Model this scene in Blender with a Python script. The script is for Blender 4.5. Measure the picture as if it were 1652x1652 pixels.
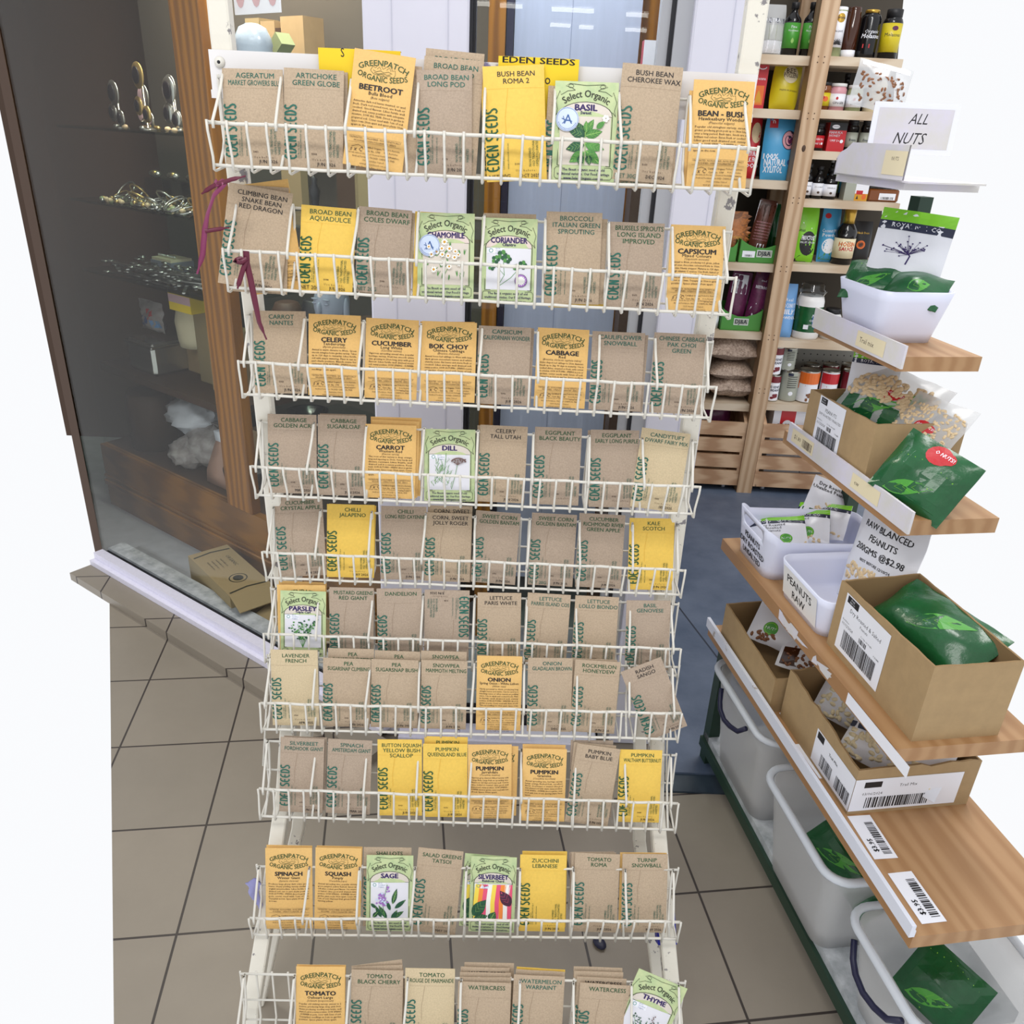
import bpy, math, random
from mathutils import Vector, Matrix, noise
R = math.radians
random.seed(7)
scene = bpy.context.scene
for o in list(bpy.data.objects): bpy.data.objects.remove(o)

# ---------------------------------------------------------------- camera, sky, lamps, added fills, exposure
FPX, PITCH, ROLL, YAW, EYE = 1315.09, .44344, -.045466, .012284, 1.6
def cam_axes():
    f = Vector((0, math.cos(PITCH), -math.sin(PITCH))); x = Vector((1, 0, 0)); d = f.cross(x)
    c, s = math.cos(ROLL), math.sin(ROLL)
    Rz = Matrix.Rotation(-YAW, 3, 'Z')
    return Rz @ (c*x + s*d), Rz @ (-s*x + c*d), Rz @ f
CR, CD, CF = cam_axes()
cam = bpy.data.objects.new('camera', bpy.data.cameras.new('camera'))
scene.collection.objects.link(cam)
cam.matrix_world = Matrix(((CR.x, -CD.x, -CF.x, 0), (CR.y, -CD.y, -CF.y, 0), (CR.z, -CD.z, -CF.z, EYE), (0, 0, 0, 1)))
cam.data.sensor_fit = 'HORIZONTAL'; cam.data.sensor_width = 36; cam.data.lens = FPX/1652*36
cam.data.clip_start = .02; cam.data.clip_end = 60
scene.camera = cam
EYEP = Vector((0, 0, EYE))

world = bpy.data.worlds.new('daylight'); scene.world = world; world.use_nodes = True
bg = world.node_tree.nodes['Background']; bg.inputs[0].default_value = (.97, .98, 1, 1); bg.inputs[1].default_value = .86
def area(name, loc, sx, sy, power, rot=(0, 0, 0), col=(1, .98, .96)):
    l = bpy.data.lights.new(name, 'AREA'); l.shape = 'RECTANGLE'; l.size = sx; l.size_y = sy; l.energy = power; l.color = col
    o = bpy.data.objects.new(name, l); scene.collection.objects.link(o); o.location = loc; o.rotation_euler = rot
    return o
area('ceiling_lamp', (-.3, .1, 2.9), 1.5, .35, 17, (R(22), 0, 0))
area('ceiling_lamp', (1.15, 2.3, 2.75), .25, 1.5, 20, (0, 0, 0))
area('showcase_fill', (-1.0, 2.86, 2.35), .9, .12, 20, (R(10), 0, R(-37)), (1, .93, .8))  # added warm fill that lightens the goods on the showcase shelves
area('showcase_fill', (-.62, 2.42, 2.3), .35, .12, 3, (0, 0, R(-37)), (1, .93, .8))  # second added fill, for the right end of the case; no real fitting
area('door_panel_fill', (.08, 2.12, 2.42), .35, .12, 7, (R(25), 0, 0), (.93, .96, 1))  # added cool fill to brighten the pale panel behind the door glass
vs = scene.view_settings
vs.view_transform = 'Standard'; vs.look = 'None'; vs.gamma = 1; vs.use_curve_mapping = False; vs.exposure = 0.2

def ray(x, y): return CR*((x-826)/FPX) + CD*((y-826)/FPX) + CF
def atY(x, y, Y): v = ray(x, y); return EYEP + v*(Y/v.y)
def atZ(x, y, Z): v = ray(x, y); return EYEP + v*((Z-EYE)/v.z)
def at_plane(x, y, p, n): v = ray(x, y); return EYEP + v*((Vector(p)-EYEP).dot(n)/v.dot(n))

# ---------------------------------------------------------------- materials
def s2l(c): return tuple(((v/255)/12.92 if v/255 <= .04045 else ((v/255+.055)/1.055)**2.4) for v in c)
MATS = {}
def mat(name, col, rough=.6, metal=0, var=0, vscale=40, bump=0, bscale=200, stretch=None, col2=None, spec=.5, alpha=1, trans=0, emit=0, kind='noise'):
    if name in MATS: return MATS[name]
    m = bpy.data.materials.new(name); m.use_nodes = True; nt = m.node_tree; b = nt.nodes['Principled BSDF']
    c = (*s2l(col), 1)
    b.inputs['Base Color'].default_value = c; b.inputs['Roughness'].default_value = rough; b.inputs['Metallic'].default_value = metal
    b.inputs['Specular IOR Level'].default_value = spec; b.inputs['Alpha'].default_value = alpha
    b.inputs['Transmission Weight'].default_value = trans
    if emit: b.inputs['Emission Color'].default_value = c; b.inputs['Emission Strength'].default_value = emit
    tc = nt.nodes.new('ShaderNodeTexCoord'); mp = nt.nodes.new('ShaderNodeMapping')
    nt.links.new(tc.outputs['Object'], mp.inputs[0])
    if stretch: mp.inputs['Scale'].default_value = stretch
    if var or col2:
        if kind == 'wood':
            t = nt.nodes.new('ShaderNodeTexWave'); t.wave_type = 'BANDS'; t.bands_direction = 'X'
            t.inputs['Scale'].default_value = vscale; t.inputs['Distortion'].default_value = 5; t.inputs['Detail'].default_value = 3
            t.inputs['Detail Scale'].default_value = 1.5
        else:
            t = nt.nodes.new('ShaderNodeTexNoise'); t.inputs['Scale'].default_value = vscale; t.inputs['Detail'].default_value = 5; t.inputs['Roughness'].default_value = .65
        nt.links.new(mp.outputs[0], t.inputs[0])
        r = nt.nodes.new('ShaderNodeValToRGB')
        c2 = s2l(col2) if col2 else tuple(v*(1-var) for v in c[:3]); c1 = c[:3] if col2 else tuple(min(1, v*(1+var)) for v in c[:3])
        if kind == 'wood': r.color_ramp.elements[0].position = .1; r.color_ramp.elements[1].position = .9
        elif kind == 'patch': r.color_ramp.elements[0].position = .62; r.color_ramp.elements[1].position = .65; c1, c2 = c2, c1
        else: r.color_ramp.elements[0].position = .32; r.color_ramp.elements[1].position = .68
        r.color_ramp.elements[0].color = (*c2, 1); r.color_ramp.elements[1].color = (*c1, 1)
        nt.links.new(t.outputs[0], r.inputs[0]); nt.links.new(r.outputs[0], b.inputs['Base Color'])
    if bump:
        n2 = nt.nodes.new('ShaderNodeTexNoise'); n2.inputs['Scale'].default_value = bscale; n2.inputs['Detail'].default_value = 4
        nt.links.new(mp.outputs[0], n2.inputs[0])
        bp = nt.nodes.new('ShaderNodeBump'); bp.inputs['Strength'].default_value = bump; bp.inputs['Distance'].default_value = .004
        nt.links.new(n2.outputs[0], bp.inputs['Height']); nt.links.new(bp.outputs[0], b.inputs['Normal'])
    MATS[name] = m; return m
def thin_glass(name, tint, refl=1.0, rough=0.0, clear=1.0):
    m = bpy.data.materials.new(name); m.use_nodes = True; nt = m.node_tree; nt.nodes.clear()
    out = nt.nodes.new('ShaderNodeOutputMaterial'); mx = nt.nodes.new('ShaderNodeMixShader')
    t = nt.nodes.new('ShaderNodeBsdfTransparent'); t.inputs[0].default_value = (*tint, 1)
    g = nt.nodes.new('ShaderNodeBsdfGlossy'); g.inputs['Roughness'].default_value = rough
    fr = nt.nodes.new('ShaderNodeLayerWeight'); fr.inputs[0].default_value = .5
    pw = nt.nodes.new('ShaderNodeMath'); pw.operation = 'POWER'; pw.inputs[1].default_value = 5
    mm = nt.nodes.new('ShaderNodeMath'); mm.operation = 'MULTIPLY_ADD'; mm.inputs[1].default_value = .9*refl; mm.inputs[2].default_value = .035*refl; mm.use_clamp = True
    nt.links.new(fr.outputs['Facing'], pw.inputs[0]); nt.links.new(pw.outputs[0], mm.inputs[0]); nt.links.new(mm.outputs[0], mx.inputs[0])
    nt.links.new(t.outputs[0], mx.inputs[1]); nt.links.new(g.outputs[0], mx.inputs[2]); nt.links.new(mx.outputs[0], out.inputs[0])
    MATS[name] = m; return m
def milky(name, col, clear, rough=.35):
    m = bpy.data.materials.new(name); m.use_nodes = True; nt = m.node_tree; b = nt.nodes['Principled BSDF']; out = nt.nodes['Material Output']
    b.inputs['Base Color'].default_value = (*s2l(col), 1); b.inputs['Roughness'].default_value = rough
    t = nt.nodes.new('ShaderNodeBsdfTransparent'); mx = nt.nodes.new('ShaderNodeMixShader'); mx.inputs[0].default_value = clear
    nt.links.new(b.outputs[0], mx.inputs[1]); nt.links.new(t.outputs[0], mx.inputs[2]); nt.links.new(mx.outputs[0], out.inputs[0])
    MATS[name] = m; return m

mat('kraft', (180, 160, 136), .85, var=.13, vscale=420, bump=.12, bscale=900)
mat('kraft_grey', (170, 152, 134), .85, var=.13, vscale=420, bump=.12, bscale=900)
mat('kraft_pale', (202, 184, 150), .85, var=.10, vscale=420, bump=.1, bscale=900)
mat('yellow_paper', (230, 192, 86), .7, var=.05, vscale=200, bump=.05, bscale=600)
mat('manila', (224, 182, 112), .75, var=.05, vscale=300, bump=.08, bscale=700)
mat('card_green', (196, 207, 156), .5, var=.10, vscale=60, col2=(172, 193, 144))
mat('panel_pink', (222, 205, 198), .5)
mat('panel_cream', (214, 205, 194), .5)
mat('panel_white', (222, 222, 230), .5)
mat('ink_green', (26, 98, 84), .6); mat('ink_dgreen', (22, 84, 48), .6); mat('ink_olive', (64, 84, 40), .6)
mat('ink_black', (26, 24, 28), .6); mat('ink_brown', (70, 50, 36), .6); mat('ink_fold', (150, 128, 106), .8); mat('ink_foldy', (214, 166, 44), .7)
mat('ink_purple', (44, 24, 92), .6); mat('ink_dark', (36, 40, 30), .6); mat('ink_blue', (50, 90, 150), .6)
mat('leaf', (78, 140, 66), .6, var=.25, vscale=120); mat('leaf_dark', (32, 84, 56), .6, var=.3, vscale=120); mat('leaf_light', (140, 186, 96), .6)
mat('petal', (240, 240, 236), .6); mat('petal_yellow', (204, 150, 40), .6); mat('petal_mauve', (160, 110, 190), .6); mat('maroon_leaf', (70, 28, 56), .6, var=.3, vscale=80)
mat('stalk_pink', (226, 84, 120), .6); mat('stalk_orange', (240, 140, 60), .6); mat('stalk_yellow', (240, 214, 80), .6); mat('umbel', (110, 84, 80), .6)
mat('sticker_blue', (200, 214, 240), .35); mat('label_white', (232, 234, 242), .5); mat('logo_teal', (60, 140, 130), .5)
mat('white_wire', (216, 213, 204), .35, bump=.15, bscale=400)
mat('white_tube', (224, 220, 208), .45, var=.0, col2=(130, 126, 128), vscale=34, kind='patch', bump=.1, bscale=150)
mat('plate_white', (226, 224, 224), .45, col2=(120, 116, 160), vscale=9, kind='patch')
mat('ribbon', (96, 22, 50), .4); mat('ribbon_pink', (128, 48, 88), .4)
mat('yellow_card', (236, 202, 30), .6)
mat('blue_tape', (24, 34, 160), .35); mat('navy', (16, 18, 52), .45)
mat('pillar_white', (214, 214, 228), .35, var=.02, vscale=4); mat('pillar_seam', (196, 197, 212), .5)
mat('frame_grey', (170, 172, 178), .4); mat('rubber', (16, 17, 26), .5)
mat('sill_marble', (196, 200, 204), .4, col2=(140, 146, 150), vscale=22); mat('sill_white', (224, 222, 238), .4, var=.04, vscale=90)
mat('board_white', (168, 178, 200), .5, var=.05, vscale=6, stretch=(8, 8, .6)); mat('board_seam', (130, 140, 165), .5)
mat('timber_dark', (154, 100, 20), .4, kind='wood', vscale=10, col2=(118, 72, 8), stretch=(1, 1, .12), spec=.4)
mat('timber_rail', (138, 92, 28), .4, kind='wood', vscale=10, col2=(110, 70, 16), stretch=(.12, .12, 1))
mat('pine', (196, 168, 138), .55, kind='wood', vscale=9, col2=(172, 140, 108), stretch=(1, 1, .15))
mat('pine_board', (206, 190, 168), .55, kind='wood', vscale=9, col2=(186, 164, 138), stretch=(.15, 1, 1))
mat('pine_crate', (202, 170, 138), .55, kind='wood', vscale=12, col2=(170, 132, 100), stretch=(.15, 1, 1))
mat('board_mid', (172, 134, 94), .5, kind='wood', vscale=9, col2=(158, 118, 78), stretch=(1, .12, 1))
mat('strip_white', (216, 220, 232), .3, col2=(176, 168, 164), vscale=14, kind='patch'); mat('strip_paper', (206, 204, 196), .5, col2=(212, 208, 226), vscale=10)
mat('green_steel', (30, 56, 42), .5)
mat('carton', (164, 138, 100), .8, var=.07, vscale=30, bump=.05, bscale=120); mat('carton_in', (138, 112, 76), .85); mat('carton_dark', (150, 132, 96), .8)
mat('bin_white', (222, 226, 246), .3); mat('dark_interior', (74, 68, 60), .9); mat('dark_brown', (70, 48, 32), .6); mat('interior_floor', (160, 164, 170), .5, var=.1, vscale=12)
mat('black_gloss', (14, 14, 18), .15); mat('black_soft', (20, 20, 24), .5); mat('cap_white', (228, 228, 228), .4)
mat('brown_glass', (60, 28, 12), .1); mat('amber', (120, 66, 26), .15); mat('gold', (196, 158, 70), .3, metal=.8); mat('tin', (170, 168, 160), .25, metal=.9)
mat('red', (186, 30, 40), .4); mat('deep_red', (112, 20, 34), .4); mat('lime', (124, 196, 40), .35); mat('green_print', (70, 150, 52), .4); mat('foil_green', (20, 84, 44), .25, bump=.5, bscale=30, var=.2, vscale=20)
mat('blue_pouch', (70, 156, 204), .4, bump=.2, bscale=25); mat('blue_pale', (112, 164, 220), .4, bump=.3, bscale=25); mat('yellow_pouch', (204, 186, 30), .35, bump=.3, bscale=25)
mat('plum', (92, 30, 70), .4, bump=.4, bscale=60, var=.3, vscale=60); mat('choc', (86, 46, 34), .35, bump=.3, bscale=40); mat('pretzel', (168, 104, 52), .5, var=.3, vscale=60)
mat('green_box', (66, 138, 50), .45); mat('oats', (198, 176, 158), .5, col2=(120, 96, 80), vscale=110, bump=.6, bscale=120)
mat('grey_can', (160, 164, 152), .4); mat('orange', (216, 104, 34), .4); mat('pink', (206, 150, 160), .4); mat('jar_green', (150, 160, 120), .3); mat('cream', (226, 214, 180), .5)
mat('pegboard', (150, 150, 144), .6); mat('navy_print', (24, 32, 60), .4); mat('bag_white', (222, 224, 232), .3, bump=.35, bscale=22); mat('nut', (214, 190, 152), .55, var=.08, vscale=90); mat('nut_brown', (130, 84, 52), .55, var=.2, vscale=60)
mat('silver', (196, 196, 190), .22, metal=.9); mat('gold_item', (206, 176, 110), .25, metal=.8); mat('statue', (136, 144, 158), .5); mat('ceramic', (176, 190, 204), .2, bump=.3, bscale=60)
mat('plastic_wrap', (190, 184, 182), .3, bump=.9, bscale=26, col2=(140, 130, 128), vscale=18); mat('terracotta', (178, 140, 122), .5); mat('photo_pink', (206, 170, 176), .5); mat('lens_dark', (40, 34, 40), .1)
mat('grey_step', (60, 74, 84), .35, col2=(34, 46, 60), vscale=6); mat('lavender_cloth', (150, 150, 200), .6)
thin_glass('glass', (.96, .97, .965), .55); thin_glass('shelf_glass', (.80, .88, .85), 1.2); thin_glass('film', (.97, .97, .97), 1.6, .12); thin_glass('dome', (.9, .93, .95), 1.5, .03)
milky('tub_plastic', (212, 213, 214), .55, .3); milky('tub_rim', (214, 220, 228), .3, .3); milky('bag_clear', (224, 226, 228), .55, .2)

def floor_mat():
    m = bpy.data.materials.new('floor_tiles'); m.use_nodes = True; nt = m.node_tree; b = nt.nodes['Principled BSDF']
    tc = nt.nodes.new('ShaderNodeTexCoord'); mp = nt.nodes.new('ShaderNodeMapping'); mp.vector_type = 'TEXTURE'
    mp.inputs['Rotation'].default_value = (0, 0, R(7.6)); mp.inputs['Location'].default_value = (*TILE0, 0)
    br = nt.nodes.new('ShaderNodeTexBrick'); br.offset = 0; br.squash = 1
    br.inputs['Scale'].default_value = 1; br.inputs['Mortar Size'].default_value = .0028; br.inputs['Mortar Smooth'].default_value = .05
    br.inputs['Brick Width'].default_value = TILE; br.inputs['Row Height'].default_value = TILE2; br.inputs['Bias'].default_value = 0
    br.inputs['Color1'].default_value = (*s2l((152, 142, 128)), 1); br.inputs['Color2'].default_value = (*s2l((146, 137, 124)), 1); br.inputs['Mortar'].default_value = (*s2l((62, 54, 50)), 1)
    n = nt.nodes.new('ShaderNodeTexNoise'); n.inputs['Scale'].default_value = 3.5; n.inputs['Detail'].default_value = 8; n.inputs['Roughness'].default_value = .7
    mx = nt.nodes.new('ShaderNodeMixRGB'); mx.blend_type = 'MULTIPLY'; mx.inputs[0].default_value = .25
    nt.links.new(tc.outputs['Object'], mp.inputs[0]); nt.links.new(mp.outputs[0], br.inputs[0]); nt.links.new(tc.outputs['Object'], n.inputs[0])
    nt.links.new(br.outputs[0], mx.inputs[1]); nt.links.new(n.outputs[0], mx.inputs[2]); nt.links.new(mx.outputs[0], b.inputs['Base Color'])
    b.inputs['Roughness'].default_value = .42; MATS['floor_tiles'] = m
TILE, TILE2 = .2915, .3035
TILE0 = (.0745, .0609)
floor_mat()
# ---------------------------------------------------------------- mesh building
class MB:
    def __init__(s): s.v = []; s.f = []; s.m = []; s.mats = []; s.sm = []
    def mi(s, m):
        if m not in s.mats: s.mats.append(m)
        return s.mats.index(m)
    def add(s, vs, fs, m, smooth=False, M=None):
        b = len(s.v); i = s.mi(m)
        if M is not None: vs = [M @ Vector(v) for v in vs]
        s.v += [tuple(v) for v in vs]
        for f in fs: s.f.append([b+k for k in f]); s.m.append(i); s.sm.append(smooth)
        return s
    def box(s, x0, x1, y0, y1, z0, z1, m, M=None, bev=0):
        if bev > 0:
            b = bev; vs = []; 
            prof = [(x0+b, y0), (x1-b, y0), (x1, y0+b), (x1, y1-b), (x1-b, y1), (x0+b, y1), (x0, y1-b), (x0, y0+b)]
            ins = [(x0+b, y0+b), (x1-b, y0+b), (x1-b, y0+b), (x1-b, y1-b), (x1-b, y1-b), (x0+b, y1-b), (x0+b, y1-b), (x0+b, y0+b)]
            for z, p in ((z0, ins), (z0+b, prof), (z1-b, prof), (z1, ins)): vs += [(x, y, z) for x, y in p]
            fs = []
            for r in range(3):
                for k in range(8): k2 = (k+1) % 8; fs.append((r*8+k, r*8+k2, r*8+8+k2, r*8+8+k))
            fs += [tuple(range(7, -1, -1)), tuple(24+k for k in range(8))]
            return s.add(vs, fs, m, False, M)
        vs = [(x, y, z) for z in (z0, z1) for y in (y0, y1) for x in (x0, x1)]
        return s.add(vs, [(0, 2, 3, 1), (4, 5, 7, 6), (0, 1, 5, 4), (2, 6, 7, 3), (0, 4, 6, 2), (1, 3, 7, 5)], m, False, M)
    def tube(s, pts, r, m, n=8, M=None, rad=None):
        pts = [Vector(p) for p in pts]; vs = []; fs = []; up = None
        for i, p in enumerate(pts):
            t = (pts[min(i+1, len(pts)-1)] - pts[max(i-1, 0)]).normalized()
            if up is None: up = Vector((0, 0, 1)) if abs(t.z) < .9 else Vector((0, 1, 0))
            a = t.cross(up).normalized(); b = a.cross(t); up = b
            rr = rad[i] if rad else r
            for k in range(n): q = 2*math.pi*k/n; vs.append(p + (a*math.cos(q) + b*math.sin(q))*rr)
        for i in range(len(pts)-1):
            for k in range(n): k2 = (k+1) % n; fs.append((i*n+k, i*n+k2, (i+1)*n+k2, (i+1)*n+k))
        fs += [tuple(range(n-1, -1, -1)), tuple((len(pts)-1)*n+k for k in range(n))]
        return s.add(vs, fs, m, True, M)
    def bar(s, pts, w, d, m, M=None, X=Vector((1, 0, 0))):   # rectangular tube, w across X, d across the other way
        pts = [Vector(p) for p in pts]; vs = []; fs = []
        for i, p in enumerate(pts):
            t = (pts[min(i+1, len(pts)-1)] - pts[max(i-1, 0)]).normalized()
            b = t.cross(X).normalized(); a = b.cross(t)
            c = .18
            for (u, v) in ((-1+c, -1), (1-c, -1), (1, -1+c), (1, 1-c), (1-c, 1), (-1+c, 1), (-1, 1-c), (-1, -1+c)): vs.append(p + a*u*w/2 + b*v*d/2)
        for i in range(len(pts)-1):
            for k in range(8): k2 = (k+1) % 8; fs.append((i*8+k, i*8+k2, i*8+8+k2, i*8+8+k))
        fs += [tuple(range(7, -1, -1)), tuple((len(pts)-1)*8+k for k in range(8))]
        return s.add(vs, fs, m, False, M)
    def lathe(s, prof, m, n=28, c=(0, 0, 0), M=None, sx=1, sy=1):   # prof: (r, z[, material])
        vs = []
        for p in prof:
            for k in range(n): q = 2*math.pi*k/n; vs.append((c[0]+p[0]*math.cos(q)*sx, c[1]+p[0]*math.sin(q)*sy, c[2]+p[1]))
        if M is not None: vs = [M @ Vector(v) for v in vs]
        b = len(s.v); s.v += [tuple(v) for v in vs]
        for i in range(len(prof)-1):
            mm = prof[i+1][2] if len(prof[i+1]) > 2 else m; ix = s.mi(mm)
            for k in range(n):
                k2 = (k+1) % n; s.f.append([b+i*n+k, b+i*n+k2, b+(i+1)*n+k2, b+(i+1)*n+k]); s.m.append(ix); s.sm.append(True)
        ix = s.mi(m); s.f.append([b+k for k in range(n-1, -1, -1)]); s.m.append(ix); s.sm.append(False)
        mm = prof[-1][2] if len(prof[-1]) > 2 else m
        s.f.append([b+(len(prof)-1)*n+k for k in range(n)]); s.m.append(s.mi(mm)); s.sm.append(False)
        return s
    def ell(s, c, r, m, n=10, rings=6, M=None):
        vs = []; fs = []
        for i in range(rings+1):
            th = math.pi*i/rings
            for k in range(n): q = 2*math.pi*k/n; vs.append((r[0]*math.sin(th)*math.cos(q), r[1]*math.sin(th)*math.sin(q), r[2]*math.cos(th)))
        for i in range(rings):
            for k in range(n): k2 = (k+1) % n; fs.append((i*n+k, (i+1)*n+k, (i+1)*n+k2, i*n+k2))
        T = Matrix.Translation(Vector(c)); 
        return s.add(vs, fs, m, True, T @ M if M is not None else T)
    def grid(s, fn, nx, ny, m, smooth=True, flip=False):
        vs = [fn(i/nx, j/ny) for j in range(ny+1) for i in range(nx+1)]; fs = []
        for j in range(ny):
            for i in range(nx):
                a = j*(nx+1)+i; q = (a, a+1, a+nx+2, a+nx+1); fs.append(q[::-1] if flip else q)
        return s.add(vs, fs, m, smooth)
    def build(s, name, parent=None, loc=None, M=None, tag=None):
        me = bpy.data.meshes.new(name); me.from_pydata(s.v, [], s.f)
        for m in s.mats: me.materials.append(MATS[m])
        me.polygons.foreach_set('material_index', s.m); me.polygons.foreach_set('use_smooth', s.sm); me.update()
        o = bpy.data.objects.new(name, me); scene.collection.objects.link(o)
        if parent: o.parent = parent
        if M is not None: o.matrix_local = M
        if loc is not None: o.location = loc
        if tag: put(o, *tag)
        return o
def put(o, label=None, cat=None, group=None, kind=None):
    if label: o['label'] = label
    if cat: o['category'] = cat
    if group: o['group'] = group
    if kind: o['kind'] = kind
    return o
def empty(name, loc=(0, 0, 0), rz=0, label=None, cat=None, group=None):
    o = bpy.data.objects.new(name, None); scene.collection.objects.link(o); o.location = loc; o.rotation_euler = (0, 0, rz); o.empty_display_size = .05
    return put(o, label, cat, group)
def struct(mb, name, parent=None):
    o = mb.build(name, parent)
    if not parent: o['kind'] = 'structure'
    return o

# ---------------------------------------------------------------- lettering
TC = {}
def text_geo(s, bold=0, res=2):
    k = (s, bold, res)
    if k in TC: return TC[k]
    cu = bpy.data.curves.new('t', 'FONT'); cu.body = s; cu.size = 1; cu.resolution_u = res; cu.fill_mode = 'FRONT'
    ob = bpy.data.objects.new('t', cu); me = bpy.data.meshes.new_from_object(ob)
    vs = [(v.co.x, v.co.y) for v in me.vertices]; fs = [tuple(p.vertices) for p in me.polygons if p.normal.z >= 0] or [tuple(p.vertices) for p in me.polygons]
    bpy.data.objects.remove(ob); bpy.data.curves.remove(cu); bpy.data.meshes.remove(me)
    if not vs: vs = [(0, 0)]; fs = []
    if bold:
        v0, f0, n0 = vs, fs, len(vs); vs, fs = [], []
        for j, (dx, dy) in enumerate(((-bold, 0), (bold, 0)) if bold < .02 else ((-bold, 0), (bold, 0), (0, bold*.6), (0, -bold*.6))):
            vs += [(x+dx, y+dy) for x, y in v0]; fs += [tuple(i+j*n0 for i in f) for f in f0]
    TC[k] = (vs, fs, min(v[0] for v in vs), max(v[0] for v in vs)); return TC[k]
class Dec:      # flat shapes laid on a surface: mapf(x, y, lift) gives the point
    def __init__(s, mb, mapf, ox=0, oy=0, rot=0, sc=1): s.mb = mb; s.mf = mapf; s.ox = ox; s.oy = oy; s.c = math.cos(rot)*sc; s.s = math.sin(rot)*sc; s.k = 0
    def P(s, x, y, l): return s.mf(s.ox + x*s.c - y*s.s, s.oy + x*s.s + y*s.c, l)
    def lift(s, l): s.k += 1; return l if l is not None else .0004 + .00002*s.k
    def shape(s, vs, fs, m, l=None): l = s.lift(l); s.mb.add([s.P(x, y, l) for x, y in vs], fs, m)
    def poly(s, pts, m, l=None):
        cx = sum(p[0] for p in pts)/len(pts); cy = sum(p[1] for p in pts)/len(pts); n = len(pts)
        s.shape([(cx, cy)] + list(pts), [(0, 1+i, 1+(i+1) % n) for i in range(n)], m, l)
    def rect(s, x0, x1, y0, y1, m, nx=1, ny=1, l=None):
        vs = [(x0+(x1-x0)*i/nx, y0+(y1-y0)*j/ny) for j in range(ny+1) for i in range(nx+1)]
        s.shape(vs, [(j*(nx+1)+i, j*(nx+1)+i+1, (j+1)*(nx+1)+i+1, (j+1)*(nx+1)+i) for j in range(ny) for i in range(nx)], m, l)
    def disc(s, x, y, rx, ry, m, n=20, l=None, rings=2):
        vs = [(x, y)]; fs = []
        for r in range(1, rings+1): vs += [(x+rx*r/rings*math.cos(6.2832*k/n), y+ry*r/rings*math.sin(6.2832*k/n)) for k in range(n)]
        fs += [(0, 1+k, 1+(k+1) % n) for k in range(n)]
        for r in range(rings-1): fs += [(1+r*n+k, 1+(r+1)*n+k, 1+(r+1)*n+(k+1) % n, 1+r*n+(k+1) % n) for k in range(n)]
        s.shape(vs, fs, m, l)
    def line(s, pts, w, m, l=None, taper=False):
        vs = []; n = len(pts)
        for i, p in enumerate(pts):
            a = pts[max(i-1, 0)]; b = pts[min(i+1, n-1)]; dx, dy = b[0]-a[0], b[1]-a[1]; q = math.hypot(dx, dy) or 1
            ww = w/2*(1-.8*i/(n-1) if taper else 1); vs += [(p[0]-dy/q*ww, p[1]+dx/q*ww), (p[0]+dy/q*ww, p[1]-dx/q*ww)]
        s.shape(vs, [(2*i+1, 2*i+3, 2*i+2, 2*i) for i in range(n-1)], m, l)
    def arc(s, x, y, rx, ry, a0, a1, w, m, n=10): s.line([(x+rx*math.cos(R(a0+(a1-a0)*i/n)), y+ry*math.sin(R(a0+(a1-a0)*i/n))) for i in range(n+1)], w, m)
    def ring(s, x, y, r, w, m): s.arc(x, y, r, r, 0, 360, w, m, 24)
    def leaf(s, x, y, ln, wd, ang, m, vein=None):
        c, q = math.cos(R(ang)), math.sin(R(ang)); n = 7
        up = [(t/n, math.sin(math.pi*(t/n)**.8)) for t in range(n+1)]
        pts = [(a*ln, b*wd/2) for a, b in up] + [(a*ln, -b*wd/2) for a, b in up[-2:0:-1]]
        s.poly([(x+a*c-b*q, y+a*q+b*c) for a, b in pts], m)
        if vein:
            s.line([(x, y), (x+ln*.9*c, y+ln*.9*q)], wd*.06+.0002, vein)
            if wd > .008:
                for t in (.25, .42, .6):
                    for sg in (1, -1): a, b = ln*(t+.18), sg*wd*.36*math.sin(math.pi*t); s.line([(x+ln*t*c, y+ln*t*q), (x+a*c-b*q, y+a*q+b*c)], .00035, vein)
    def text(s, t, x, y, size, m, al='c', bold=0, res=2, width=None, maxw=None, sx=1, arcr=None, shear=0, l=None, rot=0):
        vs, fs, a, b = text_geo(t, bold, res); w = (b-a)*size*sx
        k = sx
        if width and w > 0: k = sx*width/w
        elif maxw and w > maxw: k = sx*maxw/w
        w = (b-a)*size*k; x0 = {'c': -w/2, 'l': 0, 'r': -w}[al]
        out = []; cr, sr = math.cos(rot), math.sin(rot)
        for vx, vy in vs:
            px, py = x0 + (vx-a)*size*k + shear*vy*size, vy*size
            if arcr: th = px/arcr; px, py = (arcr+py)*math.sin(th), (arcr+py)*math.cos(th)-arcr
            out.append((x+px*cr-py*sr, y+px*sr+py*cr))
        s.shape(out, fs, m, l)
    def barcode(s, x0, x1, y0, y1, m='ink_black', n=26, seed=1):
        rr = random.Random(seed); x = x0; st = (x1-x0)/n
        while x < x1-st*.5:
            w = st*rr.choice((.35, .5, .9)); s.rect(x, min(x+w, x1), y0, y1, m); x += w + st*rr.choice((.3, .45, .7))
def plane_map(p, ux, uy, n):
    p, ux, uy, n = Vector(p), Vector(ux), Vector(uy), Vector(n)
    return lambda x, y, l: p + ux*x + uy*y + n*l
def front_map(y0): return lambda x, y, l: (x, y0-l, y)          # a face that looks towards -Y
def cyl_map(r, yscale=1): return lambda x, y, l: ((r+l)*math.sin(x/r), -(r+l)*math.cos(x/r), y)

def sub(d, x, y, rot=0, sc=1):
    e = Dec(d.mb, d.P, x, y, rot, sc); e.k = d.k; return e

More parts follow.
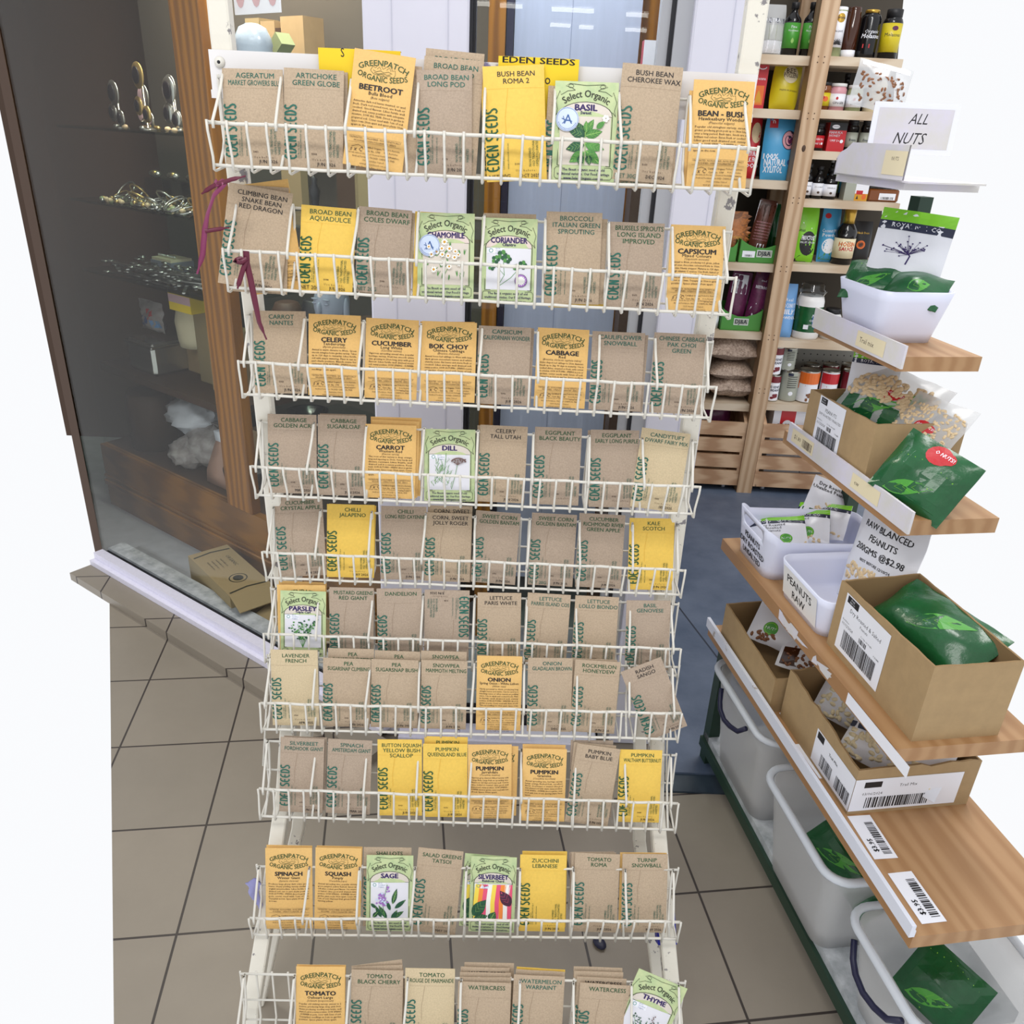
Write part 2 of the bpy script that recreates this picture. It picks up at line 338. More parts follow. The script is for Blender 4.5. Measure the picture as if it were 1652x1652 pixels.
# rounded narrow capitals of the kraft packets
GL = {'E': [[(.85, .93), (.5, 1.0), (.18, .8), (.1, .5), (.18, .2), (.5, 0), (.85, .07)], [(.12, .5), (.75, .5)]],
      'D': [[(.14, 1), (.14, 0)], [(.32, .99), (.62, .9), (.86, .65), (.88, .5), (.86, .35), (.62, .1), (.32, .01)]],
      'N': [[(.12, 0), (.12, 1)], [(.12, 1), (.85, 0)], [(.85, 0), (.85, 1)]],
      'S': [[(.88, .9), (.55, 1.0), (.22, .9), (.16, .72), (.35, .56), (.66, .44), (.86, .27), (.78, .1), (.45, 0), (.1, .1)]]}
def eden(d, x0, y0, ln, h, ink):       # word runs up the packet
    words = 'EDEN SEEDS'; adv = ln/9.45; y = y0
    for ch in words:
        if ch == ' ': y += adv*.45; continue
        w = adv*.86
        for st in GL[ch]:
            pts = [(x0+h-b*h, y+a*w) for a, b in st]
            sm = []
            for i in range(len(pts)-1):
                sm.append(pts[i])
                if len(pts) > 3: sm.append(((pts[i][0]+pts[i+1][0])/2, (pts[i][1]+pts[i+1][1])/2))
            sm.append(pts[-1]); d.line(sm, .0024, ink)
        y += adv

# ---------------------------------------------------------------- seed packets
class Sheet:    # an upright envelope: x across, z up, front looks towards -Y
    def __init__(s, w, h, thick, m, seed=0, low=.35, wrinkle=.0008, back=None, nx=10, ny=14, taper=0, wr=30, curl=0):
        s.w, s.h, s.t = w, h, thick; s.sd = seed*3.7; s.low = low; s.wk = wrinkle; s.wr = wr; s.curl = curl
        s.mb = MB()
        X = lambda u, v: (u-.5)*w*(1-taper*abs(2*v-1)**3)
        s.mb.grid(lambda u, v: (X(u, v), -s.f(X(u, v), v*h), v*h), nx, ny, m)
        s.mb.grid(lambda u, v: (X(u, v), s.g(X(u, v), v*h), v*h), nx, ny, back or m, flip=True)
        ring = [(i/nx, 0) for i in range(nx+1)] + [(1, j/ny) for j in range(1, ny+1)] + [(1-i/nx, 1) for i in range(1, nx+1)] + [(0, 1-j/ny) for j in range(1, ny)]
        n = len(ring); vs = []
        for (u, v) in ring: vs += [(X(u, v), -s.f(X(u, v), v*h), v*h), (X(u, v), s.g(X(u, v), v*h), v*h)]
        s.mb.add(vs, [(2*i+1, 2*((i+1) % n)+1, 2*((i+1) % n), 2*i) for i in range(n)], m)
    def env(s, x, z):
        u = max(-1, min(1, 2*x/s.w)); v = max(0, min(1, z/s.h))
        return (1-u*u)**.7 * math.sin(math.pi*min(1, v**(.7 if s.low < .5 else 1)))**.8 if 0 < v < 1 else 0
    def nz(s, x, z): return s.wk*noise.noise(Vector((x*s.wr+s.sd, z*s.wr, s.sd))) + s.curl*(z/s.h)**3
    def f(s, x, z): return .0006 + s.t*.5*s.env(x, z) + s.nz(x, z)
    def g(s, x, z): return .0006 + s.t*.5*s.env(x, z) - s.nz(x, z)
    def dec(s, **k): return Dec(s.mb, lambda x, z, l: (x, -(s.f(x, z)+l), z), **k)

def wrap(t, n):
    out = []; cur = ''
    for w in t.split():
        if len(cur)+len(w)+1 > n: out.append(cur); cur = w
        else: cur = (cur+' '+w).strip()
    return out + [cur]

def art_eden(sh, lines, ink, yel, net, date, flip=False, logo_ink=None):
    w, h = sh.w, sh.h
    d = sh.dec() if not flip else Dec(sh.mb, lambda x, z, l: (-x, -(sh.f(-x, h-z)+l), h-z))
    fold = 'ink_foldy' if yel else 'ink_fold'
    d.rect(-w*.49, w*.49, h*.80, h*.8012, fold, 6, 1)
    for i, t in enumerate(lines): d.text(t, w*.04, h*.905-i*.0098, .0100, ink, bold=.008, res=2, maxw=w*.88, sx=1.05)
    lg = logo_ink or ('ink_dgreen' if yel else 'ink_green')
    eden(d, -w*.485, h*.085, h*.56, .0172, lg)
    q = sub(d, 0, 0)
    for i, t in enumerate(('NON HYBRID', 'OLD TRADITIONAL', 'OPEN POLLINATED', 'VARIETIES')):
        q.text(t, w*.25+i*.0052, h*.12, .0052, lg, al='l', rot=math.pi/2, res=1, maxw=h*.27, sx=.8)
    q.text('22 Brows Street', -w*.235, h*.10, .0034, lg, al='l', rot=math.pi/2, res=1); q.text('LOWER BEECHMONT 4211', -w*.195, h*.10, .0034, lg, al='l', rot=math.pi/2, res=1)
    q.text('www.edenseeds.com.au', -w*.12, h*.10, .0036, lg, al='l', rot=math.pi/2, res=1)
    q.text('D'+str(random.randint(100, 999)), w*.02, h*.135, .0034, 'ink_brown', res=1, bold=.02)
    q.text('U s e  b e f o r e :', w*.16, h*.078, .0042, 'ink_brown', res=1)
    if date: q.text(date, w*.22, h*.028, .0066, 'ink_black', res=1, bold=.012)
    if net: q.text(net, -w*.28, h*.02, .0082, lg if not yel else 'ink_black', res=2)
    if random.random() < .5: d.line([(-w*.1, h*.8), (-w*.16, h*.55), (-w*.15, h*.4)], .0004, fold)

GP_EMB = [[(-.019, 0), (-.016, .006), (-.012, .004), (-.006, .011), (0, .0035), (.003, .006), (.009, .011), (.014, .003), (.018, .004), (.019, -.002)],
          [(-.019, 0), (-.014, -.004), (-.006, -.0055), (.004, -.006), (.01, -.004), (.016, -.006), (.019, -.002)],
          [(-.015, .001), (-.01, -.001), (-.004, .001), (.002, -.001), (.008, .001), (.014, -.001)], [(-.013, -.002), (-.007, -.0035), (0, -.002), (.006, -.0035), (.012, -.002)],
          [(-.009, .003), (-.006, .006), (-.003, .002)], [(.005, .003), (.009, .007), (.012, .002)], [(-.008, -.0045), (-.002, -.003), (.003, -.005)]]
def art_gp(sh, lines, body):
    w, h = sh.w, sh.h; d = sh.dec(); ol = 'ink_olive'
    def serif(t, y, r, size, wd):
        d.text(t, 0, y, size, ol, bold=.022, width=wd, arcr=r, res=2)
    serif('GREENPATCH', h*.885, .075, .0108, w*.80)
    serif('ORGANIC SEEDS', h*.745, -.105, .0105, w*.86)
    for st in GP_EMB: d.line([(x*.95, h*.835+y) for x, y in st], .00055, ol)
    name, sp, lat = lines
    d.text(name, 0, h*.665, .0105, 'ink_black', bold=.04, maxw=w*.8, sx=1.2)
    d.text(sp, 0, h*.625, .0066, 'ink_black', bold=.012, maxw=w*.86, sx=1.15, res=1)
    d.text('('+lat+')', 0, h*.592, .0048, 'ink_brown', shear=.2, maxw=w*.8, res=1)
    L = wrap(body, 44)
    for i, t in enumerate(L[:9]):
        last = i == len(L)-1
        d.text(t, -w*.43, h*.555-i*.0046, .0040, 'ink_brown', al='l', res=1, width=None if last else w*.86, sx=1.2, bold=.012)
    d.rect(-w*.44, w*.44, h*.262, h*.2635, 'ink_brown', 6, 1)
    d.text('UNTREATED, NON-HYBRID, NON-GENETICALLY', 0, h*.24, .0034, 'ink_brown', width=w*.86, res=1); d.text('MODIFIED, OPEN POLLINATED SEEDS', 0, h*.215, .0034, 'ink_brown', width=w*.7, res=1)
    d.rect(-w*.44, w*.44, h*.206, h*.2075, 'ink_brown', 6, 1)
    d.text('s x C', -w*.30, h*.13, .0085, 'ink_brown', shear=.2, res=1); d.line([(-w*.38, h*.165), (-w*.27, h*.185), (-w*.2, h*.17), (-w*.18, h*.15)], .0005, 'ink_brown')
    for i, t in enumerate(('Certified Organic', 'Cert. No. 179P')): d.text(t, -w*.02, h*.165-i*.0048, .0036, 'ink_brown', res=1, bold=.012)
    for i, t in enumerate(('Packed in Australia', 'from Australian', 'Grown seed')): d.text(t, w*.28, h*.17-i*.0045, .0032, 'ink_brown', res=1)
    for i, t in enumerate(('Grown without the use of Chemical Herbicides, Pesticides', 'Artificial Fertilisers. PACKED CHEMICAL FREE', '100% Australian Owned', 'www.greenpatchseeds.com.au', 'PO Box 1285, Taree NSW 2430')):
        d.text(t, 0, h*.108-i*.0045, .0032, 'ink_brown', res=1, maxw=w*.84)

def art_select(sh, name, sp, plant, cert, sticker):
    w, h = sh.w, sh.h; d = sh.dec(); K = 'ink_dark'
    # arched name panel and picture panel
    pan = {'CORIANDER': 'panel_pink', 'CHAMOMILE': 'panel_pink'}.get(name, 'panel_cream'); pic = {'BASIL': 'panel_cream', 'CHAMOMILE': 'panel_cream'}.get(name, 'panel_white')
    a = [(w*.41*math.cos(R(q)), h*.66+h*.135*math.sin(R(q))) for q in range(0, 181, 15)]
    d.poly([(w*.41, h*.655)] + a + [(-w*.41, h*.655)], pan)
    d.rect(-w*.40, w*.40, h*.16, h*.65, pic, 4, 6)
    d.line([(-w*.42, h*.155)] + [(-w*.42, h*.66)] + [(-x*1.03, y) for x, y in a] + [(w*.42, h*.66), (w*.42, h*.155)], .0009, K)
    d.line([(-w*.42, h*.155), (w*.42, h*.155)], .0008, K); d.line([(-w*.41, h*.652), (w*.41, h*.652)], .0005, K)
    # scroll round the heading
    for sg in (-1, 1):
        d.line([(sg*w*.47, h*.66), (sg*w*.45, h*.72), (sg*w*.48, h*.80), (sg*w*.42, h*.90), (sg*w*.40, h*.86), (sg*w*.30, h*.90), (sg*w*.18, h*.91)], .0006, K)
        d.line([(sg*w*.18, h*.91), (sg*w*.24, h*.935), (sg*w*.33, h*.95), (sg*w*.27, h*.975), (sg*w*.1, h*.965), (0, h*.96)], .0006, K)
        d.line([(sg*w*.47, h*.66), (sg*w*.42, h*.70)], .0006, K); d.arc(sg*w*.25, h*.95, .004, .0025, 0, 360, .0005, K, 8)
    d.text('Select Organic', 0, h*.845, .0135, K, bold=.014, width=w*.72, arcr=.052, res=2)
    d.text(name, 0, h*.71, .0118, 'ink_purple', bold=.045, maxw=w*.66, sx=1.15)
    if sp: d.text(sp, 0, h*.672, .0064, 'ink_purple', bold=.03, maxw=w*.5, res=1)
    p = sub(d, 0, h*.16)
    H = h*.49; rr = random.Random(len(name)*7)
    if plant == 'basil':
        for (x, y, ln, wd, an) in ((0, .042, .024, .011, 60), (0, .042, .022, .01, 130), (0, .04, .026, .013, 15), (.002, .04, .028, .014, 165), (.0, .03, .03, .015, -15), (0, .028, .028, .015, 195), (.002, .02, .028, .015, -40), (0, .018, .026, .014, 215), (.006, .014, .014, .01, -80), (-.004, .014, .016, .011, 265), (.002, .044, .016, .009, 95), (-.018, .052, .012, .007, 140), (.016, .05, .016, .008, 40)):
            p.leaf(x, y, ln, wd, an, 'leaf' if rr.random() < .75 else 'leaf_dark', 'leaf_light')
        p.line([(0, .0), (0.001, .02), (0, .045)], .001, 'leaf_light'); 
        for q in range(6): p.disc(.029+.003*math.cos(q), .064+.003*math.sin(q), .0022, .0022, 'petal', 8)
    elif plant == 'chamomile':
        for q in range(26): x, y = rr.uniform(-.03, .03), rr.uniform(.006, .06); p.line([(x, y), (x+rr.uniform(-.006, .006), y+.008)], .0007, 'leaf'); p.leaf(x, y, .009, .002, rr.uniform(40, 140), 'leaf')
        for (x, y, r) in ((-.002, .064, .006), (-.006, .054, .005), (.006, .054, .0055), (-.014, .049, .005), (.015, .05, .0045), (-.022, .045, .005), (-.005, .045, .005), (.004, .043, .0045), (-.004, .032, .0055), (.014, .041, .005), (.021, .032, .005), (.006, .027, .0045), (-.018, .022, .0055), (.02, .045, .004), (-.026, .056, .004)):
            for k in range(10): p.leaf(x, y, r, r*.42, k*36+rr.uniform(-8, 8), 'petal')
            p.disc(x, y, r*.36, r*.36, 'petal_yellow', 8, rings=1)
    elif plant == 'coriander':
        p.line([(-.014, .008), (-.006, .022), (-.008, .042)], .0008, 'leaf'); p.line([(-.016, .004), (.004, .018), (.02, .036)], .0008, 'leaf'); p.line([(-.006, .022), (-.022, .038)], .0006, 'leaf')
        for cx, cy, r in ((-.01, .052, .0075), (-.02, .045, .0062), (-.002, .046, .0065), (-.026, .034, .0055), (.022, .038, .0065), (.012, .034, .005)):
            for k in range(5): p.disc(cx+r*.62*math.cos(k*1.256), cy+r*.62*math.sin(k*1.256), r*.5, r*.5, 'leaf' if k % 2 else 'leaf_dark', 7, rings=1)
        p.disc(.02, .014, .0098, .0098, 'ink_dark', 20); p.disc(.02, .014, .0092, .0092, 'petal_mauve', 20)
        for k in range(14): p.leaf(.02, .014, .008, .003, k*25.7, 'petal')
    elif plant == 'dill':
        for k in range(34):
            x, y = -.01+rr.uniform(-.018, .014), rr.uniform(.004, .05); a = rr.uniform(35, 145)
            p.line([(x, y), (x+.008*math.cos(R(a)), y+.011*math.sin(R(a)))], .0005, 'leaf')
            for j in range(3): p.line([(x+.003*j*math.cos(R(a)), y+.004*j*math.sin(R(a))), (x+.003*j*math.cos(R(a))+rr.uniform(-.004, .004), y+.004*j*math.sin(R(a))+.004)], .00035, 'leaf_light' if j % 2 else 'leaf')
        p.line([(-.008, 0), (-.009, .03), (-.006, .066)], .0009, 'leaf'); p.line([(.004, .002), (.01, .025), (.014, .045)], .0009, 'leaf')
        for k in range(16):
            a = R(20+k*9); p.line([(.014, .045), (.016+.013*math.cos(a), .047+.01*math.sin(a))], .0004, 'umbel'); p.disc(.016+.013*math.cos(a), .048+.009*math.sin(a), .0018, .0013, 'umbel', 6, rings=1)
        for k in range(12): p.disc(.016+rr.uniform(-.012, .012), .052+rr.uniform(-.003, .003), .0016, .0012, 'umbel', 6, rings=1)
    elif plant in ('parsley', 'thyme'):
        for k in range(5 if plant == 'parsley' else 4):
            x1 = -.022+k*.0125; y1 = .05+rr.uniform(-.008, .008)
            p.line([(0, 0), (x1*.4, y1*.5), (x1, y1)], .0008, 'leaf')
            for j in range(16 if plant == 'parsley' else 20):
                t = rr.uniform(.35, 1.05); x, y = x1*t+rr.uniform(-.007, .007)*(1 if plant == 'parsley' else .5), y1*t+rr.uniform(-.004, .006)
                if plant == 'parsley': p.disc(x, y, .0022, .0017, rr.choice(('leaf', 'leaf', 'leaf_dark')), 5, rings=1)
                else: p.leaf(x, y, .004, .0016, rr.uniform(0, 360), 'leaf_dark')
        if plant == 'thyme': 
            for k in range(14): p.disc(.012+rr.uniform(-.003, .003), .03+k*.0025, .0013, .0013, 'umbel', 5, rings=1)
    elif plant == 'sage':
        for (x, y, ln, wd, an) in ((-.014, .004, .026, .008, 118), (-.004, .002, .03, .009, 122), (.002, .018, .02, .007, 110), (.006, .004, .024, .009, 30), (.01, .022, .026, .008, 38), (.006, .03, .03, .009, 75), (-.03, .004, .016, .008, 50), (.004, .0, .022, .008, 60), (-.034, .03, .014, .006, -40)): p.leaf(x, y, ln, wd, an, 'leaf_dark' if rr.random() < .6 else 'leaf', 'leaf_light')
        p.line([(-.008, 0), (-.012, .03), (-.004, .066)], .0009, 'leaf')
        for k in range(44): p.disc(-.013+rr.gauss(0, .0042), rr.uniform(.026, .05), .0021, .0017, rr.choice(('petal_mauve', 'petal_mauve', 'sticker_blue')), 6, rings=1)
        for k in range(8): p.disc(-.003+rr.gauss(0, .002), rr.uniform(.052, .062), .0015, .0015, 'petal_mauve', 6, rings=1)
    elif plant == 'chard':
        cols = ('stalk_yellow', 'stalk_orange', 'stalk_pink', 'petal', 'stalk_yellow', 'stalk_pink', 'stalk_orange', 'petal', 'stalk_pink')
        for k in range(9):
            x = -.034+k*.0078; p.poly([(x, .0), (x+.0068, .0), (x+.0075, H*.5), (min(.036, x+.012), H*.98), (x+.002, H*.98), (x-.001, H*.5)], cols[k])
        p.leaf(-.036, .008, .04, .022, 52, 'leaf_dark', 'leaf_light'); p.leaf(-.034, .0, .028, .016, 20, 'leaf_dark', 'leaf_light'); p.leaf(.034, .028, .036, .02, 125, 'maroon_leaf', 'stalk_pink'); p.leaf(-.004, .0, .02, .016, 60, 'leaf_dark', 'leaf_light')
    if cert:
        d.rect(-w*.40, -w*.08, h*.585, h*.65, 'label_white', 2, 1); d.ring(-w*.32, h*.617, .0028, .0009, 'logo_teal')
        for i, t in enumerate(('ACO', 'Certified', 'Organic')): d.text(t, -w*.24, h*.633-i*.0034, .0034, 'ink_blue', al='l', res=1)
    d.line([(-w*.43, h*.02), (w*.43, h*.02), (w*.46, h*.04), (w*.46, h*.12), (w*.43, h*.14), (-w*.43, h*.14), (-w*.46, h*.12), (-w*.46, h*.04), (-w*.43, h*.02)], .0006, K)
    for i, t in enumerate(('The finest organic seed of old', 'traditional varieties. Our Food Heritage', 'www.SelectOrganic.com.au')):
        d.text(t, 0, h*.102-i*.0058, .0052, 'ink_purple', bold=.02, res=1, maxw=w*.84)
# ---------------------------------------------------------------- the setting
def prism(mb, pts, z0, z1, m, caps=True):
    n = len(pts); vs = [(x, y, z0) for x, y in pts] + [(x, y, z1) for x, y in pts]
    fs = [(i, (i+1) % n, n+(i+1) % n, n+i) for i in range(n)]
    if caps: fs += [tuple(range(n-1, -1, -1)), tuple(range(n, 2*n))]
    mb.add(vs, fs, m)
# tiled walkway
mb = MB(); prism(mb, [(-.66, .88), (.86, .88), (.84, 1.15), (.70, 1.655), (.47, 1.655), (.47, 1.84), (-.40, 1.95), (-1.50, 2.72), (-1.40, 2.5)], -.05, 0, 'floor_tiles'); struct(mb, 'floor')
# painted shop floor beyond the doorway, a step up
mat('floor_paint', (98, 110, 130), .4, col2=(72, 86, 108), vscale=5, bump=.1, bscale=30)
mat('floor_crack', (40, 46, 60), .7)
mb = MB(); prism(mb, [(.46, 1.72), (.85, 1.72), (1.2, 2.6), (1.70, 3.3), (1.85, 4.05), (.46, 4.05)], -.05, .012, 'floor_paint')
prism(mb, [(.46, 1.655), (.80, 1.655), (.84, 1.72), (.46, 1.72)], -.05, .006, 'grey_step')
d = Dec(mb, lambda x, y, l: (x, y, .012+l)); d.line([(.60, 2.95), (.66, 2.6), (.78, 2.1), (.86, 1.85)], .006, 'floor_crack')
struct(mb, 'floor.001')
# floor behind the glass
mb = MB(); prism(mb, [(-.31, 1.90), (.46, 1.90), (.46, 4.1), (-2.3, 4.1), (-1.53, 2.75)], -.05, .0, 'interior_floor'); struct(mb, 'floor.002')
# back wall, side wall and ceiling of the room behind the glass
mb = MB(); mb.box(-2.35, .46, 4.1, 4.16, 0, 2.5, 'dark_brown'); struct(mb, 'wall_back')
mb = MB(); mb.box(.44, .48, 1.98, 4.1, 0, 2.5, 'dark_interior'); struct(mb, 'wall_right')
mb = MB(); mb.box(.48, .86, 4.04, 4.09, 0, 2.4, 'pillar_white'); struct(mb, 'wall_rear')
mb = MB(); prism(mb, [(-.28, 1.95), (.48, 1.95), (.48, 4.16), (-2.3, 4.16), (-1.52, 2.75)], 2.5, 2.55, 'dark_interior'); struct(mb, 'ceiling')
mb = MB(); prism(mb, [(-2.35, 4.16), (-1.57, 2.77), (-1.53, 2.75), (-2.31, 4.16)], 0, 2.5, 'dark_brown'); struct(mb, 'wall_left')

# diagonal shop window: glass between the left end and the pillar
W0, W1 = Vector((-.305, 1.86, 0)), Vector((-1.52, 2.735, 0)); wd = (W1-W0).normalized(); wn = Vector((wd.y, -wd.x, 0))
if wn.y > 0: wn = -wn
WM = Matrix(((wd.x, -wn.x, 0, W0.x), (wd.y, -wn.y, 0, W0.y), (0, 0, 1, 0), (0, 0, 0, 1))); WL = (W1-W0).length
mb = MB()
mb.box(-.02, WL, -.035, .0, .03, .075, 'sill_white', WM); mb.box(-.02, WL, -.055, -.035, .03, .05, 'sill_white', WM)
mb.box(-.02, WL, .0, .022, .03, .062, 'rubber', WM); mb.box(-.02, WL, .022, .085, .0, .072, 'sill_marble', WM)
w = struct(mb, 'window_1')
mb = MB(); mb.box(-.02, WL, .004, .010, .06, 2.3, 'glass', WM); mb.build('glass_pane', w)
mb = MB(); mb.box(-.06, WL, -.135, -.055, 0, .03, 'floor_tiles', WM); struct(mb, 'baseboard_left')
# corner pillar, door leaf and right pillar
mb = MB(); mb.box(-.312, -.104, 1.84, 2.02, 0, 2.5, 'pillar_white', bev=.004)
for x in (-.255, -.145): mb.box(x-.0008, x+.0008, 1.8385, 1.842, .0, 2.5, 'pillar_seam')
mb.box(-.106, -.098, 1.86, 1.90, 0, 2.5, 'rubber'); struct(mb, 'trim_1')
mb = MB(); mb.box(.332, .462, 1.84, 1.98, 0, 2.5, 'pillar_white', bev=.004); mb.box(.408, .4095, 1.8385, 1.842, .0, 2.5, 'pillar_seam')
mb.box(.30, .332, 1.86, 1.93, 0, 2.5, 'frame_grey'); struct(mb, 'trim_2')
mb = MB(); mb.box(-.10, -.092, 1.875, 1.905, .03, 2.4, 'rubber'); mb.box(.272, .292, 1.875, 1.905, .03, 2.4, 'frame_grey'); mb.box(.2915, .3005, 1.868, 1.905, .0, 2.4, 'rubber')
mb.box(-.10, .292, 1.875, 1.905, .02, .075, 'rubber'); mb.box(-.10, .292, 1.83, 1.93, 0, .02, 'grey_step'); dr = struct(mb, 'door_1')
mb = MB(); mb.box(-.094, .274, 1.886, 1.892, .07, 2.4, 'glass'); mb.build('glass_pane', dr)
mb = MB(); mb.box(-.10, .292, 1.80, 1.875, 0, .028, 'sill_white', bev=.004); mb.box(-.27, -.10, 1.80, 1.84, 0, .028, 'sill_white'); struct(mb, 'trim_3')

# ---------------------------------------------------------------- the wire rack
ROWS = {1: (1.273, -.015, -.017, 1.280, -.071, -.073), 2: (1.283, -.190, -.199, 1.289, -.246, -.255), 3: (1.300, -.367, -.377, 1.306, -.423, -.431),
        4: (1.306, -.554, -.558, 1.315, -.611, -.614), 5: (1.321, -.730, -.733, 1.326, -.786, -.788), 6: (1.275, -.878, -.877, 1.270, -.932, -.933),
        7: (1.208, -.986, -.974, 1.203, -1.042, -1.029), 8: (1.142, -1.132, -1.130, 1.132, -1.188, -1.185), 9: (1.016, -1.319, -1.289, 1.020, -1.366, -1.338),
        10: (.876, -1.420, -1.405, .870, -1.476, -1.461)}
PHI = {1: 14, 2: 16, 3: 17, 4: 18, 5: 20, 6: 18, 7: 17, 8: 19, 9: 23, 10: 24}
XL, XR = {}, {}
for k in ROWS:
    t = max(0, k-5)/5; XL[k], XR[k] = -.4388+t*.0115, .3412+t*.0115
rack = empty('seed_display_rack', (-.06, 1.2, 0), 0, 'tall white wire rack of ten baskets holding seed packets on the tiled floor', 'display rack')
RO_ = Vector(rack.location)
def rackpart(mb, name, parent=None):
    o = mb.build(name, parent or rack)
    if not parent: o.location = -RO_
    return o
def lerp(a, b, t): return a+(b-a)*t
for k, (Yt, zl, zr, Yb, bl, br) in ROWS.items():
    P = lambda u, dy, dz, top=True: Vector((lerp(XL[k], XR[k], u), (Yt if top else Yb)+dy, EYE+(lerp(zl, zr, u) if top else lerp(bl, br, u))+dz))
    D, Hh = .062, .060
    wob = lambda i: .0012*math.sin(i*2.3+k*1.7)
    mb = MB()
    nn = 20
    mb.tube([P(i/nn, wob(i)*.6, wob(i+3)*.5) for i in range(nn+1)], .0026, 'white_wire')
    mb.tube([P(i/nn, -.001, wob(i)*.4, False) for i in range(nn+1)], .0024, 'white_wire')
    for dz in (0, .055): mb.tube([P(i/4, D, dz, False) for i in range(5)], .0019, 'white_wire', 6)
    mb.tube([P(i/4, D, Hh) for i in range(5)], .0022, 'white_wire', 6)
    n = 28
    for i in range(n+1):
        u = i/n; e = wob(i*3)/.78
        mb.tube([P(u, -.0045, .004), P(u+e*.2, -.0045, -.01), P(u+e, -.0035, .012, False), P(u+e, -.004, -.0055, False), P(u+e, .004, -.0075, False), P(u, D-.006, -.003, False), P(u, D+.002, .006, False), P(u, D+.002, Hh-.008), P(u, D+.002, Hh+.003)], .0020, 'white_wire', 6)
    bk = rackpart(mb, 'wire_basket')
    for i in range(9):
        u = i/8 if i not in (0, 8) else (.012 if i == 0 else .982)
        s = .0016*math.sin(i*2.7+k*1.3)
        m2 = MB(); m2.tube([P(u, -.006, -.007), P(u, -.0065, .003), P(u+s, .012, .022), P(u+s*2, .034, .045), P(u+s*2, .050, .064), P(u+s*2, .056, .066), P(u+s, .055, .05), P(u+s, .045, -.002), P(u, .02, .02, False), P(u, .0, .001, False)], .0022, 'white_wire', 8)
        rackpart(m2, 'divider', bk)
mb = MB(); mb.bar([(-.437, 1.375, 2.25), (-.435, 1.365, 1.70), (-.431, 1.385, 1.2), (-.431, 1.398, .80), (-.425, 1.395, .70)], .030, .026, 'white_tube'); rackpart(mb, 'upright')
mb = MB(); mb.bar([(.336, 1.375, 2.25), (.333, 1.365, 1.70), (.327, 1.385, 1.2), (.334, 1.398, .80), (.332, 1.395, .70)], .030, .026, 'white_tube'); rackpart(mb, 'upright')
def row_back(z, x):   # depth of the lower frame at a height
    pts = [(.0, .92), (.14, .955), (.29, 1.095), (.47, 1.215), (.62, 1.285), (.72, 1.35), (.80, 1.37)]
    for (a, b), (c, e) in zip(pts, pts[1:]):
        if z <= c: return lerp(b, e, (z-a)/(c-a))
    return 1.37
for X in ((-.402, -.398, -.401, -.413, -.424, -.432), (.318, .316, .320, .340, .354, .366)):
    zs = (.80, .62, .42, .24, .12, .0); mb = MB(); mb.bar([(x, row_back(z, x)+.012, z) for x, z in zip(X, zs)], .028, .026, 'white_tube'); rackpart(mb, 'front_leg')
for X in ((-.415, -.386, -.387, -.425, -.447), (.325, .303, .303, .340, .360)):
    mb = MB(); mb.bar([(X[0], 1.40, .72), (X[1], 1.33, .46), (X[2], 1.21, .30), (X[3], 1.10, .11), (X[4], 1.045, .0)], .024, .022, 'white_tube'); rackpart(mb, 'rear_leg')
mb = MB(); mb.box(-.452, .345, 1.346, 1.352, 1.628, 1.680, 'plate_white'); mb.box(-.452, .345, 1.340, 1.352, 1.617, 1.628, 'plate_white')
pl = rackpart(mb, 'top_plate')
for x in (-.437, .334): mb = MB(); M = Matrix.Translation((x, 1.346, 1.664)) @ Matrix.Rotation(R(90), 4, 'X'); mb.lathe([(.008, 0), (.007, .003), (.003, .005)], 'white_wire', 16, M=M); mb.lathe([(.0025, .005), (.001, .0056)], 'rubber', 8, M=M); rackpart(mb, 'screw', pl)
for xs in (-.44, .335): mb = MB(); mb.tube([(xs, 1.36, .80), (xs, 1.34, .70), (xs, 1.26, .58), (xs, 1.20, .47)], .002, 'white_wire', 6); rackpart(mb, 'link_wire')

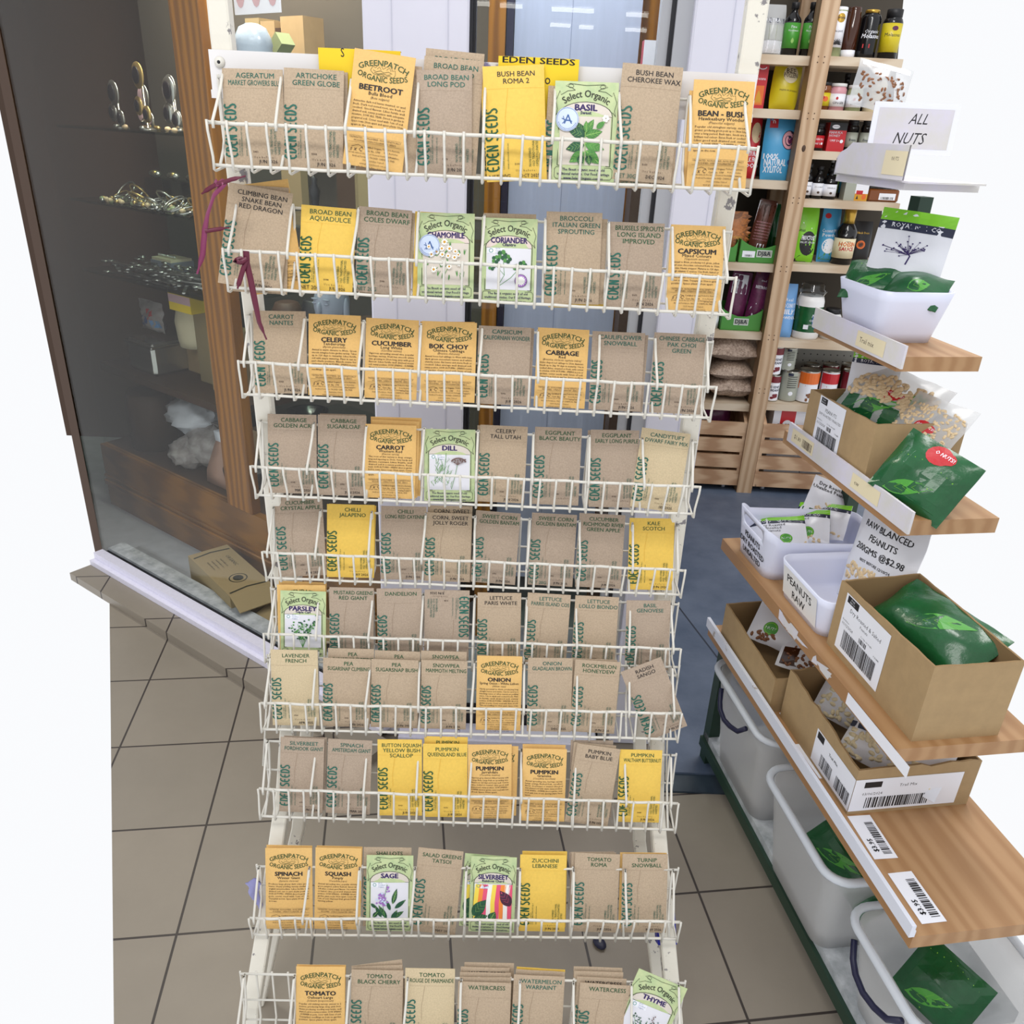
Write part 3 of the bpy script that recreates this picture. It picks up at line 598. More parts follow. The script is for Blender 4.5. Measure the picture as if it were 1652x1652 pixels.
# ---------------------------------------------------------------- seed packets in the baskets
ORD = ['', 'top', 'second', 'third', 'fourth', 'fifth', 'sixth', 'seventh', 'eighth', 'ninth', 'lowest']
COL = {'k': ('kraft', 'brown'), 'g': ('kraft_grey', 'brown'), 'p': ('kraft_pale', 'pale brown'), 'y': ('yellow_paper', 'yellow'), 'G': ('manila', 'orange'), 'S': ('card_green', 'green illustrated')}
count = 0
def packet(row, kind, lines, tl, tr, lay=0, ink='ink_green', net=None, date='JUN 2026', bulk=.006, L=None, body='', plant=None, cert=True, sticker=False, flip=False, label=None, curl=0, drop=.001, group=None, blank=False, wr=30, wrinkle=.0008):
    global count
    count += 1
    Yt, zl, zr, Yb, bl, br = ROWS[row]; ph = R(PHI[row])
    cx = atY((tl[0]+tr[0])/2, tl[1], Yt+.04).x; u = (cx-XL[row])/(XR[row]-XL[row])
    zb = EYE+lerp(bl, br, u)+drop; base = Vector((0, Yb+.011+lay*.0075, zb)); upv = Vector((0, math.sin(ph), math.cos(ph))); nv = Vector((0, -math.cos(ph), math.sin(ph)))
    A, B = at_plane(*tl, base, nv), at_plane(*tr, base, nv); dx = (B-A).normalized(); w = min(.104, max(.080, (B-A).length))
    up = nv.cross(dx); top = (A+B)/2
    ln = (top-base).dot(upv)/max(.5, up.dot(upv))
    if L: ln = L
    ln = min(.178, max(.128, ln)); o = top-up*ln
    sh = Sheet(w, ln, bulk, COL[kind][0], seed=count, curl=curl, wr=wr, wrinkle=wrinkle)
    if not blank:
        if kind == 'G': art_gp(sh, lines, body)
        elif kind == 'S': art_select(sh, lines[0], lines[1] if len(lines) > 1 else None, plant, cert, sticker)
        else: art_eden(sh, lines, ink, kind == 'y', net, date, flip)
    M = Matrix(((dx.x, -nv.x, up.x, o.x), (dx.y, -nv.y, up.y, o.y), (dx.z, -nv.z, up.z, o.z), (0, 0, 0, 1)))
    ob = sh.mb.build('seed_packet', M=M)
    nm = ' '.join(l.title() for l in lines)
    if label is None:
        c = COL[kind][1]
        label = f'{c} seed packet printed {nm} in the {ORD[row]} basket row'
        if len(label.split()) > 16: label = f'{c} seed packet printed {nm}'
    put(ob, label, 'seed packet', group or 'seed packets standing in the wire baskets')
    if sticker:
        m2 = MB(); d = Dec(m2, lambda x, z, l: (x, -(sh.f(x, z)+l+.0026), z)); cxs, czs = -w*.29, ln*.615; r = .0165
        d.disc(cxs, czs, r, r, 'sticker_blue', 28, l=.0, rings=3); d.ring(cxs, czs, r*.93, .0004, 'ink_blue')
        d.text('A', cxs+.001, czs-.006, .018, 'ink_blue', res=2); d.line([(cxs-.008, czs+.001), (cxs-.003, czs-.001), (cxs+.007, czs-.003)], .001, 'ink_blue'); d.line([(cxs-.006, czs+.004), (cxs-.004, czs-.003), (cxs-.007, czs-.006)], .0009, 'ink_blue')
        for q in range(16): a = R(200+q*9); d.rect(cxs+r*.8*math.cos(a)-.0004, cxs+r*.8*math.cos(a)+.0004, czs+r*.8*math.sin(a)-.0006, czs+r*.8*math.sin(a)+.0006, 'ink_blue')
        st = m2.build('round_sticker', ob); put(st, 'pale blue round sticker')
    return ob
def behind(row, kind, tl, tr, lay, lines=(), label='', **k):
    return packet(row, kind, lines, tl, tr, lay, label=label, blank=not lines, **k)
GN = '#'
# row, kind, lines, top-left, top-right, options
K, Y, B_ = 'ink_green', 'ink_dgreen', 'ink_black'
F = [
 (1, 'k', ['AGERATUM', 'MARKET GROWERS BLUE'], (358, 110), (456, 112.5), {}),
 (1, 'k', ['ARTICHOKE', 'GREEN GLOBE'], (458, 109), (555, 114.5), {}),
 (1, 'G', ['BEETROOT', 'Bulls Blood', 'Beta vulgaris'], (572.5, 77.5), (671, 94), dict(L=.156, lay=-.6, body='Attractive dark red leaves steamed, or used fresh. Dark red zoned root, use fresh or cooked. Good flavour. Likes fertile well drained soil, sunny position with adequate moisture. SOW ALL YEAR. Direct in garden in prepared soil. Cover seed with 1cm of soil. Space rows 20cm apart and space plants 10cm apart in the row.')),
 (1, 'g', ['BROAD BEAN', 'LONG POD'], (672.5, 112.5), (761, 114), dict(bulk=.014, wrinkle=.003, wr=40)),
 (1, 'y', ['BUSH BEAN', 'ROMA 2'], (778.3, 107.5), (877.5, 103.8), dict(ink=B_, net='NET 30G', date='OCT 2025', bulk=.013, L=.156, wrinkle=.0015)),
 (1, 'S', ['BASIL', 'Sweet'], (896, 130), (998.8, 133.8), dict(plant='basil', cert=False, sticker=True)),
 (1, 'k', ['BUSH BEAN', 'CHEROKEE WAX'], (1005, 101), (1102.5, 109.5), dict(ink=B_, net='NET 30G', date='DEC 2024', bulk=.013, L=.158, wrinkle=.0015)),
 (1, 'G', ['BEAN - BUSH', 'Hawkesbury Wonder', 'Phaseolus vulgaris'], (1120, 128), (1218, 132.5), dict(body='Popular old stringless variety, strong grower, producing green pods up to 18cm long over a long period. Bush type. Seeds are a brilliant red colour. Eaten fresh or cooked. Likes good well drained soil, sunny position. SOW SPRING - SUMMER in garden, cover seed with 2cm of soil. Space 15cm apart in the row.')),
 (2, 'k', ['CLIMBING BEAN', 'SNAKE BEAN', 'RED DRAGON'], (369.5, 293.8), (472.8, 312.5), dict(ink=B_, L=.151, lay=-.4)),
 (2, 'y', ['BROAD BEAN', 'AQUADULCE'], (486.5, 330), (575, 337.5), dict(ink=Y, net='NET 20G', date='JUL 2026', bulk=.014, wrinkle=.0022)),
 (2, 'g', ['BROAD BEAN', 'COLES DWARF'], (579.5, 332.5), (665, 340), dict(ink='ink_dgreen', net='NET 20G', date='', bulk=.01, wrinkle=.0015)),
 (2, 'S', ['CHAMOMILE'], (674, 342.5), (766, 345), dict(plant='chamomile', cert=False, sticker=True)),
 (2, 'S', ['CORIANDER', 'Cilantro'], (777.5, 350.8), (867.5, 353.8), dict(plant='coriander')),
 (2, 'k', ['BROCCOLI', 'ITALIAN GREEN', 'SPROUTING'], (882, 341), (972, 343.8), {}),
 (2, 'g', ['BRUSSELS SPROUTS', 'LONG ISLAND', 'IMPROVED'], (984.5, 357.5), (1072.5, 361), dict(ink='ink_dgreen')),
 (2, 'G', ['CAPSICUM', 'Mixed Colours', 'Capsicum annuum'], (1083, 362), (1171, 365.5), dict(body='Annual to 80cm, producing red, green, yellow and even chocolate coloured fruits to 10cm in size. Heavy cropper. Matures in 120 days. High vitamin C source. Use fresh, baked or cooked. Likes fertile well drained soil, sunny position. SOW SPRING - SUMMER in pots, cover seed 5mm. Transplant at 10cm to garden position. Space plants 40cm apart.')),
 (3, 'k', ['CARROT', 'NANTES'], (408, 501), (493, 502.5), {}),
 (3, 'G', ['CELERY', 'Tendercrisp', 'Apium graveolens'], (498, 506), (582, 509.5), dict(body='Annual in warm climates to 80cm. Green smooth stringless home garden variety. Takes up to 120 days to maturity. Likes fertile soil with ample watering. Plant in sun to part shade position. Blanch stems for tenderness. SOW AUTUMN - SPRING in pots. Cover seed very lightly. Transplant seedlings 30cm apart.')),
 (3, 'G', ['CUCUMBER', 'Long White', 'Cucumis sativus'], (591, 512.5), (676, 517), dict(body='Vigorous spreading annual vine, popular heritage variety. Fruit has smooth white skin, growing to 20cm long, juicy with good flavour. Likes fertile well drained moist soil, sunny position. SOW SPRING - SUMMER direct in prepared soil. Cover with 1cm of soil, space 50cm apart.')),
 (3, 'G', ['BOK CHOY', 'Chinese Cabbage', 'Brassica chinensis'], (681, 517.5), (769.5, 521), dict(body='Annual loose leaf cabbage to 40cm with large dark green succulent leaves and white crunchy stems. Eat leaves and stems fresh or cooked. Likes average well drained soil, sunny position. SOW AUTUMN - SPRING in pots or garden. Cover seed with 5mm of soil. Transplant 40cm apart.')),
 (3, 'g', ['CAPSICUM', 'CALIFORNIAN WONDER'], (772.5, 525), (857.5, 529), dict(ink='ink_green')),
 (3, 'G', ['CABBAGE', 'Red', 'Brassica oleracea capitata rubra'], (868, 528), (951, 532.5), dict(body='Globe shaped red cabbage to 20cm diameter. Heads up to 2kg. 90 days to maturity. Use in cooked dishes, steamed or fresh, adds colour to coleslaw. SOW AUTUMN - SPRING in pots or garden, cover seeds with 5mm of soil. Transpant at 5cm to garden. Space seedlings 50cm apart.')),
 (3, 'g', ['CAULIFLOWER', 'SNOWBALL'], (956, 534), (1041, 537.5), dict(ink='ink_green')),
 (3, 'g', ['CHINESE CABBAGE', 'PAK CHOI', 'GREEN'], (1056, 536), (1139.5, 540), {}),
 (4, 'g', ['CABBAGE', 'GOLDEN ACRE'], (431.7, 667.6), (510.5, 669.4), dict(ink='ink_dgreen', date='MAY 2026')),
 (4, 'g', ['CABBAGE', 'SUGARLOAF'], (512.7, 668.8), (591, 671), dict(ink='ink_dgreen')),
 (4, 'G', ['CARROT', 'Western Red', 'Daucus carota'], (589.8, 683.7), (672, 686.7), dict(lay=-.4, body='The root of this variety is deep orange, long and tapering to 20cm. Very hardy and disease resistant. Likes friable, well drained soil in a sunny position. Keep moist. SOW AUTUMN - SPRING direct in garden bed in rows. Space rows 30cm apart. Cover seed with 5mm of soil. Thin seedlings 5cm apart.')),
 (4, 'S', ['DILL'], (685, 691.8), (767, 693.4), dict(plant='dill')),
 (4, 'k', ['CELERY', 'TALL UTAH'], (775, 685), (851.6, 688.8), dict(ink=B_)),
 (4, 'g', ['EGGPLANT', 'BLACK BEAUTY'], (863.5, 688.3), (939, 691.3), dict(ink='ink_dgreen', date='')),
 (4, 'g', ['EGGPLANT', 'EARLY LONG PURPLE'], (953.2, 693), (1031.5, 694.5), dict(ink='ink_dgreen', date='')),
 (4, 'p', ['CANDYTUFT', 'DWARF FAIRY MIX'], (1036, 689.5), (1114.3, 700.3), dict(date='SEP 2025', lay=-.3)),
 (5, 'g', ['CUCUMBER', 'CRYSTAL APPLE'], (441.4, 803), (519.5, 800), dict(ink='ink_dgreen', L=.150)),
 (5, 'y', ['CHILLI', 'JALAPENO'], (527.7, 813), (604.3, 814.8), dict(ink=Y, date='MAY 2026')),
 (5, 'g', ['CHILLI', 'LONG RED CAYENNE'], (615, 816), (688, 817.6), dict(ink='ink_dgreen')),
 (5, 'k', ['CORN, SWEET', 'JOLLY ROGER'], (687, 826.3), (761.6, 829), dict(ink=B_, bulk=.01)),
 (5, 'g', ['SWEET CORN', 'GOLDEN BANTAM'], (768, 823), (840, 828.6), dict(ink='ink_dgreen', net='NET 20G', bulk=.011, label='brown seed packet printed Sweet Corn Golden Bantam beside the Corn Sweet Jolly Roger packet')),
 (5, 'g', ['SWEET CORN', 'GOLDEN BANTAM'], (858.5, 826.8), (931, 831), dict(ink='ink_dgreen', net='NET 20G', bulk=.011, wrinkle=.0016, label='brown seed packet printed Sweet Corn Golden Bantam beside the Cucumber Richmond River packet')),
 (5, 'g', ['CUCUMBER', 'RICHMOND RIVER', 'GREEN APPLE'], (935, 827.5), (1009, 831.4), dict(ink='ink_dgreen')),
 (5, 'y', ['KALE', 'SCOTCH'], (1015.8, 835.5), (1088.5, 836.7), dict(ink=Y)),
 (6, 'S', ['PARSLEY', 'Triple Curl'], (452.5, 952.2), (526, 954.5), dict(plant='parsley', lay=-.3)),
 (6, 'g', ['MUSTARD GREENS', 'RED GIANT'], (531.6, 947), (603, 948.8), dict(ink='ink_dgreen')),
 (6, 'g', ['DANDELION'], (607.5, 949.4), (680, 949.4), dict(ink='ink_dgreen')),
 (6, 'g', [''], (685.3, 951), (757.7, 952.7), dict(flip=True, label='brown seed packet standing upside down between the Dandelion and Lettuce Paris White packets')),
 (6, 'k', ['LETTUCE', 'PARIS WHITE'], (770.4, 955.7), (841, 956.8), dict(ink=B_)),
 (6, 'k', ['LETTUCE', 'PARRIS ISLAND COS'], (851.6, 955.7), (921, 960), {}),
 (6, 'k', ['LETTUCE', 'LOLLO BIONDO'], (928.4, 960.3), (998.8, 963.7), {}),
 (6, 'g', ['BASIL', 'GENOVESE'], (1010.8, 968.3), (1082, 969), {}),
 (7, 'p', ['LAVENDER', 'FRENCH'], (436.3, 1048), (512.3, 1048.8), dict(ink='ink_dgreen', date='APR 2025')),
 (7, 'k', ['PEA', 'SUGARSNAP CLIMBING'], (521.5, 1060.8), (598.3, 1063.8), dict(ink='ink_dgreen', bulk=.012)),
 (7, 'k', ['PEA', 'SUGARSNAP BUSH'], (599, 1063), (675.4, 1065.4), dict(ink='ink_dgreen', bulk=.012)),
 (7, 'k', ['SNOWPEA', 'MAMMOTH MELTING'], (680.2, 1064.5), (754.3, 1066.8), dict(ink='ink_dgreen', bulk=.012)),
 (7, 'G', ['ONION', 'Spring Onion - White Lisbon', 'Allium cepa'], (769.7, 1057.6), (842.8, 1059.2), dict(body='Hardy perennial to 60cm, producing long straight leaves and stems. Can be used as a bunching onion or when mature as pickling onion. Use in salads and cooked foods. Plant in fertile well drained soil, sunny position. SOW AUTUMN - WINTER direct in garden or pots. Cover seed with 4mm of soil. Thin out seedlings to 10cm apart. Space rows 30cm apart.')),
 (7, 'k', ['ONION', 'GLADALAN BROWN'], (852, 1061), (924, 1062), dict(date='DEC 2025')),
 (7, 'k', ['ROCKMELON', 'HONEYDEW'], (928.4, 1063.8), (1001, 1068.4), dict(ink='ink_dgreen')),
 (7, 'g', ['RADISH', 'SANGO'], (1002.7, 1083.8), (1064.8, 1060.3), dict(ink=B_, L=.145, lay=-.3, drop=.004)),
 (8, 'g', ['SILVERBEET', 'FORDHOOK GIANT'], (453, 1188.7), (523.5, 1192), dict(ink='ink_green')),
 (8, 'g', ['SPINACH', 'AMSTERDAM GIANT'], (529.5, 1191.5), (600.6, 1195), dict(ink='ink_green', date='MAR 2026')),
 (8, 'y', ['BUTTON SQUASH', 'YELLOW BUSH', 'SCALLOP'], (609, 1192.7), (680.7, 1193.3), dict(ink=Y)),
 (8, 'y', ['PUMPKIN', 'QUEENSLAND BLUE'], (682.5, 1199.6), (754.3, 1200.2), dict(ink=Y, bulk=.009)),
 (8, 'G', ['PUMPKIN', 'Jarrahdale', 'Cucurbita maxima'], (755, 1201), (825.6, 1201.2), dict(bulk=.009, body='Vigorous grey skinned ribbed variety with orange flesh. Large fruit on spreading vine. Matures in 120 days and keeps well. Used in cakes, boiled or roasted. Likes good, well drained soil, sunny position. SOW SPRING - SUMMER direct in garden, cover seed with 2cm of soil. Space 90cm apart.')),
 (8, 'G', ['PUMPKIN', 'Gramma', 'Cucurbita moschata'], (844, 1207), (914.6, 1208.8), dict(lay=-.3, bulk=.009, body='Annual spreading vine, heritage variety. Large orange fleshed fruit, excellent flavour. Good keeper or steamed. Likes good well drained soil with warm sunny position. SOW SPRING - SUMMER direct in garden, cover seed with 2cm of soil. Spacing plants 90cm apart.')),
 (8, 'k', ['PUMPKIN', 'BABY BLUE'], (931.4, 1199), (1001, 1208.8), dict(ink=B_, L=.155, lay=-.2)),
 (8, 'y', ['PUMPKIN', 'WALTHAM BUTTERNUT'], (1000, 1208.8), (1068.3, 1210.4), dict(ink=Y, lay=.4)),
 (9, 'G', ['SPINACH', 'Winter Giant', 'Spinacia oleracea'], (428, 1368), (503.5, 1367.6), dict(body='Produces large glossy dark ovate green leaves. Heavy yielding variety similar to english intermediate. Likes fertile well drained soil, sun to part shade position. SOW AUTUMN - SPRING direct in garden or pots, cover seed with 1cm of soil. Transplant at 5cm. Space plants 30 cm apart in rows.')),
 (9, 'G', ['SQUASH', 'Pimply', 'Cucurbita pepo'], (509.2, 1367), (583.7, 1368.6), dict(body='Annual spreading vine, popular variety, green pimpled, yellow fleshed. Sweet and soft when cooked, good flavour. Use steamed or baked. Likes good well drained sunny position. SOW SPRING - SUMMER direct in garden, plant seeds 90cm apart. Cover with 1cm of soil. Harvest fruit green before turning yellow.')),
 (9, 'S', ['SAGE'], (591.7, 1379.3), (667, 1380.3), dict(plant='sage', lay=-.3)),
 (9, 'k', ['SALAD GREENS', 'TATSOI'], (675.4, 1366.8), (747.8, 1373.7), dict(ink='ink_dgreen', date='MAY 2025', L=.158)),
 (9, 'S', ['SILVERBEET', 'Rainbow Chard'], (760.3, 1380.8), (834, 1383.4), dict(plant='chard', lay=-.3)),
 (9, 'y', ['ZUCCHINI', 'LEBANESE'], (839.4, 1378.5), (914, 1379.7), dict(ink=Y)),
 (9, 'k', ['TOMATO', 'ROMA'], (928, 1375.5), (1000.4, 1378.3), dict(ink='ink_dgreen')),
 (9, 'k', ['TURNIP', 'SNOWBALL'], (1004.3, 1377.4), (1077.5, 1378.3), dict(ink='ink_dgreen', date='MAY 2026')),
 (10, 'G', ['TOMATO', 'Oxheart Large', 'Solanum lycopersicum'], (478, 1559), (557, 1559.5), dict(body='Popular old staking variety, annual to 2 metres, producing large deep pink fruit. Heavy producing, needing very fertile, well drained soil in a sunny position. SOW SPRING - SUMMER in pots, cover with 5mm of soil. Transplant seedlings at 5cm to garden position. Space plants 60cm apart.')),
 (10, 'k', ['TOMATO', 'BLACK CHERRY'], (567.2, 1564), (650.7, 1565.7), dict(ink='ink_dgreen')),
 (10, 'p', ['TOMATO', 'ROUGE DE MARMANDE'], (654, 1561.7), (734.2, 1563), dict(ink='ink_dgreen')),
 (10, 'k', ['WATERCRESS'], (739.5, 1583.3), (824.8, 1585.9), dict(ink='ink_dgreen', lay=-.6, label='front brown seed packet printed Watercress, beside the Tomato Rouge De Marmande packet')),
 (10, 'k', ['WATERMELON', 'WARPAINT'], (829.3, 1572), (911.3, 1576), dict(ink='ink_green')),
 (10, 'k', ['WATERCRESS'], (936, 1585), (1018.5, 1590.3), dict(ink='ink_dgreen', lay=-.6, label='front brown seed packet printed Watercress, beside the green Thyme packet')),
 (10, 'S', ['THYME'], (1031, 1562.2), (1109, 1595), dict(plant='thyme', lay=-.4)),
]
for row, kind, lines, tl, tr, o in F: packet(row, kind, lines, tl, tr, **o)
BH = [
 (1, 'k', (464, 113), (561, 117), 1, 'brown seed packet just showing at the right behind the Artichoke Green Globe packet', {}),
 (1, 'k', (578, 101), (681, 108), 1, 'brown seed packet hidden behind the Beetroot Bulls Blood packet', {}),
 (1, 'k', (685, 90), (781, 99), 1, 'brown Broad Bean Long Pod packet standing directly behind the front one', dict(lines=['BROAD BEAN', 'LONG POD'], bulk=.01)),
 (1, 'k', (687.5, 77.5), (781.8, 87.5), 2, 'rearmost and tallest brown Broad Bean packet in the top row', dict(lines=['BROAD BEAN', 'LONG POD'], bulk=.01, L=.17)),
 (1, 'y', (776, 122), (870, 120), 1, 'yellow seed packet whose net 20g foot shows below the Bush Bean Roma packet', dict(lines=['BUSH BEAN', 'ROMA 2'], ink=B_, net='NET 20G', date='OCT 2025', drop=-.002)),
 (1, 'k', (885, 138), (985, 145), 1, 'brown seed packet showing at the left behind the Basil packet', dict(lines=['BEAN'])),
 (1, 'k', (1000, 152), (1096, 155), 1, 'crumpled brown packet whose foot shows below the Bush Bean Cherokee Wax packet', dict(lines=['BUSH BEAN'], net='NET 30G', bulk=.01, drop=-.002)),
 (1, 'G', (1112.5, 146), (1205, 150), 1, 'orange seed packet peeking out left behind the Bean Bush Hawkesbury Wonder packet', {}),
 (2, 'G', (384, 299), (462, 289), 1.2, 'orange seed packet tilted behind the Climbing Bean packet', dict(lines=['BEAN', 'Climbing', 'Phaseolus vulgaris'], L=.165)),
 (2, 'k', (376, 297), (466, 303), .5, 'brown seed packet directly behind the Climbing Bean packet', dict(L=.16)),
 (2, 'k', (588, 337), (669, 344), 1, 'brown seed packet showing at the right behind the Broad Bean Coles Dwarf packet', {}),
 (2, 'y', (670, 341), (762, 346), 1, 'yellow seed packet showing at the left behind the Chamomile packet', {}),
 (2, 'k', (780, 343.8), (865, 346), 1, 'brown seed packet showing above the Coriander packet', {}),
 (2, 'k', (890, 350), (980.5, 353.8), 1, 'brown seed packet showing at the right behind the Broccoli packet', {}),
 (2, 'y', (888, 360), (981, 362), 1.8, 'yellow seed packet rearmost behind the Broccoli packet', {}),
 (3, 'G', (678, 518.5), (766, 519.5), 1, 'orange seed packet just showing behind the Bok Choy packet', {}),
 (3, 'g', (779, 526), (862, 530), 1, 'brown seed packet just showing behind the Capsicum Californian Wonder packet', {}),
 (3, 'g', (961, 536), (1046, 541), 1, 'brown seed packet just showing behind the Cauliflower packet', {}),
 (4, 'g', (516, 667), (590, 669), 1, 'brown seed packet just showing behind the Cabbage Sugarloaf packet', {}),
 (4, 'G', (600, 676.5), (677, 680), .6, 'middle orange seed packet behind the Carrot Western Red packet', dict(lines=['CARROT', 'Western Red', 'Daucus carota'])),
 (4, 'G', (598.3, 672), (680, 674.5), 1.3, 'rearmost orange seed packet behind the Carrot Western Red packet', {}),
 (4, 'k', (770.4, 686), (846, 688), 1, 'brown seed packet just showing left behind the Celery Tall Utah packet', {}),
 (4, 'g', (948.5, 694), (1028, 695), 1, 'brown seed packet just showing left behind the Eggplant Early Long Purple packet', {}),
 (5, 'y', (531, 812.5), (607, 816), 1, 'yellow seed packet just showing behind the Chilli Jalapeno packet', {}),
 (5, 'k', (690.3, 815.3), (762.3, 817), 1, 'brown Corn Sweet packet standing behind the Corn Sweet Jolly Roger packet', dict(lines=['CORN, SWEET', 'JOLLY ROGER'], ink=B_)),
 (6, 'G', (447, 943), (525, 944), .6, 'orange seed packet directly behind the green Parsley packet', dict(lines=['PARSLEY', 'Curled', 'Petroselinum crispum'])),
 (6, 'G', (450, 937), (527, 940), 1.3, 'rearmost orange seed packet behind the green Parsley packet', {}),
 (7, 'k', (529.3, 1045.4), (603.6, 1047.2), 1.2, 'brown Pea Sugarsnap Climbing packet standing behind the front one', dict(lines=['PEA', 'SUGARSNAP CLIMBING'], ink='ink_dgreen')),
 (7, 'k', (604.7, 1048.8), (678, 1051.6), 1.2, 'brown Pea Sugarsnap Bush packet standing behind the front one', dict(lines=['PEA', 'SUGARSNAP BUSH'], ink='ink_dgreen')),
 (7, 'k', (679.5, 1049.5), (753, 1051.8), 1.2, 'brown Snowpea Mammoth Melting packet standing behind the front one', dict(lines=['SNOWPEA', 'MAMMOTH MELTING'], ink='ink_dgreen')),
 (7, 'k', (924, 1061.5), (996, 1065), 1, 'brown seed packet just showing left behind the Rockmelon Honeydew packet', {}),
 (8, 'g', (459, 1186.5), (527, 1190), 1, 'brown seed packet just showing behind the Silverbeet Fordhook Giant packet', {}),
 (8, 'y', (684.8, 1187.4), (754.7, 1189.2), 1.2, 'yellow Pumpkin Queensland Blue packet standing behind the front one', dict(lines=['PUMPKIN', 'QUEENSLAND BLUE'], ink=Y)),
 (8, 'G', (767, 1202), (836.4, 1204), 1.2, 'orange Pumpkin packet showing at the right behind the Pumpkin Jarrahdale packet', dict(lines=['PUMPKIN', 'Jarrahdale', 'Cucurbita maxima'])),
 (8, 'G', (843.3, 1200.2), (912.5, 1202), 1, 'orange seed packet showing above the Pumpkin Gramma packet', dict(lines=['PUMPKIN', 'Gramma', 'Cucurbita moschata'])),
 (8, 'k', (926, 1197), (994, 1203), .6, 'middle brown seed packet behind the Pumpkin Baby Blue packet', {}),
 (8, 'g', (921, 1193.8), (989, 1194.5), 1.5, 'rearmost brown Pumpkin packet behind the Pumpkin Baby Blue packet', dict(lines=['PUMPKIN'], ink=B_)),
 (9, 'G', (430, 1363), (503.8, 1364.4), 1, 'orange seed packet just showing above the Spinach Winter Giant packet', {}),
 (9, 'G', (511, 1364), (585, 1366), 1, 'orange seed packet just showing above the Squash Pimply packet', {}),
 (9, 'k', (587, 1366.4), (664, 1367.6), .9, 'brown Shallots seed packet standing behind the green Sage packet', dict(lines=['SHALLOTS'], ink='ink_dgreen')),
 (9, 'S', (750.4, 1376.3), (822, 1382), .9, 'green Rainbow Chard packet showing at the left behind the Silverbeet packet', dict(lines=['SILVERBEET', 'Rainbow Chard'], plant='chard')),
 (9, 'y', (842.8, 1372.8), (915, 1373.7), 1.2, 'yellow seed packet standing behind the Zucchini Lebanese packet', dict(lines=['ZUCCHINI'], ink=Y)),
 (9, 'k', (922, 1374.5), (994, 1375.5), .9, 'brown seed packet next behind the Tomato Roma packet', {}),
 (9, 'g', (918.7, 1374.8), (991, 1373.5), 1.7, 'rearmost brown seed packet behind the Tomato Roma packet', {}),
 (9, 'G', (1000.4, 1375), (1075.6, 1376), 1, 'orange seed packet just showing above the Turnip Snowball packet', {}),
 (10, 'G', (479, 1556), (558, 1557), 1, 'orange seed packet just showing above the Tomato Oxheart Large packet', {}),
 (10, 'k', (568, 1560), (649, 1556.5), .8, 'middle brown packet behind the Tomato Black Cherry packet', {}),
 (10, 'k', (567, 1558.5), (648.3, 1547.7), 1.5, 'rearmost tilted brown Tomato packet behind the Tomato Black Cherry packet', dict(lines=['TOMATO'], ink='ink_dgreen')),
 (10, 'k', (742, 1576), (824.6, 1577.3), .2, 'second brown packet from the front in the stack behind Watercress beside Tomato Rouge', {}),
 (10, 'k', (742, 1568.2), (824.6, 1569.5), .9, 'third brown packet from the front in the Watercress stack beside Tomato Rouge', {}),
 (10, 'k', (743.4, 1559.6), (822.2, 1561.7), 1.6, 'fourth brown packet from the front in the Watercress stack beside Tomato Rouge', dict(lines=['WATERCRESS'], ink=B_)),
 (10, 'k', (749.3, 1552.5), (829.3, 1553.8), 2.4, 'rearmost brown packet in the Watercress stack beside Tomato Rouge', {}),
 (10, 'k', (832.6, 1563.5), (911.3, 1568.2), 1, 'brown seed packet directly behind the Watermelon Warpaint packet', {}),
 (10, 'y', (833.7, 1559.6), (911.8, 1564.8), 1.8, 'yellow seed packet rearmost behind the Watermelon Warpaint packet', {}),
 (10, 'k', (930.8, 1575.2), (1010.7, 1579.4), .3, 'second brown Watercress packet from the front in the stack beside Thyme', dict(lines=['WATERCRESS'], ink=B_)),
 (10, 'k', (926.4, 1566.3), (1005.5, 1569), 1.1, 'third brown packet from the front in the Watercress stack beside Thyme', {}),
 (10, 'k', (925.6, 1559), (1004.2, 1561.7), 1.9, 'rearmost brown packet in the Watercress stack beside Thyme', dict(lines=['WATERCRESS'], ink=B_)),
 (10, 'S', (1023, 1584), (1095, 1600), .7, 'green seed packet half hidden at the left behind the Thyme packet', {}),
]
for row, kind, tl, tr, lay, label, o in BH: behind(row, kind, tl, tr, lay, label=label, **o)

# yellow header cards standing behind the top row
def card(name, c, w, h, label, txt):
    mb = MB(); fn = lambda x, z: .004*math.cos(x/w*3)
    mb.grid(lambda u, v: ((u-.5)*w, -fn((u-.5)*w, 0)-.0006, v*h), 10, 4, 'yellow_card'); mb.grid(lambda u, v: ((u-.5)*w, -fn((u-.5)*w, 0)+.0006, v*h), 10, 4, 'yellow_card', flip=True)
    mb.grid(lambda u, v: ((u-.5)*w, -fn((u-.5)*w, 0)-.0006+v*.012, h-.001*v), 10, 1, 'yellow_card')
    d = Dec(mb, lambda x, z, l: (x, -fn(x, z)-.0006-l, z)); txt(d, w, h)
    o = mb.build(name, loc=c); put(o, label, 'sign card', 'yellow header cards behind the top row'); return o
p = atY(585, 118, 1.38); card('sign_card', (p.x+.004, 1.336, atY(585, 80, 1.336).z-.075), .118, .075, 'yellow folded card standing behind the Beetroot packet', lambda d, w, h: (d.text('S', -w*.20, h*.86, .016, 'ink_black', sx=.8)))
p = atY(867, 128, 1.38); card('sign_card', (p.x, 1.336, atY(867, 93, 1.336).z-.079), .116, .079, 'yellow card lettered along its top, behind the Bush Bean Roma packet', lambda d, w, h: (d.text('EDEN SEEDS', 0, h*.90, .011, 'ink_black', bold=.02, width=w*.9), d.text('o', -w*.14, h*.60, .018, 'ink_black', sx=.8), d.text('o', w*.12, h*.58, .018, 'ink_black', sx=.9), d.line([(w*.02, h*.75), (w*.07, h*.82)], .0008, 'ink_black')))

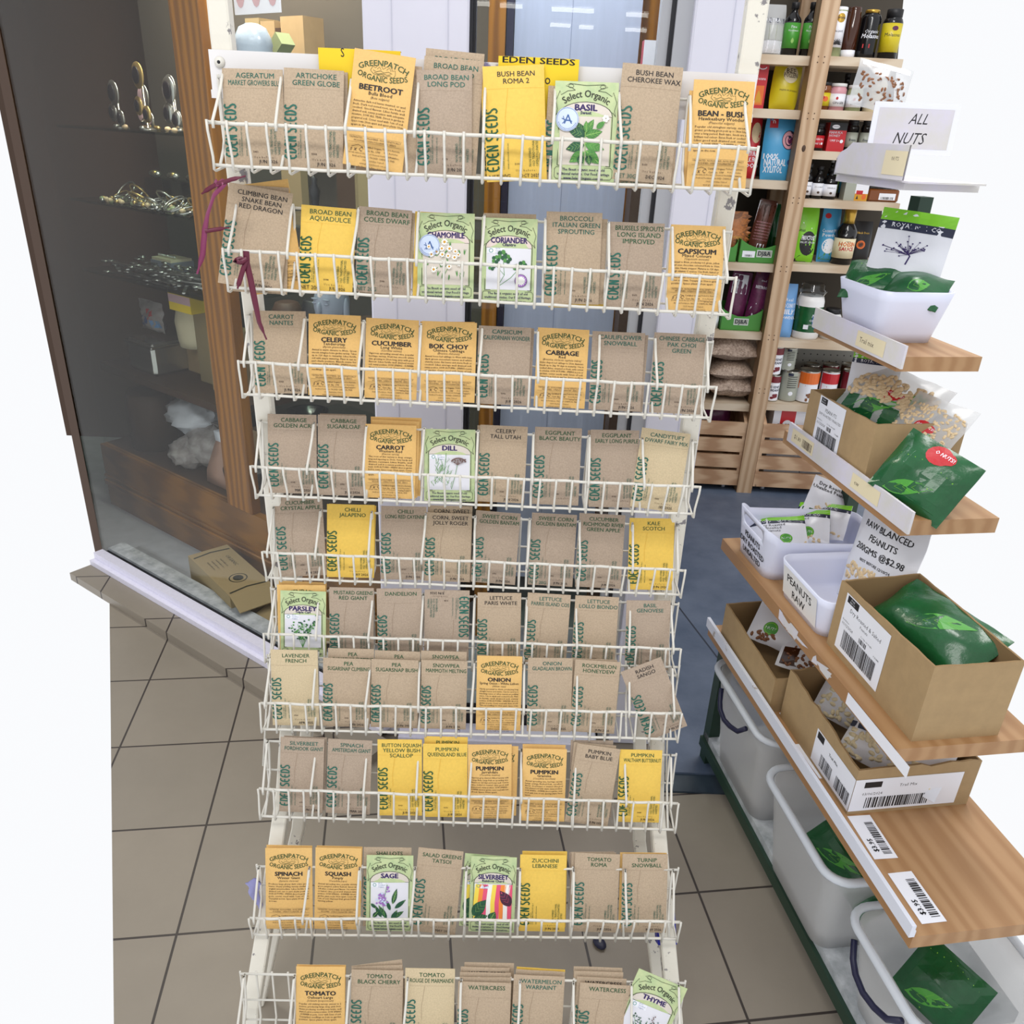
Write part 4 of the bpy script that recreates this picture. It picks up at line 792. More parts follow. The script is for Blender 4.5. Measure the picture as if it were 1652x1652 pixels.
# burgundy ribbons
def ribbon(pts, w, m, label, tw=0):
    mb = MB(); pts = [Vector(p) for p in pts]; sm = []
    for i in range(len(pts)-1):
        for t in (0, .33, .66): sm.append(pts[i].lerp(pts[i+1], t))
    sm.append(pts[-1]); n = len(sm); vs = []
    for i, p in enumerate(sm):
        t = (sm[min(i+1, n-1)]-sm[max(i-1, 0)]).normalized(); side = t.cross(Vector((0, 1, 0))).normalized(); a = tw*math.sin(i*.35)
        sd = side*math.cos(a)+Vector((0, 1, 0))*math.sin(a)
        ww = w*(1 if i < n-2 else .4)/2; vs += [p-sd*ww, p+sd*ww, p+sd*ww+Vector((0, .0006, 0)), p-sd*ww+Vector((0, .0006, 0))]
    fs = []
    for i in range(n-1):
        for k in range(4): fs.append((4*i+k, 4*i+(k+1) % 4, 4*i+4+(k+1) % 4, 4*i+4+k))
    mb.add(vs, fs, m, True); return mb
A = lambda x, y, Y: atY(x, y, Y)
rb = ribbon([A(346, 292, 1.27), A(350, 298, 1.262), A(358, 292, 1.27), A(362, 296, 1.262), A(345, 315, 1.262), A(335, 345, 1.262), A(330, 372, 1.264), A(327, 410, 1.264), A(318, 442, 1.262)], .008, 'ribbon_pink', '', .7).build('ribbon')
put(rb, 'pink burgundy ribbon hanging down left of the Climbing Bean packet', 'ribbon', 'burgundy ribbons on the rack')
for pts in ([A(350, 298, 1.262), A(372, 290, 1.262), A(396, 284, 1.262)], [A(348, 298, 1.262), A(336, 305, 1.262), A(325, 313, 1.262)], [A(331, 373, 1.262), A(350, 370, 1.27), A(370, 367, 1.28)]):
    ribbon(pts, .006, 'ribbon', '', .3).build('ribbon_tail', rb)
rb = ribbon([A(397, 405, 1.262), A(398, 425, 1.262), A(404, 450, 1.262), A(412, 490, 1.262), A(418, 520, 1.262), A(430, 548, 1.262)], .009, 'ribbon', '', .5).build('ribbon')
put(rb, 'dark burgundy ribbon bow tied to the second basket, tail hanging over Carrot Nantes', 'ribbon', 'burgundy ribbons on the rack')
for pts in ([A(398, 417, 1.26), A(388, 424, 1.255), A(378, 421, 1.255), A(386, 418, 1.258), A(398, 416, 1.26)], [A(398, 418, 1.26), A(392, 435, 1.258), A(386, 455, 1.256), A(383, 466, 1.256)]):
    ribbon(pts, .007, 'ribbon', '', .3).build('ribbon_loop', rb)
# blue tape round the right leg and small bits on the floor
mb = MB(); z0 = .235; mb.bar([(.343, row_back(z0, 0)+.008, z0-.028), (.338, row_back(z0+.05, 0)+.010, z0+.032)], .036, .034, 'blue_tape'); put(mb.build('tape_wrap'), 'bright blue tape wrapped round the right front leg of the rack', 'tape')
p = atZ(967, 1523, .002); mb = MB(); mb.ell((0, 0, .004), (.013, .018, .004), 'navy', 12, 6, M=Matrix.Rotation(R(30), 4, 'Z')); put(mb.build('cloth_scrap', loc=p), 'small navy blue scrap lying on the tiles below the Tomato Roma packet', 'scrap')
mb = MB(); p = atY(415, 1440, 1.06)
mb.grid(lambda u, v: (p.x+.004-.022*u*(1-.3*v)+.004*math.sin(v*9), p.y+.006*math.sin(u*5+v*4), p.z+.03-.07*v), 5, 8, 'lavender_cloth'); mb.grid(lambda u, v: (p.x+.004-.022*u*(1-.3*v)+.004*math.sin(v*9), p.y+.0015+.006*math.sin(u*5+v*4), p.z+.03-.07*v), 5, 8, 'lavender_cloth', flip=True); put(mb.build('cloth_scrap'), 'greyish lilac rag caught at the left end of the ninth basket', 'scrap')
# ---------------------------------------------------------------- generic goods
def item(mb, name, loc, rz, label, cat, group=None, M=None):
    o = mb.build(name, loc=loc) if M is None else mb.build(name, M=M)
    if M is None: o.rotation_euler = (0, 0, rz)
    return put(o, label, cat, group)
def pouch_mb(w, h, t, m, seed=0, wrinkle=.003, wr=18, low=.3): return Sheet(w, h, t, m, seed=seed, wrinkle=wrinkle, wr=wr, low=low, nx=12, ny=16, taper=.10)
def jar_mb(r, h, body, cap, label=None, neck=.8, lab=(.15, .65), capr=None, caph=.16, shoulder=.1):
    mb = MB(); cr = capr or r*neck; prof = [(r*.9, 0), (r, h*.02), (r, h*lab[0])]
    if label: prof += [(r*1.01, h*lab[0], label), (r*1.01, h*lab[1], label), (r, h*lab[1], body)]
    prof += [(r, h*(1-caph-shoulder)), (r*.9, h*(1-caph-shoulder*.4)), (cr*.92, h*(1-caph)), (cr, h*(1-caph), cap), (cr, h*.99, cap), (cr*.92, h, cap)]
    mb.lathe(prof, body, 24); return mb
def bottle_mb(r, h, body, cap, label=None, lab=(.12, .6), neckr=.38, nk=.62, caph=.12):
    mb = MB(); nr = r*neckr; prof = [(r*.92, 0), (r, h*.02), (r, h*lab[0])]
    if label: prof += [(r*1.01, h*lab[0], label), (r*1.01, h*lab[1], label), (r, h*lab[1], body)]
    prof += [(r, h*nk), (r*.9, h*(nk+.05)), (nr*1.3, h*(nk+.13)), (nr, h*(nk+.18)), (nr, h*(1-caph)), (nr*1.25, h*(1-caph), cap), (nr*1.25, h*.99, cap), (nr*1.1, h, cap)]
    mb.lathe(prof, body, 24); return mb
def can_mb(r, h, m, band=None):
    mb = MB(); prof = [(r*.95, 0, 'tin'), (r, .002, 'tin'), (r*.985, .006, 'tin'), (r*.985, .007, m), (r*.985, h-.007, m), (r*.985, h-.006, 'tin'), (r, h-.002, 'tin'), (r*.95, h, 'tin'), (r*.93, h-.004, 'tin'), (0.001, h-.004, 'tin')]
    mb.lathe(prof, 'tin', 28); return mb

# ---------------------------------------------------------------- pine grocery shelves
GA = R(-1.64); GO = Vector((1.18, 3.70))
def gp(x, dy, z):    # x along the shelf fronts, dy behind the front edge
    t = x-GO.x; return Vector((GO.x+t*math.cos(GA)-dy*math.sin(GA), GO.y+t*math.sin(GA)+dy*math.cos(GA), z))
GM = Matrix.Translation((GO.x, GO.y, 0)) @ Matrix.Rotation(GA, 4, 'Z')
def gx(px, py, dy=0): # where a sight line meets the shelf front plane: (x along, z)
    n = Vector((math.sin(GA), -math.cos(GA), 0)); p = at_plane(px, py, gp(GO.x, dy, 0), n); d = p-Vector((GO.x, GO.y, 0))
    return GO.x + d.x*math.cos(GA)+d.y*math.sin(GA), p.z
gs = empty('grocery_shelving', (GO.x, GO.y, 0), GA, 'pine shelving unit with central post holding groceries beyond the doorway', 'shelving')
def gpart(mb, name): return mb.build(name, gs)
mb = MB(); mb.box(-.036, .036, -.03, .045, .012, 2.35, 'pine')
for z in (.55, .80, 1.10, 1.38, 1.70, 1.90):
    for dx in (-.012, .012):
        for dz in (0, .02): mb.lathe([(.0025, 0), (.001, .0006)], 'dark_brown', 8, M=Matrix.Translation((dx, -.0305, z+dz-.03)) @ Matrix.Rotation(R(90), 4, 'X'))
mb.lathe([(.010, 0), (.009, .001), (.001, .0012)], 'dark_brown', 12, M=Matrix.Translation((-.006, -.0306, 1.56)) @ Matrix.Rotation(R(90), 4, 'X'), sx=.8, sy=1.3)
gpart(mb, 'post')
mb = MB(); mb.box(-.036, .036, .26, .32, .012, 2.35, 'pine'); gpart(mb, 'rear_post')
mb = MB(); mb.bar([(-.33, .29, .50), (-.03, .29, .70)][::-1], .04, .03, 'timber_dark', X=Vector((0, 1, 0))); gpart(mb, 'brace')
ZL = [.452, .793, 1.093, 1.432, 1.700, 1.893]; ZRr = [.462, .762, 1.100, 1.365, 1.553, 1.706, 1.896]
for z in ZL: mb = MB(); mb.box(-.40, -.036, 0, .34, z-.034, z, 'pine_board'); gpart(mb, 'shelf_board')
for z in ZRr: mb = MB(); mb.box(.036, .33+(1.9-z)*.22, 0, .34, z-.032, z, 'pine_board'); gpart(mb, 'shelf_board')
mb = MB(); mb.add([(-.42, .345, .012), (.68, .345, .012), (.38, .345, 2.35), (-.42, .345, 2.35), (-.42, .352, .012), (.68, .352, .012), (.38, .352, 2.35), (-.42, .352, 2.35)], [(0, 1, 2, 3), (7, 6, 5, 4), (1, 5, 6, 2), (3, 2, 6, 7), (0, 3, 7, 4), (0, 4, 5, 1)], 'dark_interior'); gpart(mb, 'back_panel')
mb = MB(); mb.box(-.405, -.385, .0, .345, .012, 2.35, 'dark_interior'); gpart(mb, 'side_panel')
mb = MB(); mb.box(.10, .60, .330, .338, .47, .72, 'pegboard')
for i in range(15):
    for j in range(7): mb.lathe([(.0035, 0), (.003, .0006)], 'rubber', 6, M=Matrix.Translation((.115+i*.033, .3295, .50+j*.032)) @ Matrix.Rotation(R(90), 4, 'X'))
gpart(mb, 'pegboard')
def placed(px0, px1, pyb, pyt, z, dy=.04):
    a, _ = gx(px0, pyb, dy); b, _ = gx(px1, pyb, dy); _, zt = gx((px0+px1)/2+.15*(pyb-pyt), pyt, dy)
    return (a+b)/2, b-a, zt-z
def place(mb, name, x, dy, z, label, cat, group=None, rz=0): return item(mb, name, gp(x, dy, z), GA+rz, label, cat, group)
def g_pouch(px0, px1, pyb, pyt, z, m, label, art=None, dy=.05, t=.05, cat='pouch', tilt=0, name='pouch', **k):
    x, w, h = placed(px0, px1, pyb, pyt, z, dy); sh = pouch_mb(w, h, t, m, seed=px0, **k)
    if art: art(sh.dec(), w, h)
    o = place(sh.mb, name, x, dy+t/2, z, label, cat); o.rotation_euler = (R(-6), R(tilt), GA); return o
def T_(d, s, x, y, size, m='label_white', **k): d.text(s, x, y, size, m, res=1, **k)
# left bay, from the top
zs = ZL[5]
g_pouch(1222, 1264, 82, 4, zs, 'bag_clear', 'clear bag of white powder beside the green-labelled bottles', lambda d, w, h: (d.rect(-w*.4, w*.42, h*.30, h*.58, 'grey_can', 3, 3), d.rect(-w*.4, w*.42, h*.62, h*.72, 'navy_print', 3, 1), T_(d, 'ULTRA', 0, h*.64, .018), d.rect(-w*.42, w*.42, h*.05, h*.28, 'label_white', 3, 3)), t=.06, name='powder_bag', cat='bag')
for i, (a, b) in enumerate(((1262, 1288), (1292, 1315))):
    x, w, h = placed(a, b, 84, 2, zs, .05); r = w/2; mb = bottle_mb(r, h, 'black_gloss', 'black_soft', 'green_print', (.15, .62), nk=.66)
    d = Dec(mb, cyl_map(r*1.012)); T_(d, 'Pine', 0, h*.52, .014); T_(d, 'Mouthwash', 0, h*.46, .009); d.leaf(0, h*.24, .02, .012, 90, 'leaf_light')
    place(mb, 'bottle', x, .05+r, zs, ('dark bottle with green label standing beside the powder bag', 'dark bottle with green label standing against the pine post')[i], 'bottle')
zs = ZL[4]
x, w, h = placed(1212, 1232, 168, 100, zs, .05); mb = MB(); mb.box(-w/2, w/2, 0, .05, 0, h, 'red'); d = Dec(mb, front_map(0)); d.rect(-w*.4, w*.35, h*.08, h*.5, 'orange'); T_(d, 'Senna', 0, h*.62, .016); 
for k in range(5): d.leaf(-w*.25+k*w*.12, h*.1, h*.3, .006, 80+k*6, 'petal_yellow')
d.arc(0, h*.9, w*.3, h*.05, 180, 360, .003, 'label_white'); place(mb, 'box', x, .05, zs, 'red box standing left of the yellow bee pollen pouch', 'box')
g_pouch(1241, 1287, 170, 97, zs, 'yellow_pouch', 'yellow stand-up pouch of bee pollen on the second shelf', lambda d, w, h: (d.disc(0.01, h*.72, w*.26, w*.28, 'cream', 24), T_(d, 'BEE', .01, h*.75, .026, 'ink_brown', bold=.02), T_(d, 'POLLEN', .01, h*.66, .024, 'ink_brown', bold=.02, maxw=w*.48), d.line([(-w*.42, h*.42), (w*.42, h*.42)], .002, 'gold'), T_(d, 'PREMIUM SPANISH', .01, h*.37, .009, 'ink_brown')), t=.06, tilt=3)
zs = ZL[3]
g_pouch(1196, 1222, 282, 182, zs, 'red', 'red pouch beside the blue xylitol pouch', lambda d, w, h: (d.disc(.01, h*.7, w*.3, h*.16, 'nut', 16), T_(d, 'NATURAL', 0, h*.34, .026, bold=.02, maxw=w*.9), T_(d, 'MILK FREE', 0, h*.25, .026, bold=.02, maxw=w*.9), T_(d, 'FOOD', 0, h*.16, .026, bold=.02)), dy=.07)
g_pouch(1226, 1276, 284, 185, zs, 'blue_pouch', 'blue pouch printed 100% natural xylitol', lambda d, w, h: (d.rect(-w*.36, -w*.1, h*.80, h*.98, 'red', 2, 2), T_(d, 'n', -w*.23, h*.87, .028), d.disc(w*.30, h*.62, w*.24, h*.15, 'navy_print', 24), d.disc(w*.30, h*.62, w*.22, h*.138, 'pink', 24), d.disc(w*.34, h*.62, w*.09, h*.06, 'plum', 12), T_(d, '100%', -w*.22, h*.32, .030, bold=.03), T_(d, 'NATURAL', -w*.06, h*.22, .036, bold=.03, maxw=w*.7), T_(d, 'XYLITOL', -w*.1, h*.11, .036, bold=.03, maxw=w*.62), d.disc(w*.4, h*.28, w*.08, w*.08, 'ink_blue', 14)), dy=.03)
zs = ZL[2]
def green_tray(px0, px1, pyb, pyt, z, label, tick):
    x, w, h = placed(px0, px1, pyb, pyt, z, .02); mb = MB(); D = .2; t = .003
    prof = [(-w/2, h*1.3), (-w*.30, h*1.02), (-w*.1, h*.86), (w*.12, h*.86), (w*.34, h*1.05), (w/2, h*1.3)]
    vs = [(x_, 0, 0) for x_, _ in prof]+[(x_, 0, z_) for x_, z_ in prof]+[(x_, t, 0) for x_, _ in prof]+[(x_, t, z_) for x_, z_ in prof]; n = 6
    fs = [(i, i+1, n+i+1, n+i) for i in range(5)]+[(2*n+i+1, 2*n+i, 3*n+i, 3*n+i+1) for i in range(5)]+[(n+i, n+i+1, 3*n+i+1, 3*n+i) for i in range(5)]
    mb.add(vs, fs, 'green_box'); mb.box(-w/2, -w/2+t, 0, D, 0, h*1.3, 'green_box'); mb.box(w/2-t, w/2, 0, D, 0, h*1.3, 'green_box'); mb.box(-w/2, w/2, D-t, D, 0, h*1.3, 'green_box'); mb.box(-w/2, w/2, 0, D, 0, t, 'green_box')
    d = Dec(mb, front_map(0)); c = w*.10 if tick else 0
    if w > .07: d.rect(c-w*.18, c+w*.18, h*.34, h*.74, 'label_white'); d.rect(c-w*.17, c+w*.17, h*.37, h*.71, 'grey_can'); d.text('DJ&A', c, h*.43, .026, 'navy_print', bold=.03, maxw=w*.3)
    if tick: d.rect(-w*.42, -w*.12, h*.30, h*.66, 'label_white'); d.barcode(-w*.36, -w*.18, h*.34, h*.46, n=14)
    return place(mb, 'display_tray', x, .02, z, label, 'display tray', 'green cardboard display trays')
green_tray(1190, 1258, 423, 396, zs, 'green display tray with white ticket under the dark brown snack bag', True)
green_tray(1166, 1187, 421, 395, zs, 'green display tray partly hidden behind the top right of the wire rack', False)
g_pouch(1166, 1202, 412, 342, zs, 'pretzel', 'brown bag of date-like snacks behind the rack edge', lambda d, w, h: ([d.leaf(random.uniform(-w*.45, w*.25), random.uniform(h*.05, h*.9), .05, .02, random.uniform(-30, 40), random.choice(('pretzel', 'nut_brown'))) for _ in range(26)], T_(d, 'POTATO', 0, h*.45, .014, 'gold')), dy=.05, name='snack_bag', cat='bag')
g_pouch(1206, 1236, 400, 322, zs+.02, 'choc', 'dark brown snack bag with barcode standing in the green tray', lambda d, w, h: (d.rect(-w*.40, w*.40, h*.62, h*.92, 'brown_glass', 3, 3), d.rect(-w*.1, w*.3, h*.04, h*.24, 'label_white', 2, 2), d.barcode(-w*.04, w*.24, h*.08, h*.20, n=12), [T_(d, 'ingredients mushroom oil salt', 0, h*(.60-.05*k), .008, 'pink', maxw=w*.8) for k in range(7)], d.line([(-w*.46, h*.02), (-w*.46, h*.97), (w*.46, h*.97), (w*.46, h*.02)], .004, 'label_white')), dy=.035, tilt=8, name='snack_bag', cat='bag')
g_pouch(1238, 1254, 400, 330, zs, 'foil_green', 'dark green foil bag behind the green display tray', dy=.16, name='snack_bag', cat='bag')
zs = ZL[1]
green_tray(1161, 1226, 532, 507, zs, 'green display tray under the purple beetroot chip bag', False)
g_pouch(1166, 1200, 515, 440, zs+.01, 'plum', 'clear-topped purple snack bag left in the lower green tray', lambda d, w, h: (d.rect(-w*.4, w*.3, h*.6, h*.95, 'bag_white', 3, 3),), dy=.06, tilt=6, name='snack_bag', cat='bag')
g_pouch(1200, 1230, 516, 434, zs+.01, 'plum', 'purple beetroot snack bag with dark band in the lower green tray', lambda d, w, h: (d.poly([(-w*.42, h*.5), (w*.42, h*.5), (w*.42, h*.98), (-w*.42, h*.98)], 'deep_red'), T_(d, 'dried', 0, h*.78, .012), T_(d, 'BEETROOT', 0, h*.66, .018, bold=.03, maxw=w*.7), d.poly([(-w*.5, h*.05), (w*.0, h*.02), (w*.02, h*.22), (-w*.12, h*.42), (-w*.34, h*.34)], 'label_white')), dy=.035, tilt=8, name='snack_bag', cat='bag')
x, w, h = placed(1143, 1156, 532, 510, zs, .03); mb = jar_mb(.028, .075, 'cap_white', 'grey_can', 'label_white'); place(mb, 'tub', x, .06, zs, 'small white tub left of the lower green display tray', 'tub')
zs = ZL[0]
zz = zs
for i, (a, b, h, tl) in enumerate(((1140, 1223, .11, 0), (1140, 1212, .09, 0), (1128, 1214, .13, 0))):
    x0, _ = gx(a, 640, .03); x1, _ = gx(b, 640, .03); w = x1-x0
    sh = Sheet(w, .25, h, 'oats', seed=i+50, wrinkle=.008, wr=22, nx=18, ny=16)
    if i == 2: d = sh.dec(); d.rect(-w*.20, w*.20, .105, .165, 'label_white', 3, 3); d.rect(-w*.18, w*.18, .14, .155, 'ink_blue', 3, 1); T_(d, 'ORGANIC ROLLED OATS', 0, .125, .012, 'ink_blue', maxw=w*.34)
    M = Matrix.Translation(gp((x0+x1)/2, .02, zz+h/2+.002)) @ Matrix.Rotation(GA, 4, 'Z') @ Matrix.Rotation(R(-84 if i < 2 else -66), 4, 'X')
    item(sh.mb, 'oat_bag', None, 0, ('lowest flat clear bag of rolled oats in the pile above the crates', 'middle flat bag of rolled oats in the pile', 'topmost bag of rolled oats with blue printed label')[i], 'bag', 'bags of oats in a pile', M=M); zz += h*.78
# slatted crates on castors
def crate(px0, px1, label, w_=None):
    a, _ = gx(px0, 780, -.02); b, _ = gx(px1, 780, -.02); w = w_ or b-a; mb = MB(); h0, h1, D = .055, .395, .30
    root = empty('slatted_crate', gp((a+b)/2, -.02, 0), GA, label, 'crate', 'slatted pine crates on castors')
    for k in range(4): mb = MB(); z = h0+k*.082; mb.box(-w/2+.016, w/2-.016, 0, .014, z, z+.066, 'pine_crate'); mb.build('slat', root)
    for sx in (-1, 1):
        mb = MB(); x = sx*(w/2-.008); vs = [(x-.008, 0, h0-.01), (x+.008, 0, h0-.01), (x-.008, 0, h1-.03), (x+.008, 0, h1-.03), (x-.008, .16, h1+.06), (x+.008, .16, h1+.06), (x-.008, D, h1+.06), (x+.008, D, h1+.06), (x-.008, D, h0-.01), (x+.008, D, h0-.01)]
        mb.add(vs, [(0, 2, 4, 6, 8), (9, 7, 5, 3, 1), (0, 1, 3, 2), (2, 3, 5, 4), (4, 5, 7, 6), (6, 7, 9, 8), (8, 9, 1, 0)], 'pine_crate'); mb.build('side_panel', root)
    mb = MB(); mb.box(-w/2, w/2, D-.014, D, h0, h1, 'pine_crate'); mb.box(-w/2+.01, w/2-.01, 0, D, h0-.01, h0, 'pine_crate'); mb.build('back_panel', root)
    for sx in (-1, 1): mb = MB(); mb.lathe([(.018, 0), (.018, .016)], 'frame_grey', 14, M=Matrix.Translation((sx*(w/2-.06)-.008, .05, .031)) @ Matrix.Rotation(R(90), 4, 'Y')); mb.box(sx*(w/2-.06)-.012, sx*(w/2-.06)+.012, .035, .065, .035, .047, 'rubber'); mb.build('castor', root)
    return root, (a+b)/2, w
crate(1092, 1190, 'slatted pine crate on castors left of the shelving post')
crate(1215, 1372, 'slatted pine crate on castors right of the post holding white boxes')
x, _ = gx(1150, 690, .1); sh = Sheet(.16, .16, .12, 'plum', seed=91, wrinkle=.01, wr=25); place(sh.mb, 'produce_bag', x, .12, .29, 'dark net bag inside the left pine crate', 'bag')
for i, (px0, px1) in enumerate(((1240, 1300), (1300, 1360))):
    a, _ = gx(px0, 700, .05); b, _ = gx(px1, 700, .05); w = b-a-.004; mb = MB(); mb.box(-w/2, w/2, 0, .16, 0, .36, 'label_white'); d = Dec(mb, front_map(0)); c = -w*.1
    d.rect(c-.035, c+.035, .28, .36, 'red'); d.disc(c, .288, .022, .022, 'label_white', 16); d.text('ORGRAN', c, .272, .028, 'navy_print', bold=.03, maxw=.10)
    d2 = Dec(mb, lambda x, y, l: (x, y, .36+l)); d2.rect(c-.035, c+.035, 0, .08, 'deep_red'); d2.text('gluten free', c+.09, .03, .02, 'ink_blue', res=1); d2.rect(w*.1, w*.48, .05, .09, 'ink_blue')
    place(mb, 'carton_box', (a+b)/2, .03, .066, ('white box with red logo panel inside the right crate, nearest the post', 'white box with red logo panel inside the right crate, further right')[i], 'box', 'white boxes inside the right crate')
# right bay, from the top
def g_round(kind, px0, px1, pyb, pyt, z, desc, dy=.05, art=None, name='bottle', cat='bottle', group=None, **k):
    x, w, h = placed(px0, px1, pyb, pyt, z, dy); r = w/2; mb = (bottle_mb if kind == 'b' else jar_mb if kind == 'j' else can_mb)(r, h, **k)
    if art: art(Dec(mb, cyl_map(r*1.012)), r, h)
    return place(mb, name, x, dy+r, z, desc, cat, group)
zs = ZRr[6]
g_round('b', 1336, 1358, 88, 10, zs, 'slim pale bottle of agave syrup with white label beside the post', body='jar_green', cap='label_white', label='label_white', lab=(.2, .95), neckr=.8, nk=.8, art=lambda d, r, h: (d.disc(0, h*.78, r*.6, r*.6, 'gold', 14), T_(d, 'biona', 0, h*.76, .016, 'navy_print', bold=.02), T_(d, 'AGAVE', 0, h*.50, .010, 'navy_print'), [d.leaf(0, h*.26, .022, .004, a, 'ink_black') for a in range(0, 181, 22)]))
g_round('b', 1358, 1381, 90, 10, zs, 'brown syrup bottle with white cap at its foot', body='brown_glass', cap='brown_glass', label='label_white', lab=(.0, .16), neckr=.7, nk=.8)
g_round('j', 1383, 1415, 92, 14, zs, 'dark jar of molasses with gold lid', body='black_gloss', cap='gold', neck=.7, shoulder=.12, caph=.07, name='jar', cat='jar', art=lambda d, r, h: (T_(d, 'Organic', 0, h*.52, .018, 'label_white', shear=.2), T_(d, 'Molasses', 0, h*.42, .022, 'label_white', shear=.2, bold=.02), d.rect(-r*.7, 0, h*.22, h*.30, 'red')))
g_round('j', 1419, 1450, 95, 13, zs, 'dark jar with yellow molasses label at the right edge', body='black_gloss', cap='black_soft', label='yellow_pouch', lab=(.15, .72), neck=.8, name='jar', cat='jar', art=lambda d, r, h: (T_(d, 'Molasses', -.005, h*.46, .018, 'navy_print'), d.disc(0, h*.62, .012, .008, 'plum', 12)))
zs = ZRr[5]
for (a, b, t, body, cap, lab, txt, label) in ((1319, 1338, 132, 'amber', 'black_soft', 'yellow_pouch', '', 'small orange jar beside the post on the ginger shelf'), (1337, 1364, 134, 'pink', 'cap_white', 'label_white', 'GINGER', 'jar of pink ginger with white lid and white label'), (1366, 1391, 137, 'jar_green', 'cap_white', 'label_white', 'GINGER', 'jar of pale green ginger with white lid and white label')):
    g_round('j', a, b, 177, t, zs, label, body=body, cap=cap, label=lab, neck=.95, caph=.12, name='jar', cat='jar', lab=(.15, .62), art=lambda d, r, h, txt=txt: (T_(d, txt, 0, h*.24, .013, 'ink_black', maxw=r*1.5) if txt else d.disc(0, h*.4, .012, .01, 'orange', 10), d.disc(-.008, h*.45, .005, .006, 'red', 8)))
g_round('j', 1396, 1428, 180, 118, zs, 'large pale jar standing behind the ginger jars', body='cream', cap='grey_can', neck=.85, dy=.12, name='jar', cat='jar', art=lambda d, r, h: T_(d, 'TAHINI', 0, h*.5, .012, 'ink_black'))
for i, (a, b) in enumerate(((1352, 1372), (1378, 1398))): g_round('b', a, b, 172, 118, zs, ('dark bottle behind the pink ginger jar', 'dark bottle behind the green ginger jar')[i], body='black_gloss', cap='black_soft', dy=.2)
zs = ZRr[4]
g_round('j', 1308, 1330, 240, 198, zs, 'small dark honey jar with red label beside the red honey box', body='black_gloss', cap='black_soft', label='red', lab=(.1, .55), neck=.85, name='jar', cat='jar', art=lambda d, r, h: (T_(d, 'MANUKA', 0, h*.38, .010), T_(d, 'UMF 5+', -.004, h*.22, .010), d.disc(.014, h*.26, .005, .005, 'label_white', 8)))
x, w, h = placed(1332, 1360, 243, 198, zs, .05); mb = MB(); mb.box(-w/2, w/2, 0, .07, 0, h, 'red'); d = Dec(mb, front_map(0)); d.rect(-w/2, w/2, h*.74, h, 'black_soft'); d.disc(-w*.15, h*.86, w*.22, h*.07, 'label_white', 14); T_(d, 'comvita', -w*.15, h*.84, .009, 'ink_black'); T_(d, 'MANUKA', -w*.1, h*.62, .013, bold=.02); T_(d, 'HONEY', -w*.14, h*.51, .013, bold=.02); T_(d, 'UMF 5+', -w*.1, h*.34, .012); d.disc(w*.3, h*.36, .007, .007, 'label_white', 10); place(mb, 'box', x, .05, zs, 'red box of manuka honey with black top band', 'box')
for i, (a, b) in enumerate(((1362, 1382), (1385, 1403))): g_round('j', a, b, 244, 192, zs, ('dark jar with grey label beside the red honey box', 'dark jar with grey label further right of the red honey box')[i], body='black_gloss', cap='black_soft', label='grey_can', lab=(.15, .6), name='jar', cat='jar', art=lambda d, r, h: T_(d, 'Evans', 0, h*.34, .013, 'navy_print', bold=.02))
zs = ZRr[3]
for i, (a, b, t) in enumerate(((1293, 1308, 264), (1309, 1327, 268), (1327, 1350, 271))):
    g_round('b', a, b, 320, t, zs, ('leftmost of the three small dark bottles with white labels', 'middle of the three small dark bottles with white labels', 'rightmost and widest small dark bottle with white label')[i], body='black_gloss', cap='black_soft', label='label_white', lab=(.1, .48), neckr=.45, nk=.6, art=lambda d, r, h, i=i: (T_(d, ('ALMOND', 'COCONUT', 'VANILLA')[i], 0, h*.34, .009, 'ink_black', maxw=r*1.6), d.disc(0, h*.2, .006, .005, 'ink_brown', 8)), group='small dark bottles with white labels')
for i, (a, b) in enumerate(((1333, 1343), (1344, 1354), (1355, 1364))): g_round('b', a, b, 300, 255, zs, ('left', 'middle', 'right')[i]+'most of the three small blue-labelled bottles at the shelf back', body='black_gloss', cap='cap_white', label=('blue_pouch', 'lime', 'blue_pouch')[i], dy=.2, group='small blue labelled bottles')
x, w, h = placed(1360, 1398, 322, 277, zs, .05); mb = MB(); mb.box(-w/2, w/2, 0, .06, 0, h, 'grey_can'); d = Dec(mb, front_map(0)); d.rect(-w*.05, w/2, 0, h, 'label_white'); d.rect(-w*.05, w/2, 0, h*.25, 'petal_yellow'); d.rect(0, w*.28, h*.22, h*.36, 'red'); T_(d, 'royal jelly', w*.2, h*.78, .010, 'ink_blue'); d.disc(w*.35, h*.15, .01, .012, 'orange', 8); d.poly([(w*.02, h*.06), (w*.12, h*.06), (w*.07, h*.2)], 'ink_black'); place(mb, 'box', x, .05, zs, 'grey and white royal jelly box standing on the fourth shelf', 'box')
x, w, h = placed(1400, 1450, 326, 285, zs, .04); mb = MB(); mb.box(-w/2, w/2, 0, .16, 0, h*.5, 'amber', bev=.006); mb.box(-w/2-.004, w/2+.004, -.004, .164, h*.5, h*.64, 'dome', bev=.004); mb.box(-w/2, w/2, 0, .16, h*.64, h, 'amber', bev=.006); d = Dec(mb, front_map(0)); d.rect(-.02, .05, h*.08, h*.34, 'label_white'); d.barcode(-.012, .042, h*.10, h*.2, n=16); place(mb, 'food_container', x, .05, zs, 'stacked amber brown food container with price ticket at right edge', 'container')
zs = ZRr[2]
